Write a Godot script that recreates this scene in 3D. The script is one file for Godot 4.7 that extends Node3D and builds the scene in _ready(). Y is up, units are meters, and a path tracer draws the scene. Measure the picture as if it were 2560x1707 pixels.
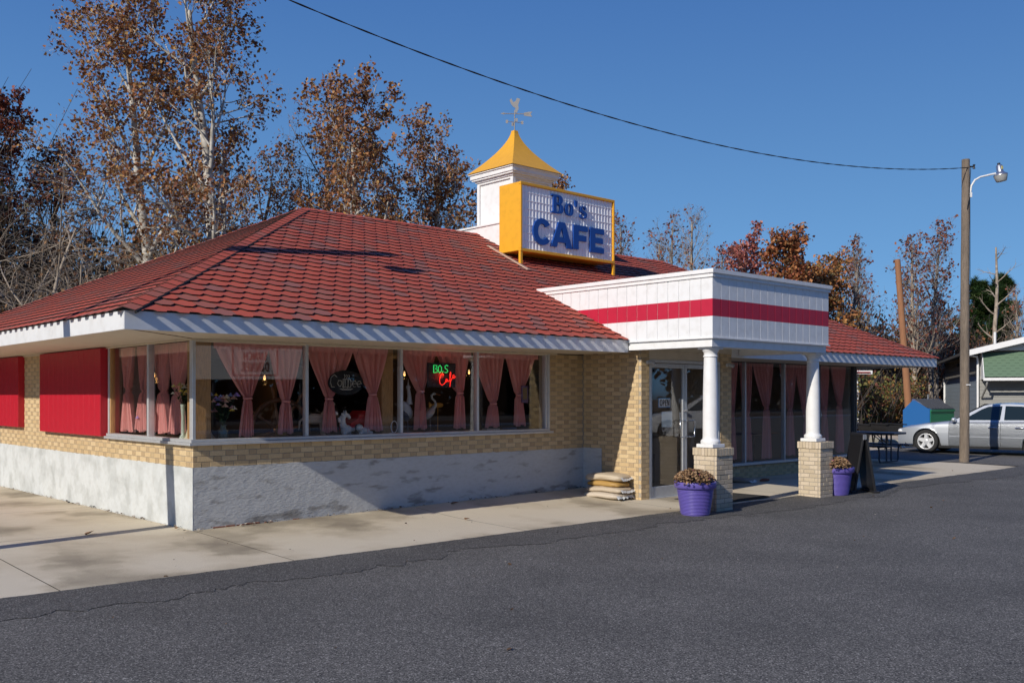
extends Node3D
# A roadside cafe: x runs along the front wall, +z is towards the parking lot, origin at the near bottom corner of the building.

class MB:
	var v := PackedVector3Array()
	var n := PackedVector3Array()
	var c := PackedColorArray()
	var ix := PackedInt32Array()
	var col := Color(1, 1, 1)
	var colored := false

	func vert(p: Vector3, m: Vector3) -> int:
		v.append(p)
		n.append(m)
		if colored:
			c.append(col)
		return v.size() - 1

	func tri(a: Vector3, b: Vector3, d: Vector3) -> void:
		var m := (b - a).cross(d - a)
		if m.length_squared() < 1e-18:
			return
		m = m.normalized()
		var k := vert(a, m)
		vert(b, m)
		vert(d, m)
		ix.append(k)
		ix.append(k + 2)
		ix.append(k + 1)

	func quad(a: Vector3, b: Vector3, d: Vector3, e: Vector3) -> void:
		var m := (d - a).cross(e - b)
		if m.length_squared() < 1e-18:
			return
		m = m.normalized()
		var k := vert(a, m)
		vert(b, m)
		vert(d, m)
		vert(e, m)
		for i in [0, 2, 1, 0, 3, 2]:
			ix.append(k + i)

	func qo(a: Vector3, b: Vector3, d: Vector3, e: Vector3, ctr: Vector3) -> void:
		var m := (d - a).cross(e - b)
		if m.dot((a + b + d + e) * 0.25 - ctr) < 0.0:
			quad(a, e, d, b)
		else:
			quad(a, b, d, e)

	func to(a: Vector3, b: Vector3, d: Vector3, ctr: Vector3) -> void:
		var m := (b - a).cross(d - a)
		if m.dot((a + b + d) / 3.0 - ctr) < 0.0:
			tri(a, d, b)
		else:
			tri(a, b, d)

	func box(ctr: Vector3, size: Vector3, bs := Basis()) -> void:
		var p := []
		for i in 8:
			p.append(ctr + bs * (Vector3((i & 1) - 0.5, ((i >> 1) & 1) - 0.5, ((i >> 2) & 1) - 0.5) * size))
		for f in [[0, 1, 3, 2], [4, 5, 7, 6], [0, 1, 5, 4], [2, 3, 7, 6], [0, 2, 6, 4], [1, 3, 7, 5]]:
			qo(p[f[0]], p[f[1]], p[f[2]], p[f[3]], ctr)

	func bx(a: Vector3, b: Vector3) -> void:
		box((a + b) * 0.5, (b - a).abs())

	func cbox(ctr: Vector3, size: Vector3, bev: float, bs := Basis()) -> void:
		var h := size * 0.5
		var q := h - Vector3(bev, bev, bev)
		var f := func(ax: int, s: Vector3) -> Vector3:
			var r := Vector3(s.x * q.x, s.y * q.y, s.z * q.z)
			r[ax] = s[ax] * h[ax]
			return ctr + bs * r
		for ax in 3:
			var u := (ax + 1) % 3
			var w := (ax + 2) % 3
			for sg in [-1.0, 1.0]:
				var pts := []
				for k in [[-1.0, -1.0], [1.0, -1.0], [1.0, 1.0], [-1.0, 1.0]]:
					var s := Vector3()
					s[ax] = sg
					s[u] = k[0]
					s[w] = k[1]
					pts.append(f.call(ax, s))
				qo(pts[0], pts[1], pts[2], pts[3], ctr)
				for sh in [-1.0, 1.0]:
					var s0 := Vector3()
					s0[ax] = sg
					s0[u] = sh
					s0[w] = -1.0
					var s1 := s0
					s1[w] = 1.0
					qo(f.call(ax, s0), f.call(ax, s1), f.call(u, s1), f.call(u, s0), ctr)
		for i in 8:
			var s := Vector3((i & 1) * 2.0 - 1.0, ((i >> 1) & 1) * 2.0 - 1.0, ((i >> 2) & 1) * 2.0 - 1.0)
			to(f.call(0, s), f.call(1, s), f.call(2, s), ctr)

	func grid(rows: Array, closed := false) -> void:
		var h := rows.size()
		var w: int = rows[0].size()
		var base := v.size()
		for i in h:
			for j in w:
				var a: Vector3 = rows[i][(j + 1) % w if closed else mini(j + 1, w - 1)] - rows[i][(j + w - 1) % w if closed else maxi(j - 1, 0)]
				var b: Vector3 = rows[mini(i + 1, h - 1)][j] - rows[maxi(i - 1, 0)][j]
				var m := a.cross(b)
				vert(rows[i][j], m.normalized() if m.length_squared() > 1e-20 else Vector3.UP)
		for i in h - 1:
			for j in (w if closed else w - 1):
				var a := base + i * w + j
				var b := base + i * w + (j + 1) % w
				for k in [a, b + w, b, a, a + w, b + w]:
					ix.append(k)

	func tube(pts: Array, rad: Array, sides: int, caps := true) -> void:
		var rows := []
		var d0: Vector3 = (pts[1] - pts[0]).normalized()
		var u := d0.cross(Vector3.UP if absf(d0.y) < 0.9 else Vector3.RIGHT).normalized()
		for i in pts.size():
			var d: Vector3 = (pts[mini(i + 1, pts.size() - 1)] - pts[maxi(i - 1, 0)]).normalized()
			u = (u - d * u.dot(d)).normalized()
			var w := d.cross(u)
			var r := PackedVector3Array()
			for k in sides:
				var a := TAU * k / sides
				r.append(pts[i] + (u * cos(a) + w * sin(a)) * rad[i])
			rows.append(r)
		var base := v.size()
		for i in rows.size():
			for k in sides:
				vert(rows[i][k], (rows[i][k] - pts[i]).normalized())
		for i in rows.size() - 1:
			for k in sides:
				var a := base + i * sides + k
				var b := base + i * sides + (k + 1) % sides
				for q in [a, b + sides, b, a, a + sides, b + sides]:
					ix.append(q)
		if caps:
			for e in [0, rows.size() - 1]:
				var dd: Vector3 = (pts[0] - pts[1]) if e == 0 else (pts[e] - pts[e - 1])
				for k in range(1, sides - 1):
					to(rows[e][0], rows[e][k], rows[e][k + 1], pts[e] - dd.normalized())

	func lathe(prof: Array, segs: int, xf := Transform3D(), sharp := false) -> void:
		for i in prof.size() - 1:
			var p: Vector2 = prof[i]
			var q: Vector2 = prof[i + 1]
			if p.distance_to(q) < 1e-6:
				continue
			var t := (q - p).normalized()
			var m0 := Vector2(t.y, -t.x)
			var ma := m0
			var mb := m0
			if not sharp:
				if i > 0 and (prof[i] - prof[i - 1]).length() > 1e-6:
					var ta: Vector2 = (prof[i] - prof[i - 1]).normalized()
					if ta.dot(t) > 0.5:
						ma = (m0 + Vector2(ta.y, -ta.x)).normalized()
				if i < prof.size() - 2 and (prof[i + 2] - prof[i + 1]).length() > 1e-6:
					var tb: Vector2 = (prof[i + 2] - prof[i + 1]).normalized()
					if tb.dot(t) > 0.5:
						mb = (m0 + Vector2(tb.y, -tb.x)).normalized()
			var base := v.size()
			for k in segs + 1:
				var a := TAU * k / segs
				var ca := cos(a)
				var sa := sin(a)
				vert(xf * Vector3(p.x * ca, p.y, p.x * sa), (xf.basis * Vector3(ma.x * ca, ma.y, ma.x * sa)).normalized())
				vert(xf * Vector3(q.x * ca, q.y, q.x * sa), (xf.basis * Vector3(mb.x * ca, mb.y, mb.x * sa)).normalized())
			for k in segs:
				var a := base + k * 2
				for s in [a, a + 2, a + 3, a, a + 3, a + 1]:
					ix.append(s)

	func prism(poly: PackedVector2Array, depth: float, xf: Transform3D) -> void:
		var tris := Geometry2D.triangulate_polygon(poly)
		var ctr2 := Vector2()
		for p in poly:
			ctr2 += p / poly.size()
		var area := 0.0
		for i in poly.size():
			var p := poly[i]
			var q := poly[(i + 1) % poly.size()]
			area += p.cross(q)
		for i in range(0, tris.size(), 3):
			var a := poly[tris[i]]
			var b := poly[tris[i + 1]]
			var d := poly[tris[i + 2]]
			if (b - a).cross(d - a) < 0.0:
				var s := b
				b = d
				d = s
			tri(xf * Vector3(a.x, a.y, depth), xf * Vector3(b.x, b.y, depth), xf * Vector3(d.x, d.y, depth))
			tri(xf * Vector3(a.x, a.y, 0), xf * Vector3(d.x, d.y, 0), xf * Vector3(b.x, b.y, 0))
		for i in poly.size():
			var p := poly[i]
			var q := poly[(i + 1) % poly.size()]
			if area < 0.0:
				var s := p
				p = q
				q = s
			quad(xf * Vector3(p.x, p.y, 0), xf * Vector3(q.x, q.y, 0), xf * Vector3(q.x, q.y, depth), xf * Vector3(p.x, p.y, depth))

	func mesh() -> ArrayMesh:
		var a := []
		a.resize(Mesh.ARRAY_MAX)
		a[Mesh.ARRAY_VERTEX] = v
		a[Mesh.ARRAY_NORMAL] = n
		if colored:
			a[Mesh.ARRAY_COLOR] = c
		a[Mesh.ARRAY_INDEX] = ix
		var m := ArrayMesh.new()
		m.add_surface_from_arrays(Mesh.PRIMITIVE_TRIANGLES, a)
		return m


const EYE := Vector3(-5.026, 1.645, 11.3415)
const COURSE := 0.0685
const LEN_V := 1.286      # how far the vestibule stands forward
const L1 := 6.95          # where the vestibule begins
const EAVE_Z := 1.232
const EAVE_XL := -1.289
const EAVE_XR := 17.9
const EAVE_B := 2.356
const EAVE_T := 2.556
const APEX_L := Vector3(3.99, 5.084, -4.262)
const APEX_R := Vector3(14.353, 5.084, -4.262)
const BACK_Z := -9.756
const SLOPE := 0.46
var mats := {}
var used := {}
var rng := RandomNumberGenerator.new()
var noise := FastNoiseLite.new()


func lin(r: float, g: float, b: float) -> Color:
	return Color(r, g, b).linear_to_srgb()


func mat(key: String, c: Color, rough := 0.8, metal := 0.0) -> StandardMaterial3D:
	if mats.has(key):
		return mats[key]
	var m := StandardMaterial3D.new()
	m.resource_name = key
	m.albedo_color = c
	m.roughness = rough
	m.metallic = metal
	mats[key] = m
	return m


func ntex(sd: int, freq: float, oct: int, stops: Array, px := 512, type := FastNoiseLite.TYPE_SIMPLEX_SMOOTH, warp := 0.0) -> NoiseTexture2D:
	var f := FastNoiseLite.new()
	f.seed = sd
	f.noise_type = type
	f.frequency = freq
	f.fractal_octaves = oct
	if type == FastNoiseLite.TYPE_CELLULAR:
		f.cellular_return_type = FastNoiseLite.RETURN_CELL_VALUE
	if warp > 0.0:
		f.domain_warp_enabled = true
		f.domain_warp_amplitude = warp
	var t := NoiseTexture2D.new()
	t.width = px
	t.height = px
	t.seamless = true
	t.noise = f
	if stops.size():
		var g := Gradient.new()
		var off := PackedFloat32Array()
		var cs := PackedColorArray()
		for s in stops:
			off.append(s[0])
			cs.append(s[1])
		g.offsets = off
		g.colors = cs
		t.color_ramp = g
	return t


func grey(x: float) -> Color:
	return lin(x, x, x)


# a base texture and a coarser one multiplied over it, both laid in world space
func textured(key: String, c: Color, rough: float, base: Texture2D, scale1: float, coarse: Texture2D = null, scale2 := 0.3, bump: Texture2D = null, bump_cm := 0.0, world := true) -> StandardMaterial3D:
	var m := mat(key, c, rough)
	m.albedo_texture = base
	m.uv1_triplanar = true
	m.uv1_world_triplanar = world
	m.uv1_scale = Vector3.ONE * scale1
	if coarse:
		m.detail_enabled = true
		m.detail_albedo = coarse
		m.detail_blend_mode = BaseMaterial3D.BLEND_MODE_MUL
		m.detail_uv_layer = BaseMaterial3D.DETAIL_UV_2
		m.uv2_triplanar = true
		m.uv2_world_triplanar = world
		m.uv2_scale = Vector3.ONE * scale2
	if bump:
		m.heightmap_enabled = true
		m.heightmap_texture = bump
		m.heightmap_scale = bump_cm
	return m


func numbered(nm: String) -> String:
	used[nm] = used.get(nm, -1) + 1
	return nm if used[nm] == 0 else "%s_%03d" % [nm, used[nm]]


func tag(o: Node3D, label := "", category := "", group := "", kind := "") -> Node3D:
	if label:
		o.set_meta("label", label)
	if category:
		o.set_meta("category", category)
	if group:
		o.set_meta("group", group)
	if kind:
		o.set_meta("kind", kind)
	return o


func thing(nm: String, label: String, category: String, at := Vector3.ZERO, turn := 0.0, group := "") -> Node3D:
	var o := Node3D.new()
	o.name = numbered(nm)
	add_child(o)
	o.position = at
	o.rotation.y = turn
	tag(o, label, category, group)
	return o


func part(nm: String, m, material: Material, parent: Node3D, xf := Transform3D()) -> MeshInstance3D:
	var o := MeshInstance3D.new()
	o.name = nm
	o.mesh = m.mesh() if m is MB else m
	o.material_override = material
	o.transform = xf
	parent.add_child(o, true)
	return o


func solo(nm: String, m, material: Material, label: String, category: String, group := "", at := Vector3.ZERO, turn := 0.0) -> MeshInstance3D:
	var o := part(numbered(nm), m, material, self)
	o.position = at
	o.rotation.y = turn
	tag(o, label, category, group)
	return o


func struct(nm: String, m, material: Material) -> MeshInstance3D:
	var o := part(numbered(nm), m, material, self)
	o.set_meta("kind", "structure")
	return o


func many(nm: String, m: Mesh, material: Material, where: Array, tints: Array, parent: Node3D) -> MultiMeshInstance3D:
	var mm := MultiMesh.new()
	mm.transform_format = MultiMesh.TRANSFORM_3D
	mm.use_colors = tints.size() > 0
	mm.mesh = m
	mm.instance_count = where.size()
	for i in where.size():
		mm.set_instance_transform(i, where[i])
		if tints.size():
			mm.set_instance_color(i, tints[i])
	var o := MultiMeshInstance3D.new()
	o.name = nm
	o.multimesh = mm
	o.material_override = material
	parent.add_child(o, true)
	return o


func ground_y(x: float, z: float) -> float:
	var rise := 0.085 * clampf(x / 7.0, 0.0, 1.0) - 0.115 * smoothstep(7.4, 10.5, x)
	rise *= 1.0 - smoothstep(0.0, 1.2, z)
	var y := rise - 0.022 * clampf(z, 0.0, 3.0)
	y -= 0.0045 * clampf(-z, 0.0, 9.0) * (1.0 - smoothstep(-0.5, 2.0, x))
	return y * (1.0 - smoothstep(17.5, 22.0, x))


func rnd(a: float, b: float) -> float:
	return rng.randf_range(a, b)


func _ready() -> void:
	rng.seed = 7
	noise.seed = 3
	noise.frequency = 1.0
	# camera: a level lens shifted upwards, as the photograph's upright walls show
	var cam := Camera3D.new()
	cam.name = "camera"
	cam.projection = Camera3D.PROJECTION_FRUSTUM
	cam.near = 0.1
	cam.far = 900.0
	cam.size = 0.1 * 1707.0 / 2400.2
	cam.frustum_offset = Vector2(0, 0.1 * 137.4 / 2400.2)
	cam.position = EYE
	cam.rotation.y = -0.7385
	add_child(cam)
	cam.current = true
	# sky
	var env := Environment.new()
	env.background_mode = Environment.BG_SKY
	var sky := Sky.new()
	var sm := ProceduralSkyMaterial.new()
	sm.sky_top_color = lin(0.014, 0.068, 0.28)
	sm.sky_horizon_color = lin(0.185, 0.415, 0.70)
	sm.sky_curve = 0.20
	sm.ground_horizon_color = lin(0.12, 0.12, 0.12)
	sm.ground_bottom_color = lin(0.08, 0.08, 0.08)
	sm.sun_angle_max = 8.0
	sky.sky_material = sm
	env.sky = sky
	env.tonemap_mode = Environment.TONE_MAPPER_LINEAR
	env.tonemap_exposure = 1.22
	env.sdfgi_enabled = true
	env.ssao_enabled = true
	env.ssil_enabled = true
	var we := WorldEnvironment.new()
	we.name = "world_environment"
	we.environment = env
	add_child(we)
	# low morning sun from beyond the side wall, grazing the front
	var sun := DirectionalLight3D.new()
	sun.name = "sun"
	sun.light_energy = 1.08
	sun.light_color = Color(1.0, 0.97, 0.92)
	sun.light_angular_distance = 0.5
	sun.shadow_enabled = true
	add_child(sun)
	sun.look_at_from_position(Vector3.ZERO, Vector3(1.0, -0.57, -0.155))
	materials()
	grounds()
	cafe()
	portico()
	rooftop()
	window_things()
	entrance_things()
	right_side()
	poles()
	behind_camera()
	vegetation()


func materials() -> void:
	var fine := ntex(11, 0.22, 3, [[0.0, grey(0.16)], [0.40, grey(0.40)], [0.55, grey(0.60)], [0.68, grey(0.92)], [0.80, lin(1, 0.98, 0.94)]], 1024)
	var blotch := ntex(12, 0.008, 4, [[0.0, grey(0.74)], [0.45, grey(0.90)], [0.7, grey(1.0)]], 512, FastNoiseLite.TYPE_SIMPLEX_SMOOTH, 18.0)
	var grit := ntex(13, 0.35, 2, [], 512)
	# crushed stone in tar: every stone its own tone
	var stones = PackedByteArray()
	stones.resize(1024 * 1024)
	var sr = RandomNumberGenerator.new()
	sr.seed = 41
	for i in stones.size():
		var k = sr.randi() % 256
		stones[i] = 70 + k / 3 + (75 if k > 243 else 0) - (45 if k < 34 else 0)
	var stone_tex = ImageTexture.create_from_image(Image.create_from_data(1024, 1024, false, Image.FORMAT_L8, stones))
	textured("asphalt", lin(0.70, 0.66, 0.595), 0.9, stone_tex, 0.15, blotch, 0.11, grit, 0.10)
	textured("sealed_asphalt", lin(0.56, 0.53, 0.485), 0.88, stone_tex, 0.15, blotch, 0.17)
	var speck := ntex(14, 0.14, 4, [[0.0, grey(0.60)], [0.42, grey(0.88)], [0.7, grey(1.0)]], 1024)
	var stain := ntex(15, 0.007, 5, [[0.0, lin(0.36, 0.34, 0.32)], [0.28, lin(0.66, 0.64, 0.60)], [0.45, lin(0.90, 0.88, 0.85)], [0.65, lin(1, 1, 1)]], 512, FastNoiseLite.TYPE_SIMPLEX_SMOOTH, 30.0)
	textured("concrete", lin(0.67, 0.59, 0.45), 0.92, speck, 0.6, stain, 0.13, grit, 0.12)
	textured("rear_concrete", lin(0.60, 0.51, 0.40), 0.92, speck, 0.6, stain, 0.1)
	var litter := ntex(16, 0.05, 4, [[0.0, lin(0.05, 0.035, 0.02)], [0.5, lin(0.17, 0.11, 0.055)], [1.0, lin(0.30, 0.21, 0.11)]], 512)
	textured("leaf_litter", Color(1, 1, 1), 1.0, litter, 0.4)
	var paint := ntex(17, 0.012, 5, [[0.0, lin(0.72, 0.72, 0.71)], [0.35, lin(0.88, 0.88, 0.87)], [0.6, lin(1, 1, 1)]], 512, FastNoiseLite.TYPE_SIMPLEX_SMOOTH, 25.0)
	var fur := ntex(18, 0.03, 4, [], 512)
	var drip := ntex(19, 0.02, 4, [[0.0, lin(0.90, 0.89, 0.875)], [0.35, lin(0.97, 0.966, 0.96)], [0.6, lin(1, 1, 1)]], 512)
	textured("whitewash", lin(0.60, 0.62, 0.61), 0.85, drip, 0.5, paint, 0.31, fur, 0.5)
	# front parging: same paint, worn thin and grimy in streaks
	var worn := ntex(20, 0.010, 5, [[0.0, lin(0.42, 0.39, 0.36)], [0.22, lin(0.62, 0.60, 0.58)], [0.36, lin(0.94, 0.94, 0.94)], [1.0, lin(1, 1, 1)]], 512, FastNoiseLite.TYPE_SIMPLEX_SMOOTH, 20.0)
	var pg := textured("worn_whitewash", lin(0.56, 0.57, 0.565), 0.9, drip, 0.9, worn, 0.27, fur, 0.30)
	pg.uv1_scale = Vector3(0.7, 1.9, 0.7)
	pg.uv2_scale = Vector3(0.22, 0.75, 0.22)
	textured("mortar", lin(0.42, 0.36, 0.28), 0.95, speck, 1.5)
	var bt := ntex(21, 0.06, 4, [[0.0, grey(0.82)], [1.0, grey(1.0)]], 256)
	for q in [["brick_tan_a", lin(0.66, 0.485, 0.265)], ["brick_tan_b", lin(0.62, 0.45, 0.24)], ["brick_tan_c", lin(0.70, 0.525, 0.295)], ["brick_brown_a", lin(0.50, 0.36, 0.20)], ["brick_brown_b", lin(0.545, 0.40, 0.225)],
			["pier_brick_a", lin(0.62, 0.51, 0.36)], ["pier_brick_b", lin(0.57, 0.465, 0.325)], ["pier_brick_c", lin(0.67, 0.555, 0.41)]]:
		textured(q[0], q[1], 0.62, bt, 2.0)
	textured("brick_mass", Color(1, 1, 1), 0.62, bt, 2.0).vertex_color_use_as_albedo = true
	var gran := ntex(22, 0.3, 3, [[0.0, grey(0.70)], [0.5, grey(0.93)], [0.9, grey(1.0)]], 512)
	var fade := ntex(23, 0.012, 3, [[0.0, grey(0.88)], [1.0, grey(1.0)]], 256)
	textured("shingle", Color(1, 1, 1), 0.88, gran, 1.1, fade, 0.2).vertex_color_use_as_albedo = true
	mat("roof_felt", lin(0.012, 0.012, 0.013), 0.9)
	textured("white_paint", lin(0.80, 0.80, 0.795), 0.5, drip, 0.45)
	textured("fascia_metal", lin(0.78, 0.79, 0.80), 0.35, drip, 0.35)
	textured("soffit_vinyl", lin(0.66, 0.57, 0.43), 0.6, drip, 0.4)
	textured("painted_siding", Color(1, 1, 1), 0.5, drip, 0.5).vertex_color_use_as_albedo = true
	var al := textured("aluminium", lin(0.62, 0.63, 0.64), 0.42, drip, 0.8)
	al.metallic = 0.5
	mat("dark_metal", lin(0.10, 0.105, 0.11), 0.45, 0.5)
	var glass := mat("window_glass", Color(0.10, 0.12, 0.115, 0.012), 0.012)
	glass.transparency = BaseMaterial3D.TRANSPARENCY_ALPHA
	textured("red_panel", lin(0.46, 0.010, 0.026), 0.42, drip, 0.7)
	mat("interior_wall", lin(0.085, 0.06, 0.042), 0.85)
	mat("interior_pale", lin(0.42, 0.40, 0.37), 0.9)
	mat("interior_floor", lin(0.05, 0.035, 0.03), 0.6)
	var grain := ntex(24, 0.02, 4, [[0.0, grey(0.55)], [0.5, grey(0.88)], [1.0, grey(1.0)]], 512)
	var wood := textured("post_wood", lin(0.50, 0.28, 0.11), 0.6, grain, 1.0)
	wood.uv1_scale = Vector3(5.0, 0.6, 5.0)
	var polew := textured("pole_wood", lin(0.27, 0.215, 0.165), 0.95, grain, 1.0, blotch, 0.2, fur, 1.5)
	polew.uv1_scale = Vector3(4.5, 0.22, 4.5)
	var redw := textured("red_pole_wood", lin(0.36, 0.17, 0.085), 0.95, grain, 1.0)
	redw.uv1_scale = Vector3(3.5, 0.2, 3.5)
	textured("sign_yellow", lin(0.80, 0.40, 0.022), 0.42, drip, 0.5)
	mat("sign_white", lin(0.86, 0.86, 0.87), 0.45)
	mat("sign_blue", lin(0.010, 0.065, 0.30), 0.4)
	var cur := mat("curtain_pink", lin(0.85, 0.355, 0.325), 0.9)
	cur.backlight_enabled = true
	cur.backlight = lin(0.35, 0.35, 0.35)
	cur.rim_enabled = true
	cur.rim = 0.2
	mat("black_plastic", lin(0.018, 0.018, 0.02), 0.35)
	mat("black_matte", lin(0.015, 0.015, 0.016), 0.85)
	mat("dark_green", lin(0.018, 0.05, 0.018), 0.8)
	mat("purple_plastic", lin(0.135, 0.105, 0.40), 0.38)
	mat("soil", lin(0.05, 0.035, 0.025), 1.0)
	mat("white_gloss", lin(0.75, 0.75, 0.74), 0.4)
	mat("rubber", lin(0.02, 0.02, 0.021), 0.8)
	mat("chrome", lin(0.72, 0.72, 0.73), 0.18, 1.0)
	mat("galvanised", lin(0.55, 0.56, 0.58), 0.35, 0.9)


func cam_size(p: Vector3, nrm: Vector3) -> float:
	var d := EYE - p
	return maxf(0.0, d.normalized().dot(nrm)) / d.length_squared()


# a sheet that follows the ground, lifted by UP; edge_z(x) gives its front or back edge
func sheet(x0: float, x1: float, z0: float, z1: float, step: float, up: float, lip := 0.0, ragged := 0.0) -> MB:
	var m = MB.new()
	var nx = maxi(1, int(ceil((x1 - x0) / step)))
	var nz = maxi(1, int(ceil((z1 - z0) / step)))
	var rows = []
	for i in nz + 1:
		var r = PackedVector3Array()
		for j in nx + 1:
			var x = lerpf(x0, x1, float(j) / nx)
			var z = lerpf(z0, z1, float(i) / nz)
			if i == 0 and ragged > 0.0:
				z += ragged * (noise.get_noise_2d(x * 1.3, 5.0) + 0.5 * noise.get_noise_2d(x * 5.0, 9.0))
			r.append(Vector3(x, ground_y(x, z) + up, z))
		rows.append(r)
	rows.reverse()
	m.grid(rows)
	if lip > 0.0:
		var e: PackedVector3Array = rows[rows.size() - 1]
		for j in e.size() - 1:
			m.quad(e[j] - Vector3(0, lip, 0), e[j], e[j + 1], e[j + 1] - Vector3(0, lip, 0))
	return m


func grounds() -> void:
	var g = MB.new()
	g.quad(Vector3(-420, -0.16, 420), Vector3(420, -0.16, 420), Vector3(420, -0.16, -420), Vector3(-420, -0.16, -420))
	struct("ground", g, mats.leaf_litter)
	var lot = sheet(-8.0, 19.4, 2.545, 4.6, 0.06, 0.012, 0.02, 0.028)
	var lot_node = struct("parking_lot", lot, mats.asphalt)
	part("asphalt_apron", sheet(-60.0, -8.0, 2.545, 30.0, 2.0, 0.012), mats.asphalt, lot_node)
	part("asphalt_apron", sheet(-8.0, 19.4, 4.6, 30.0, 0.8, 0.012), mats.asphalt, lot_node)
	part("asphalt_apron", sheet(19.4, 70.0, -2.9, 30.0, 0.8, 0.012, 0.02), mats.asphalt, lot_node)
	# a strip of newer sealer along the walk, worn to a ragged outer edge
	var seal = MB.new()
	var srow = []
	for i in 13:
		var r = PackedVector3Array()
		for j in 461:
			var x = -8.0 + 27.4 * j / 460.0
			var z0 = 2.545 + 0.028 * (noise.get_noise_2d(x * 1.3, 5.0) + 0.5 * noise.get_noise_2d(x * 5.0, 9.0)) + 0.004
			var z1 = 3.35 + 0.45 * noise.get_noise_2d(x * 0.35, 21.0) + 0.22 * noise.get_noise_2d(x * 1.9, 31.0) + 0.10 * noise.get_noise_2d(x * 8.0, 41.0)
			var z = lerpf(z0, z1, i / 12.0)
			r.append(Vector3(x, ground_y(x, z) + 0.0165, z))
		srow.append(r)
	srow.reverse()
	seal.grid(srow)
	part("sealed_strip", seal, mats.sealed_asphalt, lot_node)
	# concrete walk round the building, slab by slab
	var walk = Node3D.new()
	walk.name = "sidewalk"
	walk.set_meta("kind", "structure")
	add_child(walk)
	var xs = [-8.0, -4.6, -2.3, 0.0, 3.3, 6.6, 9.7, 12.9, 16.2, 19.4]
	for i in xs.size() - 1:
		if xs[i] < 0.0:
			part("slab", sheet(xs[i] + 0.005, xs[i + 1] - 0.005, -0.6, 2.75, 0.2, 0.0), mats.concrete, walk)
			part("slab", sheet(xs[i] + 0.005, xs[i + 1] - 0.005, -3.6, -0.612, 0.3, 0.0), mats.concrete, walk)
			part("slab", sheet(xs[i] + 0.005, xs[i + 1] - 0.005, -12.0, -3.612, 0.5, 0.0), mats.concrete, walk)
		else:
			part("slab", sheet(xs[i] + 0.005, xs[i + 1] - 0.005, -0.15 if xs[i] < 16.0 else -2.9, 2.75, 0.2, 0.0), mats.concrete, walk)
	part("joint_bed", sheet(-8.0, 19.4, -12.0, 2.75, 0.4, -0.022), mats.soil, walk)
	struct("rear_pavement", sheet(16.4, 34.0, -11.0, -2.9, 0.8, 0.0), mats.rear_concrete)
	# bits of blown leaf and grit
	var where = []
	var tint = []
	for i in 620:
		var x = rnd(-4.0, 18.0)
		var z = rnd(0.15, 7.5)
		if i > 260 and i < 470:
			x = -0.02 - 0.10 * pow(rng.randf(), 2.0)
			z = rnd(-8.3, 0.05)
		elif i >= 470 or rng.randf() < 0.35:
			x = rnd(0.0, 6.9)
			z = 0.012 + 0.09 * pow(rng.randf(), 2.0)
		var s = rnd(0.008, 0.022) if rng.randf() < 0.85 else rnd(0.03, 0.05)
		where.append(Transform3D(Basis.from_euler(Vector3(rnd(-0.5, 0.5), rnd(0, TAU), rnd(-0.5, 0.5))).scaled(Vector3.ONE * s), Vector3(x, ground_y(x, z) + 0.018, z)))
		tint.append([Color(0.22, 0.12, 0.05), Color(0.12, 0.07, 0.035), Color(0.45, 0.40, 0.33), Color(0.04, 0.035, 0.03)][rng.randi() % 4])
	var o = many("leaf_litter", leaf_mesh(), leaf_mat(), where, tint, self)
	tag(o, "fallen leaf scraps and grit scattered over the pavement", "leaves", "", "stuff")
	# a few larger dry leaves one can pick out
	var lm = leaf_mesh()
	for q in [[3.25, 1.35, 0.09, "curled brown leaf lying on the sunlit concrete walk"], [3.95, 0.22, 0.12, "dry brown leaf standing in the shade against the painted wall"], [-1.05, -0.5, 0.13, "dark clump of leaf on the concrete by the pole shadow"]]:
		var l = solo("dry_leaf", lm, mats.brown_leaf if mats.has("brown_leaf") else mat("brown_leaf", lin(0.26, 0.13, 0.06), 0.9), q[3], "leaf", "", Vector3(q[0], ground_y(q[0], q[1]) + 0.02, q[1]))
		l.transform.basis = Basis.from_euler(Vector3(0.3, q[0], 0.2)).scaled(Vector3.ONE * q[2])


func lay(list: Array, o: Vector3, u: Vector3, nrm: Vector3, length: float, y0: float, y1: float, holes: Array, phase := 0.0) -> void:
	var r = 0
	var y = y0
	while y + COURSE * 0.5 < y1:
		var hgt = minf(COURSE, y1 - y) - 0.007
		var p = -0.4 - phase + (0.1595 if r % 2 else 0.0)
		var k = 0
		while p < length:
			var w = 0.212 if k % 2 == 0 else 0.107
			var spans = [[maxf(p, 0.0), minf(p + w, length)]]
			for h in holes:
				if y + COURSE * 0.5 > h[1] and y + COURSE * 0.5 < h[3]:
					var nxt = []
					for s in spans:
						if h[0] > s[0]:
							nxt.append([s[0], minf(s[1], h[0])])
						if h[2] < s[1]:
							nxt.append([maxf(s[0], h[2]), s[1]])
					spans = nxt
			for s in spans:
				if s[1] - s[0] > 0.03:
					var c = o + u * ((s[0] + s[1]) * 0.5) + Vector3(0, y + 0.0035 + hgt * 0.5, 0) - nrm * 0.025
					list.append({"c": c, "w": s[1] - s[0] - 0.007, "h": hgt, "u": u, "n": nrm, "head": k % 2 == 1 and w < 0.15, "size": cam_size(c, nrm) * (s[1] - s[0])})
			p += w
			k += 1
		y += COURSE
		r += 1


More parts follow.
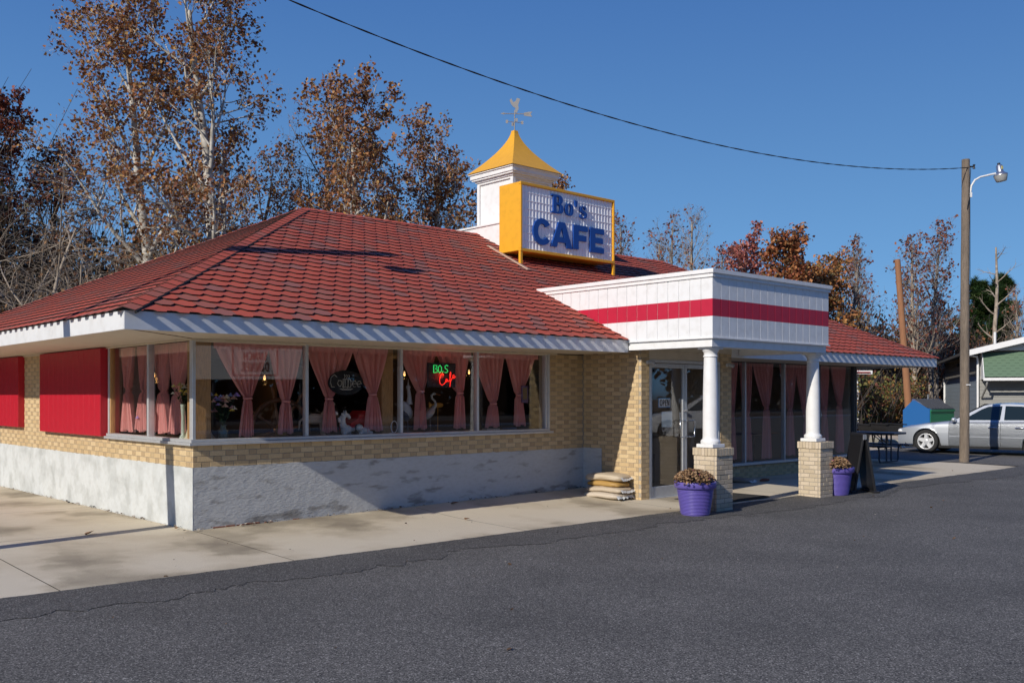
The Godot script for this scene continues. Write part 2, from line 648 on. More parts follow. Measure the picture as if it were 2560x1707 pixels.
func brick_nodes(list: Array, parent: Node3D, limit: int) -> void:
	list.sort_custom(func(a, b): return a.size > b.size)
	var unit = MB.new()
	unit.cbox(Vector3.ZERO, Vector3(0.2, 0.0615, 0.05), 0.0025)
	var um = unit.mesh()
	var mass = MB.new()
	mass.colored = true
	for i in list.size():
		var b: Dictionary = list[i]
		var bs = Basis(b.u, Vector3.UP, b.n)
		var pick: String = ["brick_brown_a", "brick_brown_b"][rng.randi() % 2] if b.head else ["brick_tan_a", "brick_tan_b", "brick_tan_c"][rng.randi() % 3]
		var c: Vector3 = b.c + b.n * rnd(-0.0008, 0.0008)
		if i < limit:
			part("brick", um, mats[pick], parent, Transform3D(bs.scaled_local(Vector3(b.w / 0.2, b.h / 0.0615, 1.0)), c))
		else:
			mass.col = (mats[pick].albedo_color as Color).srgb_to_linear()
			mass.box(c, Vector3(b.w, b.h, 0.05), bs)
	if list.size() > limit:
		part("brickwork", mass, mats.brick_mass, parent).set_meta("kind", "stuff")


# parging with an uneven top edge: plane through o, along u, height function
func parge(o: Vector3, u: Vector3, nrm: Vector3, length: float, top: float, bottom := -0.2) -> MB:
	var m = MB.new()
	var n = int(length / 0.05) + 1
	var rows = []
	for i in 14:
		var r = PackedVector3Array()
		for j in n + 1:
			var a = length * j / n
			var p = o + u * a
			var t = top + 0.012 * noise.get_noise_2d(a * 6.0 + o.x * 3.0, 1.0 + o.z) + 0.006 * noise.get_noise_2d(a * 23.0, 7.0)
			var y = lerpf(bottom, t, i / 13.0)
			var d = 0.004 + 0.0035 * noise.get_noise_3d(p.x * 7.0, y * 9.0, p.z * 7.0)
			r.append(Vector3(p.x, y, p.z) + nrm * d)
		rows.append(r)
	m.grid(rows)
	for j in n:
		m.quad(rows[13][j], rows[13][j + 1], rows[13][j + 1] - nrm * 0.02, rows[13][j] - nrm * 0.02)
	return m


func cafe() -> void:
	var b = thing("cafe_building", "low tan brick cafe with red shingle hip roof and wide curtained windows", "building")
	var zb = -8.52
	# wall cores
	var core = MB.new()
	core.bx(Vector3(0.006, -0.2, zb), Vector3(0.2, 1.03, -0.006))                 # side, under the window
	core.bx(Vector3(0.006, 1.03, zb), Vector3(0.2, 2.345, -2.86))                 # side, upper
	core.bx(Vector3(0.2, -0.2, -0.2), Vector3(L1 + 0.006, 1.03, -0.006))          # front, under the window
	core.bx(Vector3(6.09, 1.03, -0.2), Vector3(L1 + 0.006, 2.345, -0.006))
	core.bx(Vector3(L1 + 0.006, -0.2, -0.2), Vector3(L1 + 0.2, 2.40, LEN_V - 0.006))   # vestibule side
	core.bx(Vector3(L1 + 0.2, -0.2, LEN_V - 0.2), Vector3(L1 + 0.21, 2.40, LEN_V - 0.006))
	core.bx(Vector3(9.11, -0.2, -0.2), Vector3(9.444, 2.40, LEN_V - 0.006))       # vestibule right pillar and return
	core.bx(Vector3(9.444, -0.2, -0.2), Vector3(16.27, 0.235, -0.006))            # right front, under the windows
	core.bx(Vector3(16.2, -0.2, zb), Vector3(16.33, 2.345, -0.1))                 # far end wall
	core.bx(Vector3(0.2, -0.2, zb), Vector3(16.2, 2.345, zb + 0.2))               # rear wall
	core.bx(Vector3(L1 + 0.21, 2.25, LEN_V - 0.16), Vector3(9.11, 2.398, LEN_V - 0.06))   # over the doors
	var wall = part("wall", core, mats.mortar, b)
	var list = []
	lay(list, Vector3(0, 0, -0.052), Vector3(0, 0, -1), Vector3(-1, 0, 0), 8.45, 0.766, 2.35, [[-1.0, 1.03, 2.80, 3.0], [2.80, 1.075, 5.76, 3.0], [6.91, 1.11, 9.4, 3.0]], 0.1)
	lay(list, Vector3(0, 0, 0), Vector3(1, 0, 0), Vector3(0, 0, 1), L1 - 0.052 + 0.045, 0.766, 2.35, [[-1.0, 1.03, 6.09, 3.0]], 0.02)
	# vestibule side: painted only in its rear part
	lay(list, Vector3(L1, 0, LEN_V - 0.052), Vector3(0, 0, -1), Vector3(-1, 0, 0), LEN_V - 0.055, -0.056, 2.40, [[0.80, -0.2, 2.0, 0.76]], 0.03)
	lay(list, Vector3(L1, 0, LEN_V), Vector3(1, 0, 0), Vector3(0, 0, 1), 0.21, -0.056, 2.40, [], 0.28)
	lay(list, Vector3(9.11, 0, LEN_V), Vector3(1, 0, 0), Vector3(0, 0, 1), 0.335, -0.056, 2.40, [], 0.20)
	lay(list, Vector3(9.5, 0, 0), Vector3(1, 0, 0), Vector3(0, 0, 1), 6.75, -0.12, 0.235, [], 0.1)
	brick_nodes(list, wall, 300)
	# painted parging on the lower walls
	part("painted_base", parge(Vector3(0, 0, -8.5), Vector3(0, 0, 1), Vector3(-1, 0, 0), 8.506, 0.768), mats.whitewash, b)
	part("painted_base", parge(Vector3(-0.003, 0, 0), Vector3(1, 0, 0), Vector3(0, 0, 1), L1, 0.768), mats.worn_whitewash, b)
	part("painted_base", parge(Vector3(L1, 0, 0.0), Vector3(0, 0, 1), Vector3(-1, 0, 0), 0.43, 0.775), mats.worn_whitewash, b)
	# bare red bricks showing where the paint has let go at the foot of the front wall
	var chip = MB.new()
	chip.cbox(Vector3.ZERO, Vector3(0.16, 0.05, 0.02), 0.006)
	var cm = chip.mesh()
	for q in [[0.34, 0.012, 1.0], [0.49, 0.015, 0.8], [0.63, 0.014, 0.7], [0.80, 0.02, 1.2], [1.02, 0.012, 0.8], [1.42, 0.018, 0.6]]:
		part("bare_brick", cm, mat("red_brick", lin(0.24, 0.105, 0.07), 0.95), wall, Transform3D(Basis().scaled(Vector3(q[2], 1, 1)), Vector3(q[0], q[1] - 0.014, 0.0)))
	# interior
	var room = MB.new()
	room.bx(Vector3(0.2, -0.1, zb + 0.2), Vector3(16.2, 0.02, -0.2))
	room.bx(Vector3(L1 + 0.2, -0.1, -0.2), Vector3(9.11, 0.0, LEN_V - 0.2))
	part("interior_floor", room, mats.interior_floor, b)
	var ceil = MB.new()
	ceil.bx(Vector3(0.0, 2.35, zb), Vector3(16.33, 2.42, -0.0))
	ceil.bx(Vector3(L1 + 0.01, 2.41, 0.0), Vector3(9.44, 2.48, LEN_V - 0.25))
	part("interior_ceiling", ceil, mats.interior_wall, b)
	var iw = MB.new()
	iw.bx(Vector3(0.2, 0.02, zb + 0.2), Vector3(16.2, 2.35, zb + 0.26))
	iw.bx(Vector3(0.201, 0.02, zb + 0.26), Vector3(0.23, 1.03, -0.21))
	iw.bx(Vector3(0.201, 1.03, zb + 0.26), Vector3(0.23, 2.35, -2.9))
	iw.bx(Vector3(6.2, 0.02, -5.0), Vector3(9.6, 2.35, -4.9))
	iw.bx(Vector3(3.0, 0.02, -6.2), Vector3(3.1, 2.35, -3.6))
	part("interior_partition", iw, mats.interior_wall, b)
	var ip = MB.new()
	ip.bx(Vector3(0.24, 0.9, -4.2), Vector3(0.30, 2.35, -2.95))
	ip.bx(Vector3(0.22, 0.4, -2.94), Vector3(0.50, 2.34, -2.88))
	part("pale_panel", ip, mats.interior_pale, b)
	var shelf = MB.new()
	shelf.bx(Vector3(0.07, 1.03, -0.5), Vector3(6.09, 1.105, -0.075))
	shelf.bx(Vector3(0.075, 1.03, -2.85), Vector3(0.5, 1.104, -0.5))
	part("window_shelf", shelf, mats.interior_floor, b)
	var et = MB.new()
	et.bx(Vector3(L1 - 0.02, 2.401, 1.06), Vector3(9.47, 2.491, LEN_V - 0.012))
	part("entrance_trim", et, mats.soffit_vinyl, b)
	cafe_windows(b)
	cafe_doors(b)
	cafe_eaves(b)
	cafe_roof(b)
	# red boarded panels closing two side windows
	for q in [[-2.89, -5.77, 1.068], [-6.95, -9.1, 1.105]]:
		var pn = MB.new()
		pn.bx(Vector3(-0.085, q[2], q[1] + 0.002), Vector3(0.03, 2.344, q[0] - 0.002))
		var pnode = part("window_board_panel", pn, mats.red_panel, b)
		tag(pnode, "red boarded panel closing a side window")
		var z: float = q[0]
		var wdt = 0.236
		while z - wdt > q[1] - 0.01:
			var pl = MB.new()
			pl.cbox(Vector3(-0.093, (q[2] + 2.344) * 0.5, z - wdt * 0.5), Vector3(0.022, 2.340 - q[2], wdt - 0.004), 0.003)
			part("board", pl, mats.red_panel, pnode)
			z -= wdt


func frame_bar(parent: Node3D, nm: String, a: Vector3, b: Vector3, material: Material) -> MeshInstance3D:
	var m = MB.new()
	m.cbox((a + b) * 0.5, (b - a).abs(), 0.004)
	return part(nm, m, material, parent)


func pane(parent: Node3D, a: Vector3, b: Vector3) -> void:
	var m = MB.new()
	if absf(a.z - b.z) < 0.001:
		for dz in [0.0, -0.008]:
			m.quad(Vector3(a.x, a.y, a.z + dz), Vector3(b.x, a.y, a.z + dz), Vector3(b.x, b.y, a.z + dz), Vector3(a.x, b.y, a.z + dz))
	else:
		for dx in [0.0, 0.008]:
			m.quad(Vector3(a.x + dx, a.y, a.z), Vector3(a.x + dx, b.y, a.z), Vector3(a.x + dx, b.y, b.z), Vector3(a.x + dx, a.y, b.z))
	part("pane", m, mats.window_glass, parent)


func cafe_windows(b: Node3D) -> void:
	var al: Material = mats.aluminium
	# front row of four
	var sl = MB.new()
	sl.cbox(Vector3(3.05, 1.0585, -0.005), Vector3(6.24, 0.035, 0.15), 0.004)
	var fw = part("window", sl, al, b)
	frame_bar(fw, "sill_cap", Vector3(-0.04, 1.078, -0.075), Vector3(6.10, 1.115, 0.038), al)
	var xs = [0.012, 1.585, 3.136, 4.579, 6.062]
	for i in 5:
		frame_bar(fw, "mullion", Vector3(xs[i] - 0.022, 1.116, -0.075), Vector3(xs[i] + 0.022, 2.347, 0.012), al)
	frame_bar(fw, "mullion", Vector3(6.086, 1.04, -0.06), Vector3(6.125, 2.347, 0.03), al)
	frame_bar(fw, "head_rail", Vector3(0.036, 2.322, -0.07), Vector3(6.04, 2.346, 0.004), mats.soffit_vinyl)
	for i in 4:
		pane(fw, Vector3(xs[i] + 0.02, 1.115, -0.03), Vector3(xs[i + 1] - 0.02, 2.325, -0.03))
	var post = MB.new()
	post.cbox(Vector3(0.18, 1.72, -0.22), Vector3(0.22, 1.24, 0.22), 0.01)
	part("wood_post", post, mats.post_wood, b)
	var post2 = MB.new()
	post2.cbox(Vector3(3.02, 1.72, -0.26), Vector3(0.20, 1.24, 0.16), 0.01)
	part("wood_post", post2, mats.post_wood, b)
	# side pair
	var sl2 = MB.new()
	sl2.cbox(Vector3(0.005, 1.0585, -1.46), Vector3(0.152, 0.035, 2.78), 0.004)
	var sw = part("window", sl2, al, b)
	frame_bar(sw, "sill_cap", Vector3(-0.038, 1.078, -2.85), Vector3(0.075, 1.115, -0.076), al)
	for z in [-1.39, -2.83]:
		frame_bar(sw, "mullion", Vector3(-0.012, 1.116, z - 0.025), Vector3(0.075, 2.347, z + 0.025), al)
	frame_bar(sw, "wood_stop", Vector3(0.0, 1.116, -2.80), Vector3(0.06, 2.345, -2.77), mats.post_wood)
	pane(sw, Vector3(0.03, 1.115, -0.01), Vector3(0.03, 2.345, -1.37))
	pane(sw, Vector3(0.03, 1.115, -1.41), Vector3(0.03, 2.345, -2.77))
	# tall right-hand windows
	var sl3 = MB.new()
	sl3.cbox(Vector3(12.86, 0.262, 0.005), Vector3(6.84, 0.05, 0.15), 0.004)
	var rw = part("window", sl3, al, b)
	var rx = [9.48, 10.31, 11.783, 13.255, 14.705, 16.26]
	for x in rx:
		frame_bar(rw, "mullion", Vector3(x - 0.02, 0.288, -0.075), Vector3(x + 0.02, 2.347, 0.012), al if x < 14.0 else mats.dark_metal)
	frame_bar(rw, "corner_post", Vector3(16.285, 0.24, -0.098), Vector3(16.345, 2.347, 0.03), mats.dark_metal)
	for i in 5:
		pane(rw, Vector3(rx[i] + 0.02, 0.288, -0.03), Vector3(rx[i + 1] - 0.02, 2.346, -0.03))


func cafe_doors(b: Node3D) -> void:
	var al: Material = mats.aluminium
	var z = LEN_V - 0.05
	frame_bar(b, "door_frame", Vector3(7.165, -0.03, z - 0.06), Vector3(7.205, 2.25, z + 0.045), al)
	frame_bar(b, "door_frame", Vector3(9.065, -0.03, z - 0.06), Vector3(9.105, 2.25, z + 0.045), al)
	frame_bar(b, "door_frame", Vector3(7.206, 2.20, z - 0.06), Vector3(9.064, 2.25, z + 0.045), al)
	frame_bar(b, "door_head_panel", Vector3(7.165, 2.252, z - 0.04), Vector3(9.105, 2.40, z + 0.03), mats.soffit_vinyl)
	frame_bar(b, "threshold", Vector3(7.165, -0.05, z - 0.1), Vector3(9.105, -0.012, z + 0.06), al)
	for k in 2:
		var x0 = 7.21 + 0.928 * k
		var x1 = x0 + 0.918
		var d = MB.new()
		var st = 0.055
		d.cbox(Vector3(x0 + st * 0.5, 1.09, z), Vector3(st, 2.2, 0.045), 0.004)
		d.cbox(Vector3(x1 - st * 0.5, 1.09, z), Vector3(st, 2.2, 0.045), 0.004)
		d.cbox(Vector3((x0 + x1) * 0.5, 2.155, z), Vector3(x1 - x0 - 2 * st, 0.07, 0.045), 0.004)
		d.cbox(Vector3((x0 + x1) * 0.5, 0.075, z), Vector3(x1 - x0 - 2 * st, 0.17, 0.045), 0.004)
		var dn = part("door", d, al, b)
		var gl = MB.new()
		for dz in [0.0, 0.008]:
			gl.quad(Vector3(x0 + st, 0.16, z + dz), Vector3(x1 - st, 0.16, z + dz), Vector3(x1 - st, 2.12, z + dz), Vector3(x0 + st, 2.12, z + dz))
		part("pane", gl, mats.window_glass, dn)
		var hx = x1 - 0.03 if k == 0 else x0 + 0.03
		var sg = -1.0 if k == 0 else 1.0
		var h = MB.new()
		h.tube([Vector3(hx, 1.235, z + 0.02), Vector3(hx, 1.235, z + 0.075), Vector3(hx + sg * 0.16, 1.235, z + 0.075), Vector3(hx + sg * 0.16, 0.96, z + 0.075), Vector3(hx, 0.96, z + 0.075), Vector3(hx, 0.96, z + 0.02)], [0.011, 0.011, 0.011, 0.011, 0.011, 0.011], 8)
		part("handle", h, mats.chrome, dn)
		var lk = MB.new()
		lk.lathe([Vector2(0, 0.012), Vector2(0.018, 0.012), Vector2(0.018, 0.0)], 12, Transform3D(Basis(Vector3.RIGHT, PI / 2), Vector3(hx, 1.40, z + 0.023)))
		part("lock", lk, mats.chrome, dn)
		if k == 0:
			# paper signs taped inside the left leaf
			var tx = textmesh("OPEN", true, false)
			var ob = MB.new()
			ob.box(Vector3(7.62, 1.54, z - 0.012), Vector3(0.32, 0.16, 0.004))
			var on = part("open_notice", ob, mat("notice_blue", lin(0.05, 0.32, 0.62), 0.6), dn)
			var ow = MB.new()
			ow.box(Vector3(7.62, 1.54, z - 0.008), Vector3(0.30, 0.135, 0.004))
			part("notice_sheet", ow, mats.white_gloss, on)
			fit(tx, Rect2(7.495, 1.485, 0.25, 0.11), z - 0.0055, 0.002, mats.black_matte, on, "notice_text")
			var nb = MB.new()
			nb.box(Vector3(7.69, 1.265, z - 0.012), Vector3(0.28, 0.26, 0.003))
			part("paper_notice", nb, mat("paper", lin(0.62, 0.68, 0.66), 0.8), dn)
			var st2 = MB.new()
			for q in 4:
				st2.box(Vector3(x1 - 0.085, 1.36 - q * 0.045, z - 0.01), Vector3(0.035, 0.035, 0.002))
			part("card_stickers", st2, mat("sticker", lin(0.45, 0.48, 0.52), 0.6), dn)
			var hrs = MB.new()
			hrs.box(Vector3(x1 - 0.10, 1.57, z - 0.01), Vector3(0.055, 0.075, 0.002))
			part("hours_sticker", hrs, mat("hours", lin(0.2, 0.22, 0.24), 0.6), dn)


func textmesh(s: String, bold: bool, serif: bool) -> TextMesh:
	var f = SystemFont.new()
	f.font_names = PackedStringArray(["Droid Serif" if serif else "Droid Sans"])
	f.font_weight = 700 if bold else 400
	var t = TextMesh.new()
	t.text = s
	t.font = f
	t.font_size = 64
	t.pixel_size = 0.01
	t.depth = 0.1
	t.curve_step = 2.0
	return t


# lettering stretched into a rectangle of the plane z
func fit(t: TextMesh, r: Rect2, z: float, depth: float, m: Material, parent: Node3D, nm: String, bs := Basis(), at := Vector3.ZERO) -> MeshInstance3D:
	var bb = t.get_aabb()
	var sc = Vector3(r.size.x / bb.size.x, r.size.y / bb.size.y, depth / bb.size.z)
	var loc = Vector3(r.position.x, r.position.y, z) - Vector3(bb.position.x * sc.x, bb.position.y * sc.y, bb.position.z * sc.z)
	return part(nm, t, m, parent, Transform3D(bs, at) * Transform3D(Basis().scaled(sc), loc))


func cafe_eaves(b: Node3D) -> void:
	# white metal fascia with seams
	var fs = [[EAVE_XL, 1.2], [1.2, 4.85], [4.85, 6.70], [9.46, 11.0], [11.0, 14.6], [14.6, EAVE_XR]]
	for s in fs:
		var m = MB.new()
		m.cbox(Vector3((s[0] + s[1]) * 0.5, (EAVE_B + EAVE_T) * 0.5 - 0.004, EAVE_Z - 0.012), Vector3(s[1] - s[0] - 0.003, EAVE_T - EAVE_B + 0.012, 0.024), 0.002)
		part("fascia_board", m, mats.fascia_metal, b)
	var zs = [EAVE_Z - 0.026, -2.4, -6.0, BACK_Z]
	for i in 3:
		for q in [[EAVE_XL, 1.0], [EAVE_XR, -1.0]]:
			var m = MB.new()
			m.cbox(Vector3(q[0] + q[1] * 0.012, (EAVE_B + EAVE_T) * 0.5 - 0.004, (zs[i] + zs[i + 1]) * 0.5), Vector3(0.024, EAVE_T - EAVE_B + 0.012, zs[i] - zs[i + 1] - 0.003), 0.002)
			part("fascia_board", m, mats.fascia_metal, b)
	# soffit planks run out from the wall
	var pm = MB.new()
	pm.cbox(Vector3.ZERO, Vector3(0.117, 0.012, 1.0), 0.003)
	var pmesh = pm.mesh()
	var w = 0.125
	var x = EAVE_XL + 0.03
	while x < EAVE_XR - 0.03:
		var z0 = 0.0
		if x < 0.0:
			z0 = -x * EAVE_Z / -EAVE_XL
		elif x > 16.33:
			z0 = (x - 16.33) * EAVE_Z / (EAVE_XR - 16.33)
		var z1 = EAVE_Z - 0.026
		if z1 - z0 > 0.03 and not (x > L1 - 0.1 and x < 9.5):
			part("soffit_plank", pmesh, mats.soffit_vinyl, b, Transform3D(Basis().scaled(Vector3(1, 1, z1 - z0)), Vector3(x, EAVE_B + 0.008, (z0 + z1) * 0.5)))
		x += w
	var z = EAVE_Z - 0.09
	var side = Basis(Vector3.UP, PI / 2)
	while z > -9.2:
		var x1 = -z * -EAVE_XL / EAVE_Z if z > 0.0 else 0.0
		var x0 = EAVE_XL + 0.026
		if x1 - x0 > 0.03:
			part("soffit_plank", pmesh, mats.soffit_vinyl, b, Transform3D(side.scaled_local(Vector3(1, 1, x1 - x0)), Vector3((x0 + x1) * 0.5, EAVE_B + 0.008, z)))
		z -= w
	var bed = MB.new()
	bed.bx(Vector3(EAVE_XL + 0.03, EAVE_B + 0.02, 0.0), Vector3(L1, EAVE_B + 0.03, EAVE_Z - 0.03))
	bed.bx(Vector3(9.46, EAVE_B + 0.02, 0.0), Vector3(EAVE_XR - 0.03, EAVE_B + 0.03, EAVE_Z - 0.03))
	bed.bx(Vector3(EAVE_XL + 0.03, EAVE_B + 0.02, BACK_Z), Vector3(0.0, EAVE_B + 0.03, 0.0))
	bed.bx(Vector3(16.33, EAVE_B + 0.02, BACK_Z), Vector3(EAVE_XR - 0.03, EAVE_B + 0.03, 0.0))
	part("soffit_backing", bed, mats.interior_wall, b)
	var mit = MB.new()
	mit.tube([Vector3(EAVE_XL + 0.03, EAVE_B + 0.001, EAVE_Z - 0.03), Vector3(0, EAVE_B + 0.001, 0)], [0.006, 0.006], 4)
	part("mitre_strip", mit, mat("brown_trim", lin(0.16, 0.10, 0.06), 0.7), b)
	var tr = MB.new()
	tr.bx(Vector3(-0.02, EAVE_B - 0.022, 0.002), Vector3(6.3, EAVE_B, 0.022))
	tr.bx(Vector3(-0.022, EAVE_B - 0.022, -8.5), Vector3(-0.002, EAVE_B, 0.0))
	part("soffit_trim", tr, mats.soffit_vinyl, b)


# points of a slope: eave corner o, along u, up the slope s (both unit), length of the slope, taper of both ends per metre up
func cafe_roof(b: Node3D) -> void:
	var eL = Vector3(EAVE_XL, EAVE_T, EAVE_Z)
	var eR = Vector3(EAVE_XR, EAVE_T, EAVE_Z)
	var bL = Vector3(EAVE_XL, EAVE_T, BACK_Z)
	var bR = Vector3(EAVE_XR, EAVE_T, BACK_Z)
	var deck = MB.new()
	deck.quad(eL, eR, APEX_R, APEX_L)
	deck.tri(bL, eL, APEX_L)
	deck.tri(eR, bR, APEX_R)
	deck.quad(bR, bL, APEX_L, APEX_R)
	deck.quad(bL - Vector3(0, 0.05, 0), bR - Vector3(0, 0.05, 0), eR - Vector3(0, 0.05, 0), eL - Vector3(0, 0.05, 0))
	# starter strip hanging over the fascia
	deck.bx(Vector3(EAVE_XL - 0.012, EAVE_T - 0.012, EAVE_Z - 0.02), Vector3(EAVE_XR + 0.012, EAVE_T + 0.012, EAVE_Z + 0.005))
	deck.bx(Vector3(EAVE_XL - 0.005, EAVE_T - 0.012, BACK_Z), Vector3(EAVE_XL + 0.02, EAVE_T + 0.012, EAVE_Z - 0.02))
	var roof = part("roof", deck, mats.roof_felt, b)
	var tones = [Color(0.55, 0.098, 0.054), Color(0.51, 0.091, 0.051), Color(0.58, 0.105, 0.057), Color(0.47, 0.096, 0.060), Color(0.41, 0.118, 0.082), Color(0.36, 0.125, 0.096)]
	var hexw = 0.25
	var meshes = []
	var polys = []
	# full tab outline: flat butt with cut corners
	var tab = func(l: float, r: float, lc: bool, rc: bool, hh: float, eave := false) -> PackedVector2Array:
		var q = PackedVector2Array()
		if eave and lc and rc:
			for p in [[l + 0.075, 0.0], [r - 0.075, 0.0], [r - 0.05, 0.046], [r, 0.050], [r, hh], [l, hh], [l, 0.050], [l + 0.05, 0.046]]:
				q.append(Vector2(p[0], p[1]))
			return q
		q.append(Vector2(l + (0.075 if lc else 0.0), 0.0))
		q.append(Vector2(r - (0.075 if rc else 0.0), 0.0))
		if rc:
			q.append(Vector2(r, 0.08))
		q.append(Vector2(r, hh))
		q.append(Vector2(l, hh))
		if lc:
			q.append(Vector2(l, 0.08))
		return q
	var build = func(m: MB, poly: PackedVector2Array, xf: Transform3D, tone: Color, eave := false) -> void:
		# a thin slab, lifted at its butt, coloured granules on top and bare asphalt at its edges
		var th = 0.007 if eave else 0.015
		var top = PackedVector3Array()
		var bot = PackedVector3Array()
		for p in poly:
			var lift = lerpf(0.020 if eave else 0.027, 0.006, clampf(p.y / 0.25, 0.0, 1.0))
			top.append(xf * Vector3(p.x, p.y, lift))
			bot.append(xf * Vector3(p.x, p.y, lift - th))
		m.col = tone
		var fan = Geometry2D.triangulate_polygon(poly)
		for i in range(0, fan.size(), 3):
			m.to(top[fan[i]], top[fan[i + 1]], top[fan[i + 2]], top[fan[i]] - xf.basis.z)
		m.col = Color(0.012, 0.011, 0.011)
		for i in poly.size():
			var j = (i + 1) % poly.size()
			if poly[i].y < 0.2 or poly[j].y < 0.2:
				m.quad(bot[i], bot[j], top[j], top[i])
	for t in tones:
		var m = MB.new()
		m.colored = true
		build.call(m, tab.call(-hexw * 0.5 + 0.0012, hexw * 0.5 - 0.0012, true, true, 0.26), Transform3D(), t)
		meshes.append(m.mesh())
	var slopes = [
		[eL, Vector3(1, 0, 0), (Vector3(0, APEX_L.y - EAVE_T, APEX_L.z - EAVE_Z)), EAVE_XR - EAVE_XL, APEX_L.x - EAVE_XL, EAVE_XR - APEX_R.x],
		[bL, Vector3(0, 0, 1), (Vector3(APEX_L.x - EAVE_XL, APEX_L.y - EAVE_T, 0)), EAVE_Z - BACK_Z, APEX_L.z - BACK_Z, EAVE_Z - APEX_L.z],
	]
	var tiles = []
	for s in slopes:
		var run: float = s[2].length()
		var up: Vector3 = s[2] / run
		var u: Vector3 = s[1]
		var nn = u.cross(up).normalized()
		var bs = Basis(u, up, nn)
		var rows = 29
		var ex = (run + 0.02) / rows
		for r in rows:
			var y = -0.062 + ex * r
			var f0 = clampf((y + 0.02) / run, 0.0, 1.0)
			var l: float = s[4] * f0
			var rr: float = s[3] - s[5] * f0
			var jit = rnd(-0.006, 0.006)
			var k = 0
			var p = -hexw * (0.5 if r % 2 else 0.0) + jit
			# the outline of the whole slope, to cut the tabs that meet a hip
			var edge = PackedVector2Array([Vector2(-s[4] * 0.1, -0.1 * run), Vector2(s[3] + s[5] * 0.1, -0.1 * run), Vector2(s[3] - s[5], run), Vector2(s[4], run)])
			while p < rr + 0.3:
				var ctr: Vector3 = s[0] + u * (p + hexw * 0.5) + up * y
				var hidden = s == slopes[0] and ctr.x > 6.78 and ctr.x < 9.9 and ctr.z > -0.75
				var l_top: float = s[4] * clampf((y + 0.26) / run, -0.1, 1.0)
				var r_top: float = s[3] - s[5] * clampf((y + 0.26) / run, -0.1, 1.0)
				var full = p > l_top and p + hexw < r_top and y + 0.26 < run
				var poly: PackedVector2Array = tab.call(-hexw * 0.5 + 0.0012, hexw * 0.5 - 0.0012, true, true, 0.26, r == 0)
				if not full and not hidden:
					var moved = PackedVector2Array()
					for q in poly:
						moved.append(q + Vector2(p + hexw * 0.5, y))
					var cut = Geometry2D.intersect_polygons(moved, edge)
					poly = PackedVector2Array()
					if cut.size():
						for q in cut[0]:
							poly.append(q - Vector2(p + hexw * 0.5, y))
						if Geometry2D.is_polygon_clockwise(poly):
							poly.reverse()
				if not hidden and poly.size() > 2:
					tiles.append({"full": full, "poly": poly, "xf": Transform3D(bs, ctr), "size": cam_size(ctr, nn), "tone": [0, 0, 1, 1, 2, 2, 3, 3, 4, 5][rng.randi() % 10], "eave": r == 0})
				p += hexw
	tiles.sort_custom(func(a, c): return a.size * (1.0 if a.full else 0.3) > c.size * (1.0 if c.full else 0.3))
	var mass = MB.new()
	mass.colored = true
	for i in tiles.size():
		var t: Dictionary = tiles[i]
		if i < 300 and t.full and not t.eave:
			part("shingle", meshes[t.tone], mats.shingle, roof, t.xf)
		else:
			build.call(mass, t.poly, t.xf, tones[t.tone], t.eave)
	part("shingles", mass, mats.shingle, roof).set_meta("kind", "stuff")
	# capping pieces over hips and ridge
	for h in [[eL, APEX_L, Vector3(0, 0, 1) , Vector3(-1, 0, 0)], [eR, APEX_R, Vector3(1, 0, 0), Vector3(0, 0, 1)], [APEX_R, APEX_L, Vector3(0, 0, -1), Vector3(0, 0, 1)], [bL, APEX_L, Vector3(-1, 0, 0), Vector3(0, 0, -1)]]:
		var d: Vector3 = h[1] - h[0]
		var n = int(d.length() / 0.205)
		var dir = d.normalized()
		# across the hip, lying in each slope
		var sides = []
		for q in [h[2], h[3]]:
			var ac: Vector3 = (q as Vector3) - dir * (q as Vector3).dot(dir)
			sides.append(ac.normalized())
		var nn0: Vector3
		if h[0] == eL:
			var nf = Vector3(1, 0, 0).cross((APEX_L - eL) * Vector3(0, 1, 1)).normalized()
			var nl = Vector3(0, 0, 1).cross((APEX_L - eL) * Vector3(1, 1, 0)).normalized()
			sides = [dir.cross(nf).normalized() * -1.0, dir.cross(nl).normalized()]
			nn0 = (nf + nl).normalized()
			if (sides[0] as Vector3).z < 0.0:
				sides[0] = -sides[0]
			if (sides[1] as Vector3).x > 0.0:
				sides[1] = -sides[1]
		elif h[0] == eR:
			var nf = Vector3(1, 0, 0).cross((APEX_R - eR) * Vector3(0, 1, 1)).normalized()
			var nr = Vector3(0.58, 0.814, 0)
			sides = [dir.cross(nf).normalized(), dir.cross(nr).normalized()]
			nn0 = (nf + nr).normalized()
			if (sides[0] as Vector3).z < 0.0:
				sides[0] = -sides[0]
			if (sides[1] as Vector3).x < 0.0:
				sides[1] = -sides[1]
		elif h[0] == APEX_R:
			sides = [Vector3(0, -SLOPE, 1).normalized(), Vector3(0, -SLOPE, -1).normalized()]
			nn0 = Vector3.UP
		else:
			var nl = Vector3(0, 0, 1).cross((APEX_L - eL) * Vector3(1, 1, 0)).normalized()
			var nb = Vector3(0, 0.908, -0.418)
			sides = [dir.cross(nl).normalized(), dir.cross(nb).normalized()]
			nn0 = (nl + nb).normalized()
			if (sides[0] as Vector3).x > 0.0:
				sides[0] = -sides[0]
			if (sides[1] as Vector3).z > 0.0:
				sides[1] = -sides[1]
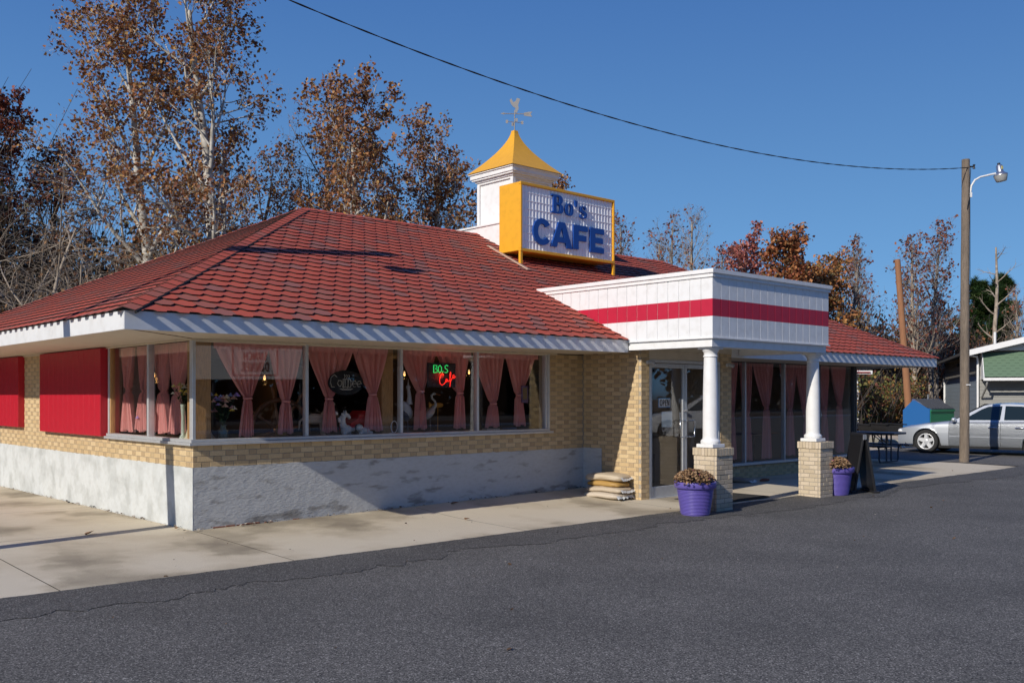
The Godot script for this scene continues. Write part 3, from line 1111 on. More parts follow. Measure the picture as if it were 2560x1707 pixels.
		for i in n:
			if h[0] == APEX_R and lerpf(APEX_R.x, APEX_L.x, (i + 0.5) / n) > 8.1 and lerpf(APEX_R.x, APEX_L.x, (i + 0.5) / n) < 10.1:
				continue
			var m = MB.new()
			m.colored = true
			var p0: Vector3 = h[0] + d * (float(i) / n) - dir * 0.03 + nn0 * 0.036
			var p1: Vector3 = h[0] + d * ((i + 1.0) / n) + nn0 * 0.024
			var tone: Color = tones[[0, 1, 2, 3, 4, 0, 1][rng.randi() % 7]]
			for q in 2:
				var sd: Vector3 = sides[q]
				var wd = 0.135
				m.col = tone
				var a = p0 + sd * wd
				var c = p1 + sd * wd
				m.qo(p0, p1, c, a, p0 - nn0 * 0.4)
				m.col = Color(0.012, 0.011, 0.011)
				var dn = -nn0 * 0.008
				m.qo(p0, a, a - nn0 * 0.013, p0 - nn0 * 0.013, p1)
				m.qo(a, c, c + dn, a + dn, p0)
			part("ridge_cap", m, mats.shingle, roof)
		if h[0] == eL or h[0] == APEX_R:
			var shadow_tube = MB.new()  # black tube added to draw the shadow line beside the capping
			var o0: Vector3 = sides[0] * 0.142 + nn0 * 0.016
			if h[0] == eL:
				shadow_tube.tube([h[0] + o0 - dir * 0.04, h[0] + o0 + d * 0.5, h[1] + o0], [0.015, 0.014, 0.013], 8)
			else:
				shadow_tube.tube([Vector3(8.1, APEX_L.y, APEX_L.z) + o0, h[1] + o0], [0.014, 0.014], 8)
			part("hip_shadow_line", shadow_tube, mats.roof_felt, roof)


func portico() -> void:
	var t = thing("entrance_portico", "white boxy entrance portico with a red band on two columns and brick piers", "portico")
	var x0 = 6.675
	var x1 = 9.99
	var z1 = 2.877
	var z0 = -0.95
	var yb = 2.525
	var yc = 3.423
	var core = MB.new()
	core.bx(Vector3(x0 + 0.012, yb, z0), Vector3(x0 + 0.06, yc + 0.05, z1 - 0.012))
	core.bx(Vector3(x1 - 0.06, yb, z0), Vector3(x1 - 0.012, yc + 0.05, z1 - 0.012))
	core.bx(Vector3(x0 + 0.06, yb, z1 - 0.06), Vector3(x1 - 0.06, yc + 0.05, z1 - 0.012))
	core.bx(Vector3(x0 + 0.06, yc, z0), Vector3(x1 - 0.06, yc + 0.02, z1 - 0.06))
	part("parapet_core", core, mats.white_paint, t)
	var white = Color(0.78, 0.785, 0.79)
	var red = Color(0.50, 0.014, 0.045)
	var board = func(p: Vector3, u: Vector3, nrm: Vector3, w: float) -> void:
		var m = MB.new()
		m.colored = true
		var bs = Basis(u, Vector3.UP, nrm)
		for q in [[yb, 2.833, white], [2.833, 3.09, red], [3.09, yc, white]]:
			m.col = q[2]
			var h: float = q[1] - q[0]
			var cy: float = (q[0] + q[1]) * 0.5
			var c = p + Vector3(0, cy, 0)
			# front, with chamfered long edges
			var e = 0.004
			var pts = func(a: float, bq: float, d: float) -> Vector3:
				return c + bs * Vector3(a, bq, d)
			var hw = w * 0.5
			var hh = h * 0.5
			m.quad(pts.call(-hw + e, -hh, 0.0), pts.call(hw - e, -hh, 0.0), pts.call(hw - e, hh, 0.0), pts.call(-hw + e, hh, 0.0))
			m.quad(pts.call(-hw, -hh, -e), pts.call(-hw + e, -hh, 0.0), pts.call(-hw + e, hh, 0.0), pts.call(-hw, hh, -e))
			m.quad(pts.call(hw - e, -hh, 0.0), pts.call(hw, -hh, -e), pts.call(hw, hh, -e), pts.call(hw - e, hh, 0.0))
			m.quad(pts.call(-hw, -hh, -0.012), pts.call(-hw, -hh, -e), pts.call(-hw, hh, -e), pts.call(-hw, hh, -0.012))
			m.quad(pts.call(hw, -hh, -e), pts.call(hw, -hh, -0.012), pts.call(hw, hh, -0.012), pts.call(hw, hh, -e))
		part("siding_board", m, mats.painted_siding, t)
	var nf = 16
	var wf = (x1 - x0) / nf
	for i in nf:
		board.call(Vector3(x0 + wf * (i + 0.5), 0, z1), Vector3(1, 0, 0), Vector3(0, 0, 1), wf - 0.008)
	var z = z1
	while z > z0:
		board.call(Vector3(x0, 0, z - wf * 0.5), Vector3(0, 0, 1), Vector3(-1, 0, 0), wf - (0.008 if z < z1 - 0.01 else 0.004))
		board.call(Vector3(x1, 0, z - wf * 0.5), Vector3(0, 0, -1), Vector3(1, 0, 0), wf - 0.008)
		z -= wf
	# crown in two steps
	var cr = MB.new()
	for q in [[0.022, yc - 0.012, yc + 0.045], [0.045, yc + 0.045, 3.528]]:
		var o: float = q[0]
		cr.bx(Vector3(x0 - o, q[1], z1 - 0.05), Vector3(x1 + o, q[2], z1 + o))
		cr.bx(Vector3(x0 - o, q[1], z0), Vector3(x0 + 0.05, q[2], z1 - 0.05))
		cr.bx(Vector3(x1 - 0.05, q[1], z0), Vector3(x1 + o, q[2], z1 - 0.05))
	part("crown_moulding", cr, mats.white_paint, t)
	# ledge and beam under the boards
	var lg = MB.new()
	lg.bx(Vector3(x0 - 0.018, yb - 0.022, z1 - 0.05), Vector3(x1 + 0.018, yb - 0.001, z1 + 0.018))
	lg.bx(Vector3(x0 - 0.018, yb - 0.022, 1.0), Vector3(x0 + 0.05, yb - 0.001, z1 - 0.05))
	lg.bx(Vector3(x1 - 0.05, yb - 0.022, 1.25), Vector3(x1 + 0.018, yb - 0.001, z1 - 0.05))
	part("drip_ledge", lg, mats.white_paint, t)
	var bm = MB.new()
	bm.bx(Vector3(x0 + 0.02, 2.382, z1 - 0.22), Vector3(x1 - 0.055, yb - 0.022, z1 - 0.02))
	bm.bx(Vector3(x0 + 0.02, 2.382, 1.245), Vector3(x0 + 0.22, yb - 0.022, z1 - 0.22))
	bm.bx(Vector3(x1 - 0.255, 2.382, 1.245), Vector3(x1 - 0.055, yb - 0.022, z1 - 0.22))
	part("beam", bm, mats.white_paint, t)
	var cl = MB.new()
	cl.bx(Vector3(x0 + 0.06, 2.492, 1.235), Vector3(x1 - 0.06, 2.502, z1 - 0.06))
	part("porch_ceiling", cl, mats.white_paint, t)
	var dl = MB.new()
	dl.lathe([Vector2(0.0, 0.0), Vector2(0.11, 0.0), Vector2(0.13, 0.03), Vector2(0.13, 0.05)], 20, Transform3D(Basis(), Vector3(8.3, 2.44, 2.0)))
	part("ceiling_fixture", dl, mats.white_gloss, t)
	# columns on piers
	for cx in [6.885, 9.80]:
		var cz = 2.69
		var sh = MB.new()
		var prof = [Vector2(0.112, 0.935)]
		prof.append_array([Vector2(0.140, 0.936), Vector2(0.146, 0.950), Vector2(0.148, 0.965), Vector2(0.144, 0.985), Vector2(0.132, 0.998), Vector2(0.119, 1.006), Vector2(0.116, 1.02)])
		prof.append_array([Vector2(0.115, 1.06), Vector2(0.1145, 1.4), Vector2(0.110, 1.75), Vector2(0.103, 2.05), Vector2(0.098, 2.23)])
		prof.append_array([Vector2(0.108, 2.235), Vector2(0.110, 2.245), Vector2(0.108, 2.255), Vector2(0.099, 2.26), Vector2(0.099, 2.30), Vector2(0.112, 2.315), Vector2(0.124, 2.335), Vector2(0.128, 2.35), Vector2(0.10, 2.351)])
		sh.lathe(prof, 40, Transform3D(Basis(), Vector3(cx, 0, cz)))
		var cn = part("column", sh, mats.white_paint, t)
		var ab = MB.new()
		ab.cbox(Vector3(cx, 2.366, cz), Vector3(0.275, 0.03, 0.275), 0.004)
		part("abacus", ab, mats.white_paint, cn)
		var pl = MB.new()
		pl.cbox(Vector3(cx, 0.9085, cz), Vector3(0.30, 0.053, 0.30), 0.004)
		part("plinth", pl, mats.white_paint, cn)
		pier(t, Vector3(cx, 0, cz + 0.05))


func pier(t: Node3D, at: Vector3) -> void:
	var h = 0.205
	var y0 = -0.075
	var core = MB.new()
	core.bx(at + Vector3(-h + 0.006, y0 - 0.1, -h + 0.006), at + Vector3(h - 0.006, 0.875, h - 0.006))
	var p = part("brick_pier", core, textured("pier_mortar", lin(0.36, 0.32, 0.27), 0.95, (mats.mortar as StandardMaterial3D).albedo_texture, 1.5), t)
	var unit = MB.new()
	unit.cbox(Vector3.ZERO, Vector3(0.2, 0.0615, 0.04), 0.003)
	var um = unit.mesh()
	var rows = 12
	var c = (0.765 - y0) / rows
	for r in rows:
		for f in 4:
			var bs = Basis(Vector3.UP, f * PI / 2)
			var cuts = [-h, 0.0, h] if (r + f) % 2 == 0 else [-h, -h * 0.5, h * 0.5, h]
			if f % 2 == 1:
				# the two other faces butt between the first two
				cuts = cuts.map(func(q): return clampf(q, -h + 0.043, h - 0.043))
			for k in cuts.size() - 1:
				var w: float = cuts[k + 1] - cuts[k] - 0.008
				if w < 0.03:
					continue
				var lc = Vector3((cuts[k] + cuts[k + 1]) * 0.5 + rnd(-0.0015, 0.0015), y0 + c * (r + 0.5), h - 0.02 + rnd(-0.0015, 0.003))
				part("brick", um, mats[["pier_brick_a", "pier_brick_b", "pier_brick_c"][rng.randi() % 3]], p, Transform3D(bs.scaled_local(Vector3(w / 0.2, (c - 0.009) / 0.0615, 1.0)), at + bs * lc))
	var hc = 0.22
	var cap = MB.new()
	cap.bx(at + Vector3(-hc + 0.008, 0.768, -hc + 0.008), at + Vector3(hc - 0.008, 0.872, hc - 0.008))
	part("cap_core", cap, mats.pier_mortar, p)
	var un2 = MB.new()
	un2.cbox(Vector3.ZERO, Vector3(0.06, 0.112, 0.04), 0.003)
	var u2 = un2.mesh()
	for f in 4:
		var bs = Basis(Vector3.UP, f * PI / 2)
		var n = 6
		var l = hc if f % 2 == 0 else hc - 0.043
		for k in n:
			var w = 2.0 * l / n
			part("brick", u2, mats[["pier_brick_a", "pier_brick_b", "pier_brick_c"][rng.randi() % 3]], p, Transform3D(bs.scaled_local(Vector3((w - 0.007) / 0.06, 1, 1)), at + bs * Vector3(-l + w * (k + 0.5), 0.823 + rnd(-0.002, 0.002), hc - 0.02)))


func rooftop() -> void:
	# white block astride the ridge that carries the cupola
	var cu = thing("cupola", "white rooftop cupola with flared yellow roof behind the cafe sign", "cupola")
	var bl = MB.new()
	bl.bx(Vector3(8.16, 4.2, -5.2), Vector3(10.05, 5.225, -3.03))
	part("saddle", bl, mats.white_paint, cu)
	var cp = MB.new()
	cp.bx(Vector3(8.13, 5.226, -5.23), Vector3(10.08, 5.262, -3.0))
	part("saddle_cap", cp, mats.white_paint, cu)
	var c = Vector3(8.952, 0, -3.93)
	var bd = MB.new()
	bd.bx(Vector3(c.x - 0.53, 5.263, c.z - 0.53), Vector3(c.x + 0.53, 6.30, c.z + 0.53))
	part("body", bd, mats.white_paint, cu)
	var cb = MB.new()
	for q in [-1, 1]:
		for w in [-1, 1]:
			cb.bx(Vector3(c.x + q * 0.535 - 0.04, 5.264, c.z + w * 0.535 - 0.04), Vector3(c.x + q * 0.535 + 0.04, 6.19, c.z + w * 0.535 + 0.04))
	part("corner_board", cb, mats.white_paint, cu)
	var co = MB.new()
	for q in [[0.57, 6.19, 6.235], [0.60, 6.2352, 6.275], [0.655, 6.2752, 6.31], [0.68, 6.3102, 6.40], [0.71, 6.4002, 6.425]]:
		co.bx(Vector3(c.x - q[0], q[1], c.z - q[0]), Vector3(c.x + q[0], q[2], c.z + q[0]))
	part("cornice", co, mats.white_paint, cu)
	var rf = MB.new()
	var rows = []
	for i in 15:
		var f = i / 14.0
		var r = 0.735 * pow(1.0 - f, 1.55) * 0.93 + 0.05 + 0.0 * f
		rows.append([r, 6.426 + (7.37 - 6.426) * f])
	for i in 14:
		for k in 4:
			var bs = Basis(Vector3.UP, k * PI / 2)
			var r0: float = rows[i][0]
			var r1: float = rows[i + 1][0]
			rf.quad(c + bs * Vector3(-r0, rows[i][1], r0), c + bs * Vector3(r0, rows[i][1], r0), c + bs * Vector3(r1, rows[i + 1][1], r1), c + bs * Vector3(-r1, rows[i + 1][1], r1))
	rf.quad(c + Vector3(-0.05, 7.37, 0.05), c + Vector3(0.05, 7.37, 0.05), c + Vector3(0.05, 7.37, -0.05), c + Vector3(-0.05, 7.37, -0.05))
	part("flared_roof", rf, mats.sign_yellow, cu)
	# weather vane
	var v = thing("weather_vane", "old metal weather vane with arrow and bird on the cupola tip", "weather vane", Vector3(c.x, 7.36, c.z))
	var vm = mat("vane_metal", lin(0.30, 0.29, 0.28), 0.6, 0.4)
	var rod = MB.new()
	rod.tube([Vector3(0, 0, 0), Vector3(0, 0.46, 0)], [0.012, 0.009], 8)
	part("spindle", rod, vm, v)
	var view = Basis(Vector3.UP, -0.7385)
	var ar = MB.new()
	ar.tube([view * Vector3(-0.25, 0.385, 0), view * Vector3(0.30, 0.375, 0)], [0.010, 0.010], 6)
	ar.prism(PackedVector2Array([Vector2(0.20, 0.34), Vector2(0.28, 0.325), Vector2(0.38, 0.315), Vector2(0.345, 0.375), Vector2(0.385, 0.425), Vector2(0.27, 0.415), Vector2(0.20, 0.40)]), 0.01, Transform3D(view, view * Vector3(0, 0, -0.005)))
	ar.prism(PackedVector2Array([Vector2(-0.31, 0.385), Vector2(-0.22, 0.36), Vector2(-0.22, 0.41)]), 0.01, Transform3D(view, view * Vector3(0, 0, -0.005)))
	part("arrow", ar, vm, v)
	var bd2 = MB.new()
	bd2.prism(PackedVector2Array([Vector2(0.0, 0.40), Vector2(0.05, 0.40), Vector2(0.09, 0.50), Vector2(0.075, 0.56), Vector2(0.12, 0.70), Vector2(0.05, 0.72), Vector2(0.02, 0.65), Vector2(-0.03, 0.63), Vector2(-0.07, 0.71), Vector2(-0.11, 0.67), Vector2(-0.08, 0.60), Vector2(-0.04, 0.54), Vector2(0.02, 0.50)]), 0.012, Transform3D(view, view * Vector3(0, 0, -0.006)))
	part("bird", bd2, vm, v)
	var ns = MB.new()
	for k in 2:
		var d = Vector3(cos(0.5 + k * PI / 2), 0, sin(0.5 + k * PI / 2))
		ns.tube([d * -0.17 + Vector3(0, 0.20, 0), d * 0.17 + Vector3(0, 0.20, 0)], [0.007, 0.007], 6)
		for sg in [-1.0, 1.0]:
			ns.box(d * sg * 0.17 + Vector3(0, 0.20, 0), Vector3(0.05, 0.07, 0.012), view)
	part("compass_arms", ns, vm, v)
	# the sign
	var sg = thing("cafe_sign", "yellow framed rooftop sign box lettered Bo's CAFE in blue", "sign")
	var z1 = -2.368
	var zb = -2.99
	var cab = MB.new()
	cab.cbox(Vector3(9.04, 5.165, (z1 - 0.03 + zb) * 0.5), Vector3(2.735, 1.345, z1 - 0.03 - zb), 0.008)
	part("cabinet", cab, mats.sign_yellow, sg)
	var fr = MB.new()
	fr.cbox(Vector3(9.04, 5.81, z1 - 0.015), Vector3(2.75, 0.055, 0.07), 0.006)
	fr.cbox(Vector3(9.04, 4.508, z1 - 0.015), Vector3(2.75, 0.06, 0.07), 0.006)
	fr.cbox(Vector3(7.69, 5.159, z1 - 0.015), Vector3(0.045, 1.243, 0.07), 0.006)
	fr.cbox(Vector3(10.39, 5.159, z1 - 0.015), Vector3(0.045, 1.243, 0.07), 0.006)
	part("frame", fr, mats.sign_yellow, sg)
	var fc = MB.new()
	var nr = 29
	var w = 2.655 / nr
	for i in nr:
		var x = 7.7125 + w * (i + 0.5)
		var y = 4.54
		var k = 0
		while y < 5.775:
			var hh = minf(0.158, 5.781 - y)
			# half-round rib, pinched between the letter rails
			var rr = PackedVector3Array()
			var r2 = PackedVector3Array()
			for q in 7:
				var a = PI * q / 6.0
				rr.append(Vector3(x - cos(a) * w * 0.40, y + 0.003, z1 - 0.028 + sin(a) * 0.017))
				r2.append(Vector3(x - cos(a) * w * 0.40, y + hh - 0.003, z1 - 0.028 + sin(a) * 0.017))
			fc.grid([rr, r2])
			for q in 5:
				fc.to(r2[0], r2[q + 1], r2[q + 2], Vector3(x, y, z1 - 0.03))
				fc.to(rr[0], rr[q + 1], rr[q + 2], Vector3(x, y + 0.1, z1 - 0.03))
			y += 0.158
			k += 1
	fc.bx(Vector3(7.7125, 4.54, z1 - 0.032), Vector3(10.3675, 5.78, z1 - 0.0285))
	part("ribbed_face", fc, mats.sign_white, sg)
	var rails = MB.new()
	var yy = 4.54
	while yy < 5.76:
		rails.bx(Vector3(7.7125, yy - 0.0045, z1 - 0.028), Vector3(10.3675, yy + 0.0045, z1 - 0.008))
		yy += 0.158
	part("letter_rail", rails, mats.sign_white, sg)
	for q in [["B", 8.507, 8.847, 5.33, 5.704, true], ["o", 8.905, 9.137, 5.325, 5.577, true], ["'", 9.175, 9.265, 5.535, 5.66, true], ["s", 9.333, 9.54, 5.317, 5.578, true],
			["C", 8.012, 8.496, 4.650, 5.180, false], ["A", 8.496, 9.106, 4.655, 5.17, false], ["F", 9.140, 9.564, 4.668, 5.17, false], ["E", 9.640, 10.062, 4.655, 5.17, false]]:
		if q[5]:
			fit(textmesh(q[0], true, true), Rect2(q[1], q[3], q[2] - q[1], q[4] - q[3]), z1 - 0.016, 0.045, mats.sign_blue, sg, "letter")
		else:
			var lm = MB.new()
			for poly in block_letter(q[0], q[2] - q[1], q[4] - q[3]):
				lm.prism(poly, 0.045, Transform3D(Basis(), Vector3(q[1], q[3], z1 - 0.016)))
			part("letter", lm, mats.sign_blue, sg)
	for q in [[7.70, 4.19], [10.40, 4.15]]:
		for zz in [z1 - 0.02, zb + 0.03]:
			var foot: float = EAVE_T + SLOPE * (EAVE_Z - zz) + 0.0
			var lg = MB.new()
			lg.cbox(Vector3(q[0], (foot + 4.50) * 0.5, zz), Vector3(0.06, 4.50 - foot, 0.06), 0.004)
			part("leg", lg, mats.sign_yellow, sg)
	# raw flashing board lying on the slope beside the sign
	var fb = MB.new()
	var a = Vector3(7.70, 4.663 + 0.03, -3.349)
	var e = Vector3(7.50, 4.015 + 0.04, -1.939)
	var d = (e - a).normalized()
	var up = Vector3(0, 1, SLOPE).normalized()
	fb.cbox((a + e) * 0.5, Vector3(0.075, 0.02, a.distance_to(e)), 0.003, Basis(up.cross(d).normalized(), up, d))
	solo("flashing_board", fb, mat("raw_board", lin(0.52, 0.36, 0.27), 0.8), "narrow bare wooden board lying on the red shingles beside the sign", "board")


# heavy upright capitals cut from sheet
func block_letter(ch: String, w: float, h: float) -> Array:
	var t = 0.15
	if ch == "E":
		return [PackedVector2Array([Vector2(0, 0), Vector2(w, 0), Vector2(w, 0.115), Vector2(t, 0.115), Vector2(t, h * 0.39), Vector2(w * 0.92, h * 0.39), Vector2(w * 0.92, h * 0.39 + 0.115), Vector2(t, h * 0.39 + 0.115), Vector2(t, h - 0.115), Vector2(w, h - 0.115), Vector2(w, h), Vector2(0, h)])]
	if ch == "F":
		return [PackedVector2Array([Vector2(0, 0), Vector2(t, 0), Vector2(t, h * 0.36), Vector2(w * 0.9, h * 0.36), Vector2(w * 0.9, h * 0.36 + 0.115), Vector2(t, h * 0.36 + 0.115), Vector2(t, h - 0.115), Vector2(w, h - 0.115), Vector2(w, h), Vector2(0, h)])]
	if ch == "A":
		var half = PackedVector2Array([Vector2(0, 0), Vector2(0.16, 0), Vector2(0.193, h * 0.20), Vector2(w * 0.5, h * 0.20), Vector2(w * 0.5, h * 0.40), Vector2(0.232, h * 0.40), Vector2(w * 0.5, h * 0.80), Vector2(w * 0.5, h), Vector2(w * 0.5 - 0.09, h)])
		var other = PackedVector2Array()
		for i in range(half.size() - 1, -1, -1):
			other.append(Vector2(w - half[i].x, half[i].y))
		return [half, other]
	var p = PackedVector2Array()
	var a0 = deg_to_rad(36.0)
	for k in 29:
		var a = lerpf(a0, TAU - a0, k / 28.0)
		p.append(Vector2(w * 0.5 + cos(a) * w * 0.53, h * 0.5 + sin(a) * h * 0.5))
	for k in 29:
		var a = lerpf(TAU - a0 * 1.1, a0 * 1.1, k / 28.0)
		p.append(Vector2(w * 0.5 + cos(a) * (w * 0.53 - 0.13), h * 0.5 + sin(a) * (h * 0.5 - 0.108)))
	return [p]


func curtain_mesh(t0: float, t1: float, tie: float, b0: float, b1: float, yt: float, ytie: float, yb: float, sd: int) -> MB:
	var m = MB.new()
	var r = RandomNumberGenerator.new()
	r.seed = sd
	var cols = 46
	var rws = 30
	var k = r.randf_range(4.5, 6.5)
	var ph = r.randf_range(0, TAU)
	var ph2 = r.randf_range(0, TAU)
	var rows = []
	for i in rws + 1:
		var f = float(i) / rws
		var y = lerpf(yt, yb, f)
		var l: float
		var q: float
		var gather: float
		if y > ytie:
			var s = (yt - y) / (yt - ytie)
			var e = pow(s, 1.25)
			l = lerpf(t0, tie - 0.045, e)
			q = lerpf(t1, tie + 0.045, e)
			gather = s
		else:
			var s = (ytie - y) / (ytie - yb)
			var e = pow(s, 0.7)
			l = lerpf(tie - 0.045, b0, e)
			q = lerpf(tie + 0.045, b1, e)
			gather = 1.0 - s * 0.6
		var row = PackedVector3Array()
		for j in cols + 1:
			var u = float(j) / cols
			var amp = lerpf(0.026, 0.042, gather) * (0.5 if absf(y - ytie) < 0.03 else 1.0)
			var zz = amp * sin(u * TAU * k + ph + 0.6 * sin(u * 5.0 + ph2)) + 0.4 * amp * sin(u * TAU * (k * 2.3) + ph2)
			var hem = 0.0
			if f > 0.97:
				hem = 0.018 * sin(u * 9.0 + ph)
			row.append(Vector3(lerpf(l, q, u), y + hem, zz))
		rows.append(row)
	m.grid(rows)
	# the tie band
	var ring = []
	for j in 9:
		var an = PI * j / 8.0
		ring.append(Vector3(tie - cos(an) * 0.056, ytie, sin(an) * 0.045))
	m.tube(ring, [0.012, 0.014, 0.014, 0.014, 0.014, 0.014, 0.014, 0.014, 0.012], 6)
	return m


func window_things() -> void:
	var order = ["first", "second", "third", "fourth", "fifth", "sixth", "seventh", "eighth"]
	var z = -0.15
	var fr = [[0.34, 1.13, 0.80, 0.68, 0.89, 1.62, 1.125], [1.10, 1.60, 1.356, 1.25, 1.46, 1.58, 1.16], [1.64, 2.42, 2.014, 1.90, 2.145, 1.61, 1.155], [2.40, 3.0, 2.736, 2.60, 2.91, 1.67, 1.155], [3.22, 3.89, 3.59, 3.49, 3.71, 1.72, 1.165], [3.86, 4.56, 4.35, 4.24, 4.46, 1.695, 1.16], [4.62, 5.28, 5.03, 4.88, 5.15, 1.53, 1.165], [5.26, 6.0, 5.58, 5.48, 5.745, 1.665, 1.175]]
	for i in fr.size():
		var q: Array = fr[i]
		solo("curtain", curtain_mesh(q[0], q[1], q[2], q[3], q[4], 2.34, q[5], q[6], 100 + i), mats.curtain_pink, "pink tied curtain in front window, %s from the corner post" % order[i], "curtain", "pink curtains in the front window", Vector3(0, 0, z))
	var sd = [[-2.78, -2.28, -2.506, -2.78, -2.28, 1.73, 1.155], [-2.12, -1.72, -1.87, -2.20, -1.80, 1.72, 1.165], [-1.55, -1.02, -1.232, -1.51, -1.04, 1.71, 1.16], [-1.02, -0.35, -0.785, -1.01, -0.58, 1.70, 1.165]]
	for i in sd.size():
		var q: Array = sd[i]
		# side window: the same cloth turned a quarter, running along -z
		var m = curtain_mesh(-q[1], -q[0], -q[2], -q[4], -q[3], 2.34, q[5], q[6], 130 + i)
		solo("curtain", m, mats.curtain_pink, "pink tied curtain in side window, %s from the red board" % order[i], "curtain", "pink curtains in the side window", Vector3(0.15, 0, 0), PI / 2)
	var rt = [[10.35, 11.0, 10.75], [11.0, 11.75, 11.5], [11.8, 12.25, 12.05], [12.3, 13.05, 12.78], [13.28, 13.95, 13.70], [13.95, 14.65, 14.40], [14.75, 15.35, 15.16], [15.42, 16.1, 15.83]]
	for i in rt.size():
		var q: Array = rt[i]
		solo("curtain", curtain_mesh(q[0], q[1], q[2], q[2] - 0.14, q[2] + 0.18, 2.34, [1.25, 1.25, 1.25, 1.40, 1.34, 1.10, 1.22, 1.48][i], [0.36, 0.36, 0.32, 0.33, 0.36, 0.4, 0.36, 0.34][i], 160 + i), mats.curtain_pink, "long pink curtain in the tall window, %s from the doors" % order[i], "curtain", "long pink curtains right of the doors", Vector3(0, 0, z))
	# gathered headings that run over the curtains
	for i in 4:
		var x0: float = [0.32, 1.62, 3.17, 4.61][i]
		var x1: float = [1.56, 2.92, 4.55, 6.0][i]
		var vr = []
		for k in 4:
			var row = PackedVector3Array()
			for j in 60:
				var u = j / 59.0
				row.append(Vector3(lerpf(x0, x1, u), 2.345 - k * 0.032, 0.012 * sin(u * 90.0 + i) + 0.006 * sin(u * 211.0) + (0.008 if k == 3 else 0.0)))
			vr.append(row)
		var vm = MB.new()
		vm.grid(vr)
		solo("curtain_valance", vm, mats.curtain_pink, "gathered pink curtain heading along the top of %s front pane" % ["the first", "the second", "the third", "the fourth"][i], "valance", "pink headings in the front window", Vector3(0, 0, -0.105))
	# sign hanging in the second pane
	var cs = thing("coffee_sign", "black oval coffee sign of unlit dots hanging in front window", "sign", Vector3(2.25, 1.835, -0.085))
	var ov = MB.new()
	var pl = PackedVector2Array()
	for k in 36:
		pl.append(Vector2(cos(TAU * k / 36) * 0.285, sin(TAU * k / 36) * 0.175))
	ov.prism(pl, 0.02, Transform3D(Basis(), Vector3(0, 0, -0.01)))
	part("panel", ov, mats.black_matte, cs)
	var st = {"C": [[[0.09, 0.14], [0.05, 0.17], [0.0, 0.13], [-0.01, 0.06], [0.01, 0.0], [0.06, 0.0]]], "o": [[[0.03, 0.0], [0.0, 0.04], [0.02, 0.08], [0.06, 0.08], [0.075, 0.04], [0.05, 0.0], [0.03, 0.0]]], "e": [[[0.0, 0.045], [0.07, 0.05], [0.05, 0.085], [0.015, 0.08], [0.0, 0.04], [0.02, 0.005], [0.065, 0.01]]]}
	var dots = []
	for q in [["C", -0.245, -0.06], ["o", -0.145, -0.05], ["e", 0.10, -0.06], ["e", 0.175, -0.06]]:
		for ln in st[q[0]]:
			dots.append_array(dotted(ln, Vector2(q[1], q[2]), 0.013))
	for ln in [[[-0.06, -0.06], [-0.055, 0.05], [0.065, 0.05], [0.07, -0.06], [-0.06, -0.06]], [[-0.02, -0.06], [-0.015, 0.05]], [[0.03, -0.06], [0.025, 0.05]], [[-0.10, -0.085], [0.10, -0.085], [0.06, -0.10], [-0.06, -0.10], [-0.10, -0.085]], [[-0.03, 0.07], [-0.02, 0.09], [-0.035, 0.12]], [[0.005, 0.07], [0.015, 0.09], [0.0, 0.12]], [[0.04, 0.07], [0.05, 0.09], [0.035, 0.12]], [[0.07, 0.03], [0.095, 0.02], [0.09, -0.03], [0.07, -0.04]], [[-0.05, -0.07], [-0.035, 0.04], [-0.015, 0.06]], [[0.02, -0.07], [0.035, 0.04], [0.055, 0.06]]]:
		dots.append_array(dotted(ln, Vector2(0.0, 0.0), 0.013))
	var db = MB.new()
	for p in dots:
		db.box(Vector3(p.x, p.y, 0.012), Vector3(0.0075, 0.0075, 0.004))
	part("dots", db, mat("dot_grey", lin(0.72, 0.66, 0.55), 0.5), cs)
	var hg = MB.new()
	hg.tube([Vector3(-0.10, 0.16, 0), Vector3(-0.20, 0.50, 0)], [0.002, 0.002], 4)
	hg.tube([Vector3(0.10, 0.16, 0), Vector3(0.22, 0.50, 0)], [0.002, 0.002], 4)
	part("cord", hg, mats.black_matte, cs)
	# neon
	var ne = thing("neon_sign", "black neon panel with green BOS and red Cafe script in window", "sign", Vector3(3.936, 1.965, -0.085))
	var np = MB.new()
	np.cbox(Vector3.ZERO, Vector3(0.54, 0.37, 0.018), 0.006)
	part("panel", np, mats.black_plastic, ne)
	var green = mat("neon_green", lin(0.02, 0.35, 0.08), 0.4)
	green.emission_enabled = true
	green.emission = lin(0.03, 0.75, 0.16)
	green.emission_energy_multiplier = 0.8
	var redn = mat("neon_red", lin(0.5, 0.02, 0.01), 0.4)
	redn.emission_enabled = true
	redn.emission = lin(1.0, 0.028, 0.018)
	redn.emission_energy_multiplier = 1.0
	var bos = [[[0, 0], [0, 0.12], [0.055, 0.115], [0.06, 0.085], [0.03, 0.065], [0.065, 0.05], [0.065, 0.01], [0, 0]], [[0.11, 0.0], [0.085, 0.03], [0.085, 0.09], [0.115, 0.12], [0.145, 0.09], [0.145, 0.03], [0.11, 0.0]], [[0.175, 0.03], [0.165, 0.0]], [[0.205, 0.01], [0.24, 0.005], [0.265, 0.03], [0.25, 0.055], [0.215, 0.075], [0.21, 0.105], [0.24, 0.125], [0.27, 0.11]]]
	var nt = MB.new()
	for ln in bos:
		nt.tube(ln.map(func(p): return Vector3(-0.165 + p[0] * 1.02, 0.035 + p[1] * 0.95, 0.022)), range(ln.size()).map(func(_i): return 0.0055), 6)
	part("green_tube", nt, green, ne)
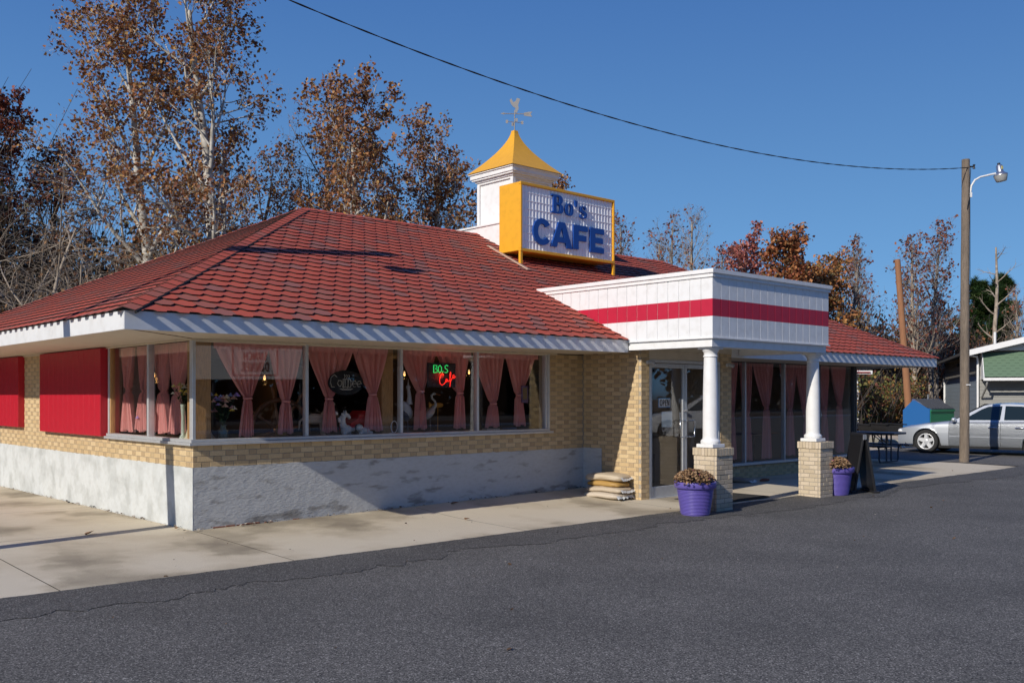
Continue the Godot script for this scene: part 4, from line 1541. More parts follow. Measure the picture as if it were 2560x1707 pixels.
	var cafe_s = [[[0.075, 0.14], [0.05, 0.16], [0.015, 0.13], [0.0, 0.07], [0.01, 0.02], [0.045, 0.0], [0.085, 0.02], [0.12, 0.06], [0.145, 0.085], [0.12, 0.09], [0.11, 0.06], [0.125, 0.045], [0.15, 0.07], [0.155, 0.05], [0.185, 0.075], [0.205, 0.17], [0.195, 0.19], [0.185, 0.15], [0.19, 0.03], [0.185, -0.02], [0.195, 0.05], [0.225, 0.10], [0.265, 0.125], [0.26, 0.15], [0.24, 0.145], [0.235, 0.11], [0.255, 0.095], [0.29, 0.125]]]
	var rt2 = MB.new()
	for ln in cafe_s:
		rt2.tube(ln.map(func(p): return Vector3(-0.055 + p[0] * 1.08, -0.15 + p[1] * 1.08, 0.022)), range(ln.size()).map(func(_i): return 0.006), 6)
	part("red_tube", rt2, redn, ne)
	var ch = MB.new()
	for q in [-0.2, 0.2]:
		ch.tube([Vector3(q, 0.18, 0), Vector3(q, 0.37, 0)], [0.002, 0.002], 4)
	part("chain", ch, mats.black_matte, ne)
	var nl = OmniLight3D.new()
	nl.name = "neon_light"
	nl.light_color = Color(1.0, 0.25, 0.15)
	nl.light_energy = 0.03
	nl.light_size = 0.1
	nl.omni_range = 12.0
	nl.omni_attenuation = 2.0
	nl.shadow_enabled = true
	nl.position = Vector3(0, 0, 0.06)
	ne.add_child(nl)
	# pendant lamps deep in the room
	for q in [[0.72, 1.97, -3.0, "small warm lamp glowing deep inside behind the side curtains"], [2.55, 1.95, -3.0, "small warm lamp glowing between the first two front panes"], [5.36, 2.06, -3.0, "small warm lamp glowing beside the wooden window post"], [6.9, 2.12, -3.0, "small warm lamp glowing behind the curtain right of the neon"]]:
		var pn = thing("pendant_lamp", q[3], "lamp", Vector3(q[0], q[1], q[2]), 0.0, "pendant lamps inside")
		var bu = MB.new()
		bu.lathe([Vector2(0.0, -0.04), Vector2(0.016, -0.03), Vector2(0.02, 0.0), Vector2(0.012, 0.035), Vector2(0.0, 0.05)], 12)
		var bm = mat("bulb_glow", lin(0.9, 0.6, 0.3), 0.4)
		bm.emission_enabled = true
		bm.emission = lin(1.0, 0.62, 0.25)
		bm.emission_energy_multiplier = 0.9
		part("bulb", bu, bm, pn)
		var cdm = MB.new()
		cdm.tube([Vector3(0, 0.05, 0), Vector3(0, 2.35 - q[1], 0)], [0.004, 0.004], 5)
		part("cord", cdm, mats.black_matte, pn)
		var ol = OmniLight3D.new()
		ol.name = "lamp_light"
		ol.light_color = Color(1.0, 0.75, 0.45)
		ol.light_energy = 0.06
		ol.light_size = 0.05
		ol.omni_range = 12.0
		ol.omni_attenuation = 2.0
		ol.shadow_enabled = true
		ol.position = Vector3(0, -0.08, 0)
		pn.add_child(ol)
	window_ornaments()


func dotted(ln: Array, at: Vector2, gap: float) -> Array:
	var out = []
	for i in ln.size() - 1:
		var a = Vector2(ln[i][0], ln[i][1]) + at
		var b = Vector2(ln[i + 1][0], ln[i + 1][1]) + at
		var n = maxi(1, int(round(a.distance_to(b) / gap)))
		for k in n:
			out.append(a.lerp(b, float(k) / n))
	return out


func blob(m: MB, c: Vector3, r: Vector3, bs := Basis(), segs := 12, lumps := 0.0, sq := 1.0) -> void:
	var rows = []
	var rr = 8
	for i in rr + 1:
		var th = PI * i / rr
		var row = PackedVector3Array()
		for j in segs:
			var ph = TAU * j / segs
			var d = Vector3(sin(th) * cos(ph), cos(th), sin(th) * sin(ph))
			if sq != 1.0:
				d = Vector3(signf(d.x) * pow(absf(d.x), sq), signf(d.y) * pow(absf(d.y), sq), signf(d.z) * pow(absf(d.z), sq))
			var p = d * r
			if lumps > 0.0:
				p *= 1.0 + lumps * noise.get_noise_3d(p.x * 34.0 + c.x * 5.0, p.y * 34.0 + c.y * 9.0, p.z * 34.0)
			row.append(c + bs * p)
		rows.append(row)
	m.grid(rows, true)


func limb(m: MB, pts: Array, rad: Array, sides := 8) -> void:
	m.tube(pts, rad, sides)


func bouquet(o: Node3D, base: Vector3, spread: float, high: float, tones: Array, n: int, size: float) -> void:
	var st = MB.new()
	var tips = []
	for i in n:
		var a = rnd(0, TAU)
		var r = spread * sqrt(rng.randf())
		var tip = base + Vector3(cos(a) * r, high * rnd(0.45, 1.0), sin(a) * r * 0.6)
		tips.append(tip)
		st.tube([base, base.lerp(tip, 0.5) + Vector3(0, 0.03, 0), tip], [0.003, 0.003, 0.002], 4)
		for k in 3:
			var p = base.lerp(tip, rnd(0.3, 0.95))
			var d = Vector3(rnd(-1, 1), rnd(0, 0.8), rnd(-1, 1)).normalized()
			var w = d.cross(Vector3.UP).normalized() * 0.016
			st.tri(p - w, p + w, p + d * 0.07)
	part("stems", st, mats.dark_green, o)
	for i in n:
		var bl = MB.new()
		var s = size * rnd(0.7, 1.2)
		for k in 7:
			var an = TAU * k / 7
			var bs = Basis(Vector3.UP, an) * Basis(Vector3.FORWARD, 0.6)
			blob(bl, tips[i] + bs * Vector3(s * 0.55, 0, 0), Vector3(s * 0.6, s * 0.16, s * 0.35), bs, 6)
		blob(bl, tips[i] + Vector3(0, s * 0.1, 0), Vector3.ONE * s * 0.3, Basis(), 6)
		var tone: Array = tones[i % tones.size()]
		part("bloom", bl, mat("bloom_%s" % tone[0], tone[1], 0.8), o)


func window_ornaments() -> void:
	var sy = 1.105
	var pinks = [["pink", lin(0.80, 0.40, 0.38)], ["cream", lin(0.80, 0.72, 0.55)], ["violet", lin(0.42, 0.30, 0.68)], ["yellow", lin(0.80, 0.60, 0.08)], ["blue", lin(0.25, 0.33, 0.62)], ["peach", lin(0.80, 0.50, 0.36)]]
	var v = thing("flower_vase", "glass vase of mixed pink, violet and yellow flowers by corner post", "vase", Vector3(0.50, sy, -0.22))
	var gl = mat("green_glass", Color(0.55, 0.65, 0.6, 0.35), 0.05)
	gl.transparency = BaseMaterial3D.TRANSPARENCY_ALPHA
	var vb = MB.new()
	vb.lathe([Vector2(0.0, 0.0), Vector2(0.05, 0.0), Vector2(0.065, 0.03), Vector2(0.066, 0.08), Vector2(0.04, 0.13), Vector2(0.034, 0.155), Vector2(0.05, 0.175)], 20)
	part("vase", vb, gl, v)
	var wt = MB.new()
	wt.lathe([Vector2(0.0, 0.005), Vector2(0.06, 0.01), Vector2(0.06, 0.07), Vector2(0.0, 0.07)], 16)
	part("water", wt, mat("dark_water", lin(0.012, 0.02, 0.015), 0.1), v)
	bouquet(v, Vector3(0, 0.15, 0), 0.22, 0.44, pinks, 30, 0.042)
	var t = thing("tall_vase", "slim pale vase of yellow flowers in side window near the corner", "vase", Vector3(0.10, sy, -0.52))
	var tb = MB.new()
	tb.lathe([Vector2(0.0, 0.0), Vector2(0.055, 0.0), Vector2(0.045, 0.02), Vector2(0.022, 0.06), Vector2(0.02, 0.30), Vector2(0.03, 0.42), Vector2(0.035, 0.44)], 16)
	part("vase", tb, mat("pale_glass", lin(0.42, 0.48, 0.40), 0.15), t)
	bouquet(t, Vector3(0, 0.42, 0), 0.17, 0.30, [["yellow", lin(0.65, 0.47, 0.05)], ["lemon", lin(0.62, 0.56, 0.18)], ["cream", lin(0.62, 0.55, 0.40)]], 15, 0.038)
	var s = thing("flower_basket", "small basket of blue and violet flowers between side curtains", "flowers", Vector3(0.26, sy, -2.05))
	var sb = MB.new()
	sb.lathe([Vector2(0.0, 0.0), Vector2(0.05, 0.0), Vector2(0.075, 0.08), Vector2(0.07, 0.085)], 14)
	part("basket", sb, mat("wicker", lin(0.12, 0.07, 0.035), 0.9), s)
	bouquet(s, Vector3(0, 0.06, 0), 0.15, 0.20, [["violet", lin(0.25, 0.16, 0.45)], ["blue", lin(0.12, 0.18, 0.42)], ["cream", lin(0.62, 0.55, 0.40)]], 12, 0.03)
	# draped cream gown beside the tall vase
	var gm = MB.new()
	var rows = []
	for i in 13:
		var f = i / 12.0
		var row = PackedVector3Array()
		for j in 32:
			var a = TAU * j / 32
			var r = lerpf(0.20, 0.045, pow(f, 0.75)) * (1.0 + 0.10 * (1.0 - f) * sin(a * 9.0 + f * 2.0))
			row.append(Vector3(cos(a) * r, 0.36 * f, sin(a) * r))
		rows.append(row)
	rows.reverse()
	gm.grid(rows, true)
	blob(gm, Vector3(0, 0.40, 0), Vector3(0.05, 0.06, 0.05))
	solo("cloth_figure", gm, mat("cream_cloth", lin(0.58, 0.52, 0.36), 0.9), "cream draped cloth figure standing low in the side window", "figurine", "", Vector3(0.28, sy, -0.46))
	# ship's wheel
	var w = thing("ship_wheel", "brown wooden ship's wheel standing behind the first front pane", "wheel", Vector3(1.6, 1.16, -0.75))
	var rim = MB.new()
	var ring = []
	var rad = []
	for k in 41:
		ring.append(Vector3(cos(TAU * k / 40) * 0.44, sin(TAU * k / 40) * 0.44, 0))
		rad.append(0.035)
	rim.tube(ring, rad, 8, false)
	var wd = mat("dark_wood", lin(0.30, 0.14, 0.06), 0.5)
	part("rim", rim, wd, w)
	for k in 8:
		var d = Vector3(cos(TAU * k / 8 + 0.2), sin(TAU * k / 8 + 0.2), 0)
		var sp = MB.new()
		sp.tube([d * 0.06, d * 0.2, d * 0.3, d * 0.44, d * 0.50, d * 0.58, d * 0.63], [0.018, 0.024, 0.016, 0.022, 0.014, 0.024, 0.012], 8)
		part("spoke", sp, wd, w)
	var hub = MB.new()
	hub.lathe([Vector2(0, 0.03), Vector2(0.09, 0.03), Vector2(0.09, -0.03), Vector2(0, -0.03)], 20, Transform3D(Basis(Vector3.RIGHT, PI / 2), Vector3.ZERO))
	part("hub", hub, mat("brass", lin(0.5, 0.33, 0.10), 0.35, 0.8), w)
	var stn = MB.new()
	stn.bx(Vector3(-0.06, -1.13, -0.10), Vector3(0.06, 0.0, -0.045))
	stn.bx(Vector3(-0.2, -1.14, -0.2), Vector3(0.2, -1.10, 0.1))
	part("stand", stn, wd, w)
	# tan dog
	var dg = MB.new()
	blob(dg, Vector3(0.02, 0.23, 0), Vector3(0.17, 0.075, 0.065))
	for q in [[-0.12, 0.03], [-0.11, -0.03], [0.14, 0.035], [0.15, -0.03]]:
		limb(dg, [Vector3(q[0], 0.24, q[1]), Vector3(q[0] - 0.02, 0.12, q[1]), Vector3(q[0], 0.0, q[1])], [0.045, 0.022, 0.02])
	limb(dg, [Vector3(0.15, 0.26, 0), Vector3(0.21, 0.36, 0.0), Vector3(0.23, 0.42, 0)], [0.055, 0.045, 0.04])
	blob(dg, Vector3(0.255, 0.43, 0.01), Vector3(0.075, 0.045, 0.042))
	limb(dg, [Vector3(-0.14, 0.26, 0), Vector3(-0.22, 0.20, 0), Vector3(-0.24, 0.08, 0)], [0.022, 0.015, 0.008])
	for q in [-0.04, 0.04]:
		blob(dg, Vector3(0.235, 0.41, q), Vector3(0.018, 0.05, 0.012))
	solo("dog_figurine", dg, mat("tan_ceramic", lin(0.50, 0.38, 0.27), 0.5), "tan hound figurine standing in window behind the second mullion", "figurine", "", Vector3(1.86, sy, -0.28))
	for q in [[2.33, -0.2, 1.0, "white maned pony figurine rearing below the coffee sign"], [2.60, -0.16, 0.6, "small white and brown dog figurine lying by red toy car"]]:
		var wd2 = thing("animal_figurine", q[3], "figurine", Vector3(q[0], sy, q[1]), 0.2)
		var tm = MB.new()
		var k: float = q[2]
		if k > 0.8:
			# rearing white pony: low haunch, thick maned neck, one leg flung out
			blob(tm, Vector3(0.0, 0.07, 0), Vector3(0.10, 0.065, 0.055), Basis(Vector3.FORWARD, -0.25), 14, 0.3)
			limb(tm, [Vector3(-0.03, 0.09, 0), Vector3(-0.075, 0.16, 0), Vector3(-0.07, 0.235, 0), Vector3(-0.02, 0.285, 0)], [0.055, 0.045, 0.038, 0.034])
			limb(tm, [Vector3(-0.03, 0.285, 0), Vector3(0.03, 0.27, 0), Vector3(0.065, 0.235, 0)], [0.036, 0.03, 0.022])
			for k2 in 9:
				blob(tm, Vector3(-0.10 + 0.012 * k2 * sin(k2 * 1.3), 0.13 + 0.022 * k2, 0.012 * sin(k2 * 2.1)), Vector3(0.035, 0.022, 0.02), Basis(Vector3.FORWARD, 0.6), 8, 0.5)
			limb(tm, [Vector3(0.05, 0.07, 0.02), Vector3(0.13, 0.075, 0.02), Vector3(0.20, 0.13, 0.02), Vector3(0.225, 0.135, 0.02)], [0.034, 0.022, 0.015, 0.016])
			limb(tm, [Vector3(-0.05, 0.05, 0.03), Vector3(-0.08, 0.02, 0.03), Vector3(-0.05, 0.0, 0.04)], [0.035, 0.022, 0.02])
			limb(tm, [Vector3(0.06, 0.04, -0.02), Vector3(0.09, 0.0, -0.02)], [0.03, 0.02])
		else:
			blob(tm, Vector3(0, 0.05, 0), Vector3(0.11, 0.05, 0.05), Basis(), 12, 0.4)
			blob(tm, Vector3(-0.11, 0.10, 0.02), Vector3(0.05, 0.045, 0.045), Basis(), 12, 0.4)
			limb(tm, [Vector3(0.06, 0.03, 0.03), Vector3(0.12, 0.02, 0.04)], [0.025, 0.02])
			limb(tm, [Vector3(-0.06, 0.03, 0.03), Vector3(-0.13, 0.015, 0.05)], [0.022, 0.02])
		part("body", tm, mat("shaggy_white", lin(0.62, 0.60, 0.57), 0.9), wd2)
		var ear = MB.new()
		for e in [-0.035, 0.035]:
			blob(ear, Vector3(-0.03 if k > 0.8 else -0.10, 0.315 if k > 0.8 else 0.13, e * 0.6), Vector3(0.012, 0.03, 0.012))
		part("ears", ear, mat("ear_brown", lin(0.25, 0.13, 0.06), 0.9) if k < 0.8 else mats.shaggy_white, wd2)
	# red toy car
	var rc = thing("toy_car", "large red toy car between the second and third curtains", "toy car", Vector3(2.74, sy, -0.36), 0.12)
	var cb = MB.new()
	var prof = PackedVector2Array([Vector2(-0.36, 0.05), Vector2(0.36, 0.05), Vector2(0.38, 0.12), Vector2(0.36, 0.19), Vector2(0.20, 0.235), Vector2(0.10, 0.33), Vector2(-0.12, 0.34), Vector2(-0.24, 0.22), Vector2(-0.36, 0.16)])
	cb.prism(prof, 0.26, Transform3D(Basis(), Vector3(0, 0, -0.13)))
	part("body", cb, mat("toy_red", lin(0.48, 0.012, 0.015), 0.3), rc)
	for x in [-0.22, 0.22]:
		for z in [-0.13, 0.13]:
			var wl = MB.new()
			wl.lathe([Vector2(0, 0.022), Vector2(0.05, 0.022), Vector2(0.075, 0.015), Vector2(0.078, -0.015), Vector2(0.05, -0.022), Vector2(0, -0.022)], 18, Transform3D(Basis(Vector3.RIGHT, PI / 2), Vector3(x, 0.078, z)))
			part("wheel", wl, mats.rubber, rc)
	var spo = MB.new()
	spo.prism(PackedVector2Array([Vector2(0.30, 0.19), Vector2(0.34, 0.19), Vector2(0.40, 0.33), Vector2(0.30, 0.35)]), 0.24, Transform3D(Basis(), Vector3(0, 0, -0.12)))
	part("wing", spo, mats.toy_red, rc)
	# cord loop
	var cl = MB.new()
	var lp = []
	for k in 22:
		var a = TAU * k / 20.0 - 1.9
		lp.append(Vector3(cos(a) * 0.055, 0.10 + sin(a) * 0.085, 0))
	lp.insert(0, Vector3(-0.12, 0.004, 0))
	cl.tube(lp, range(lp.size()).map(func(_i): return 0.005), 6)
	solo("sill_cable", cl, mats.white_gloss, "loop of white cord standing on the sill by the wooden post", "cord", "", Vector3(3.06, sy, -0.075))
	# egret, heron, flamingo and the tall bird behind the right windows
	bird("egret_statue", Vector3(3.46, sy, -0.32), 1.0, lin(0.55, 0.58, 0.60), "white egret statue with dark tail beside the wooden post", true)
	bird("heron_statue", Vector3(3.90, sy, -0.34), 0.82, lin(0.46, 0.44, 0.38), "pale heron statue with orange bill under the neon sign", false)
	bird("flamingo_figurine", Vector3(5.60, sy, -0.24), 0.40, lin(0.55, 0.16, 0.20), "small pink flamingo figurine in the last front pane", false)
	bird("stork_statue", Vector3(15.38, 0.75, -0.45), 1.35, lin(0.60, 0.62, 0.62), "white stork statue behind the last tall window", false)
	var fish = MB.new()
	blob(fish, Vector3(0, 0.0, 0), Vector3(0.11, 0.04, 0.03))
	fish.prism(PackedVector2Array([Vector2(-0.10, 0.0), Vector2(-0.17, 0.05), Vector2(-0.17, -0.05)]), 0.012, Transform3D(Basis(), Vector3(0, 0, -0.006)))
	fish.tube([Vector3(0, -0.03, 0), Vector3(0, -0.40, 0)], [0.006, 0.006], 6)
	blob(fish, Vector3(0, -0.40, 0), Vector3(0.06, 0.012, 0.06))
	solo("fish_ornament", fish, mat("orange_fish", lin(0.50, 0.24, 0.03), 0.5), "orange fish ornament on a stick beside the heron", "figurine", "", Vector3(4.08, sy + 0.405, -0.36))
	var pf = thing("hanging_picture", "small violet framed picture hanging in the last front pane", "picture", Vector3(5.66, 1.68, -0.09))
	var pm = MB.new()
	pm.cbox(Vector3.ZERO, Vector3(0.15, 0.28, 0.015), 0.003)
	part("frame", pm, mat("violet_frame", lin(0.13, 0.08, 0.16), 0.6), pf)
	var pq = MB.new()
	pq.box(Vector3(0, 0.01, 0.008), Vector3(0.09, 0.19, 0.003))
	part("print", pq, mat("ochre_print", lin(0.22, 0.15, 0.07), 0.7), pf)
	var pb = MB.new()
	pb.cbox(Vector3(0, 0.015, 0), Vector3(0.28, 0.03, 0.12), 0.004)
	solo("white_tray", pb, mat("cream_tray", lin(0.45, 0.40, 0.32), 0.6), "shallow cream tray under the seventh front curtain", "tray", "", Vector3(5.03, sy, -0.2))
	var bb = MB.new()
	bb.cbox(Vector3(0, 0.012, 0), Vector3(0.22, 0.024, 0.12), 0.004)
	solo("blue_tray", bb, mat("blue_tray", lin(0.04, 0.14, 0.34), 0.6), "flat blue tray under the flamingo", "tray", "", Vector3(5.63, sy - 0.0, -0.42))
	# tables and chairs lost in the gloom
	for q in [[1.6, -2.1, "dark dining table inside near the corner window"], [4.4, -2.2, "dark dining table inside behind the neon sign"], [12.4, -1.9, "dark dining table inside behind the tall windows near doors"], [14.9, -1.9, "dark dining table inside behind the last tall window"]]:
		var tb2 = thing("dining_table", q[2], "table", Vector3(q[0], 0.02, q[1]), 0.0, "dining tables in the gloom")
		var tt = MB.new()
		tt.cbox(Vector3(0, 0.74, 0), Vector3(1.1, 0.04, 0.75), 0.008)
		part("tabletop", tt, wd, tb2)
		var lg = MB.new()
		lg.tube([Vector3(0, 0, 0), Vector3(0, 0.72, 0)], [0.05, 0.05], 10)
		lg.box(Vector3(0, 0.02, 0), Vector3(0.6, 0.04, 0.6))
		part("pedestal", lg, mats.black_matte, tb2)


func bird(nm: String, at: Vector3, k: float, c: Color, label: String, dark: bool) -> void:
	var o = thing(nm, label, "figurine", at, 0.0)
	var m = MB.new()
	var bs = Basis(Vector3.FORWARD, -0.7 if not dark else 1.0)
	blob(m, Vector3(0, 0.34, 0) * k, Vector3(0.15, 0.075, 0.075) * k, bs)
	if dark:
		limb(m, [Vector3(0.05, 0.42, 0) * k, Vector3(0.05, 0.55, 0) * k, Vector3(0.03, 0.66, 0) * k], [0.05 * k, 0.028 * k, 0.024 * k])
		blob(m, Vector3(0.03, 0.68, 0) * k, Vector3(0.035, 0.035, 0.03) * k)
		limb(m, [Vector3(0.03, 0.69, 0) * k, Vector3(0.03, 0.80, 0) * k], [0.016 * k, 0.003 * k], 6)
	else:
		limb(m, [Vector3(0.08, 0.42, 0) * k, Vector3(0.15, 0.50, 0) * k, Vector3(0.13, 0.57, 0) * k, Vector3(0.06, 0.62, 0) * k, Vector3(0.05, 0.68, 0) * k, Vector3(0.09, 0.71, 0) * k], [0.045 * k, 0.028 * k, 0.022 * k, 0.02 * k, 0.02 * k, 0.022 * k])
		blob(m, Vector3(0.11, 0.71, 0) * k, Vector3(0.04, 0.028, 0.025) * k)
	part("body", m, mat(nm + "_paint", c, 0.6), o)
	var bl = MB.new()
	if not dark:
		limb(bl, [Vector3(0.14, 0.71, 0) * k, Vector3(0.27, 0.68, 0) * k], [0.012 * k, 0.003 * k], 6)
		part("bill", bl, mat("bill_orange", lin(0.42, 0.14, 0.03), 0.5), o)
	else:
		blob(bl, Vector3(-0.03, 0.25, 0) * k, Vector3(0.10, 0.05, 0.06) * k, bs)
		part("tail", bl, mat("slate", lin(0.06, 0.07, 0.10), 0.6), o)
	var lg = MB.new()
	limb(lg, [Vector3(0.0, 0.30, 0.02) * k, Vector3(0.01, 0.0, 0.02) * k], [0.010 * k, 0.008 * k], 6)
	limb(lg, [Vector3(0.03, 0.30, -0.02) * k, Vector3(0.04, 0.0, -0.02) * k], [0.010 * k, 0.008 * k], 6)
	blob(lg, Vector3(0.02, 0.005, 0) * k, Vector3(0.09, 0.02, 0.07) * k)
	part("legs", lg, mat("leg_grey", lin(0.16, 0.15, 0.13), 0.7), o)


func bag(c: Vector3, size: Vector3, turn: float, tone: String, col: Color, label: String, sd: float, flap: bool) -> void:
	var o = thing("soil_bag", label, "bag", c, turn, "stacked bags by the entrance wall")
	var m = MB.new()
	var rows = []
	for i in 17:
		var th = PI * i / 16
		var row = PackedVector3Array()
		for j in 28:
			var ph = TAU * j / 28
			var d = Vector3(sin(th) * cos(ph), cos(th), sin(th) * sin(ph))
			d = Vector3(signf(d.x) * pow(absf(d.x), 0.45), signf(d.y) * pow(absf(d.y), 0.75), signf(d.z) * pow(absf(d.z), 0.5))
			var p = d * size * 0.5
			var wr = 0.014 * noise.get_noise_3d(p.x * 9.0 + sd, p.y * 12.0, p.z * 9.0) + 0.006 * noise.get_noise_3d(p.x * 30.0 + sd, p.y * 30.0, p.z * 24.0)
			p += d.normalized() * wr
			p.y += size.y * 0.5 - 0.014 * absf(p.z / (size.z * 0.5)) * 1.5
			row.append(p)
		rows.append(row)
	m.grid(rows, true)
	part("sack", m, mat("sack_" + tone, col, 0.55), o)
	if flap:
		var f = MB.new()
		var rr = []
		for i in 5:
			var row = PackedVector3Array()
			for j in 22:
				var u = j / 21.0 - 0.5
				row.append(Vector3(u * size.x * 0.94, size.y * 0.50 - i * 0.012 + 0.02 * noise.get_noise_2d(u * 5.0 + sd, 3.0) * i * 0.4, size.z * 0.47 + i * 0.012 + 0.012 * noise.get_noise_2d(u * 7.0, sd)))
			rr.append(row)
		f.grid(rr)
		part("seam_flap", f, mat("sack_white", lin(0.66, 0.67, 0.66), 0.5), o)


func entrance_things() -> void:
	var bx = 6.66
	var bz = 0.80
	var y = ground_y(bx, bz)
	var tw = 0.12
	bag(Vector3(bx + 0.00, y, bz), Vector3(0.50, 0.105, 0.74), tw, "pale", lin(0.56, 0.48, 0.38), "pale soil bag at bottom of the stack beside the entrance", 1.0, true)
	bag(Vector3(bx + 0.04, y + 0.095, bz + 0.02), Vector3(0.47, 0.10, 0.72), tw + 0.06, "buff", lin(0.50, 0.41, 0.30), "buff bag with white seam, second from bottom of stack", 4.0, true)
	bag(Vector3(bx + 0.06, y + 0.185, bz - 0.02), Vector3(0.44, 0.10, 0.68), tw - 0.05, "ochre", lin(0.42, 0.25, 0.07), "ochre and green printed bag, third from bottom of stack", 7.0, false)
	bag(Vector3(bx + 0.06, y + 0.275, bz - 0.02), Vector3(0.45, 0.125, 0.72), tw + 0.1, "tan", lin(0.52, 0.43, 0.31), "plump tan bag on top of the stack beside the entrance", 11.0, true)
	planter(Vector3(6.19, 0, 2.93), "purple ribbed planter of dried flowers before the near brick pier", 3)
	planter(Vector3(10.27, 0, 2.86), "purple ribbed planter partly hidden behind the far brick pier", 9)
	# rubber mat
	var mm = MB.new()
	mm.cbox(Vector3(0, 0.008, 0), Vector3(1.5, 0.014, 0.85), 0.004)
	for k in 40:
		mm.box(Vector3(-0.72 + k * 0.037, 0.017, 0), Vector3(0.012, 0.006, 0.80))
	solo("door_mat", mm, mats.rubber, "black ribbed rubber mat on the concrete before the doors", "mat", "", Vector3(8.25, ground_y(8.25, 1.95) + 0.004, 1.95))
	# security cameras on the two door pillars
	for q in [[7.10, "small grey security camera on the brick corner left of doors"], [9.30, "small grey security camera on the brick pillar right of doors"]]:
		var sc = thing("security_camera", q[1], "camera", Vector3(q[0], 2.20, LEN_V), 0.0, "security cameras over the entrance")
		var mt = MB.new()
		mt.lathe([Vector2(0, 0.02), Vector2(0.03, 0.02), Vector2(0.03, 0.0)], 14, Transform3D(Basis(Vector3.RIGHT, PI / 2), Vector3(0, 0, 0)))
		mt.tube([Vector3(0, 0, 0.02), Vector3(0, -0.01, 0.05)], [0.012, 0.012], 8)
		part("mount", mt, mats.white_gloss, sc)
		var bd = MB.new()
		var d = Vector3(0.55, -0.25, 0.55).normalized()
		bd.tube([Vector3(-0.03, 0.01, 0.05), Vector3(-0.03, 0.01, 0.05) + d * 0.11], [0.03, 0.03], 14)
		part("housing", bd, mat("camera_grey", lin(0.40, 0.40, 0.40), 0.4), sc)
		var ln = MB.new()
		ln.tube([Vector3(-0.03, 0.01, 0.05) + d * 0.111, Vector3(-0.03, 0.01, 0.05) + d * 0.114], [0.022, 0.022], 12)
		part("lens", ln, mats.black_plastic, sc)
	# black A-frame board seen edge-on
	var ab = thing("a_frame_board", "black plastic A-frame signboard standing edge-on by the far planter", "signboard", Vector3(11.08, ground_y(11.08, 2.85) + 0.012, 2.85), -0.7385)
	for sg in [-1.0, 1.0]:
		var pn = MB.new()
		var lean = Basis(Vector3.FORWARD, -sg * 0.165)
		pn.cbox(Vector3(sg * 0.105, 0.50, 0), Vector3(0.045, 1.02, 0.62), 0.012, lean)
		var pnn = part("panel", pn, mats.black_plastic, ab)
		var ft = MB.new()
		ft.cbox(Vector3(sg * 0.20, 0.02, 0), Vector3(0.12, 0.04, 0.66), 0.012)
		part("foot", ft, mats.black_plastic, pnn)
	var hd = MB.new()
	hd.tube([Vector3(0, 1.0, -0.33), Vector3(0, 1.0, 0.33)], [0.05, 0.05], 14)
	part("hinge", hd, mats.black_plastic, ab)
	var wh = MB.new()
	wh.cbox(Vector3(-0.02, 0.985, 0.335), Vector3(0.06, 0.09, 0.012), 0.01)
	part("hinge_plate", wh, mats.galvanised, ab)
	# things lying by the low wall under the tall windows
	var pv = MB.new()
	blob(pv, Vector3(0, 0.02, 0), Vector3(0.14, 0.035, 0.07), Basis(), 12, 0.2)
	solo("clay_saucer", pv, mat("terracotta", lin(0.26, 0.095, 0.05), 0.9), "low terracotta saucer on the shaded walk under the tall windows", "saucer", "", Vector3(11.42, ground_y(11.42, 0.69), 0.69))
	bag(Vector3(10.9, ground_y(10.9, 0.42), 0.42), Vector3(0.42, 0.09, 0.6), 0.3, "drab", lin(0.34, 0.30, 0.25), "grey bag lying in shade behind the near brick pier", 15.0, true)


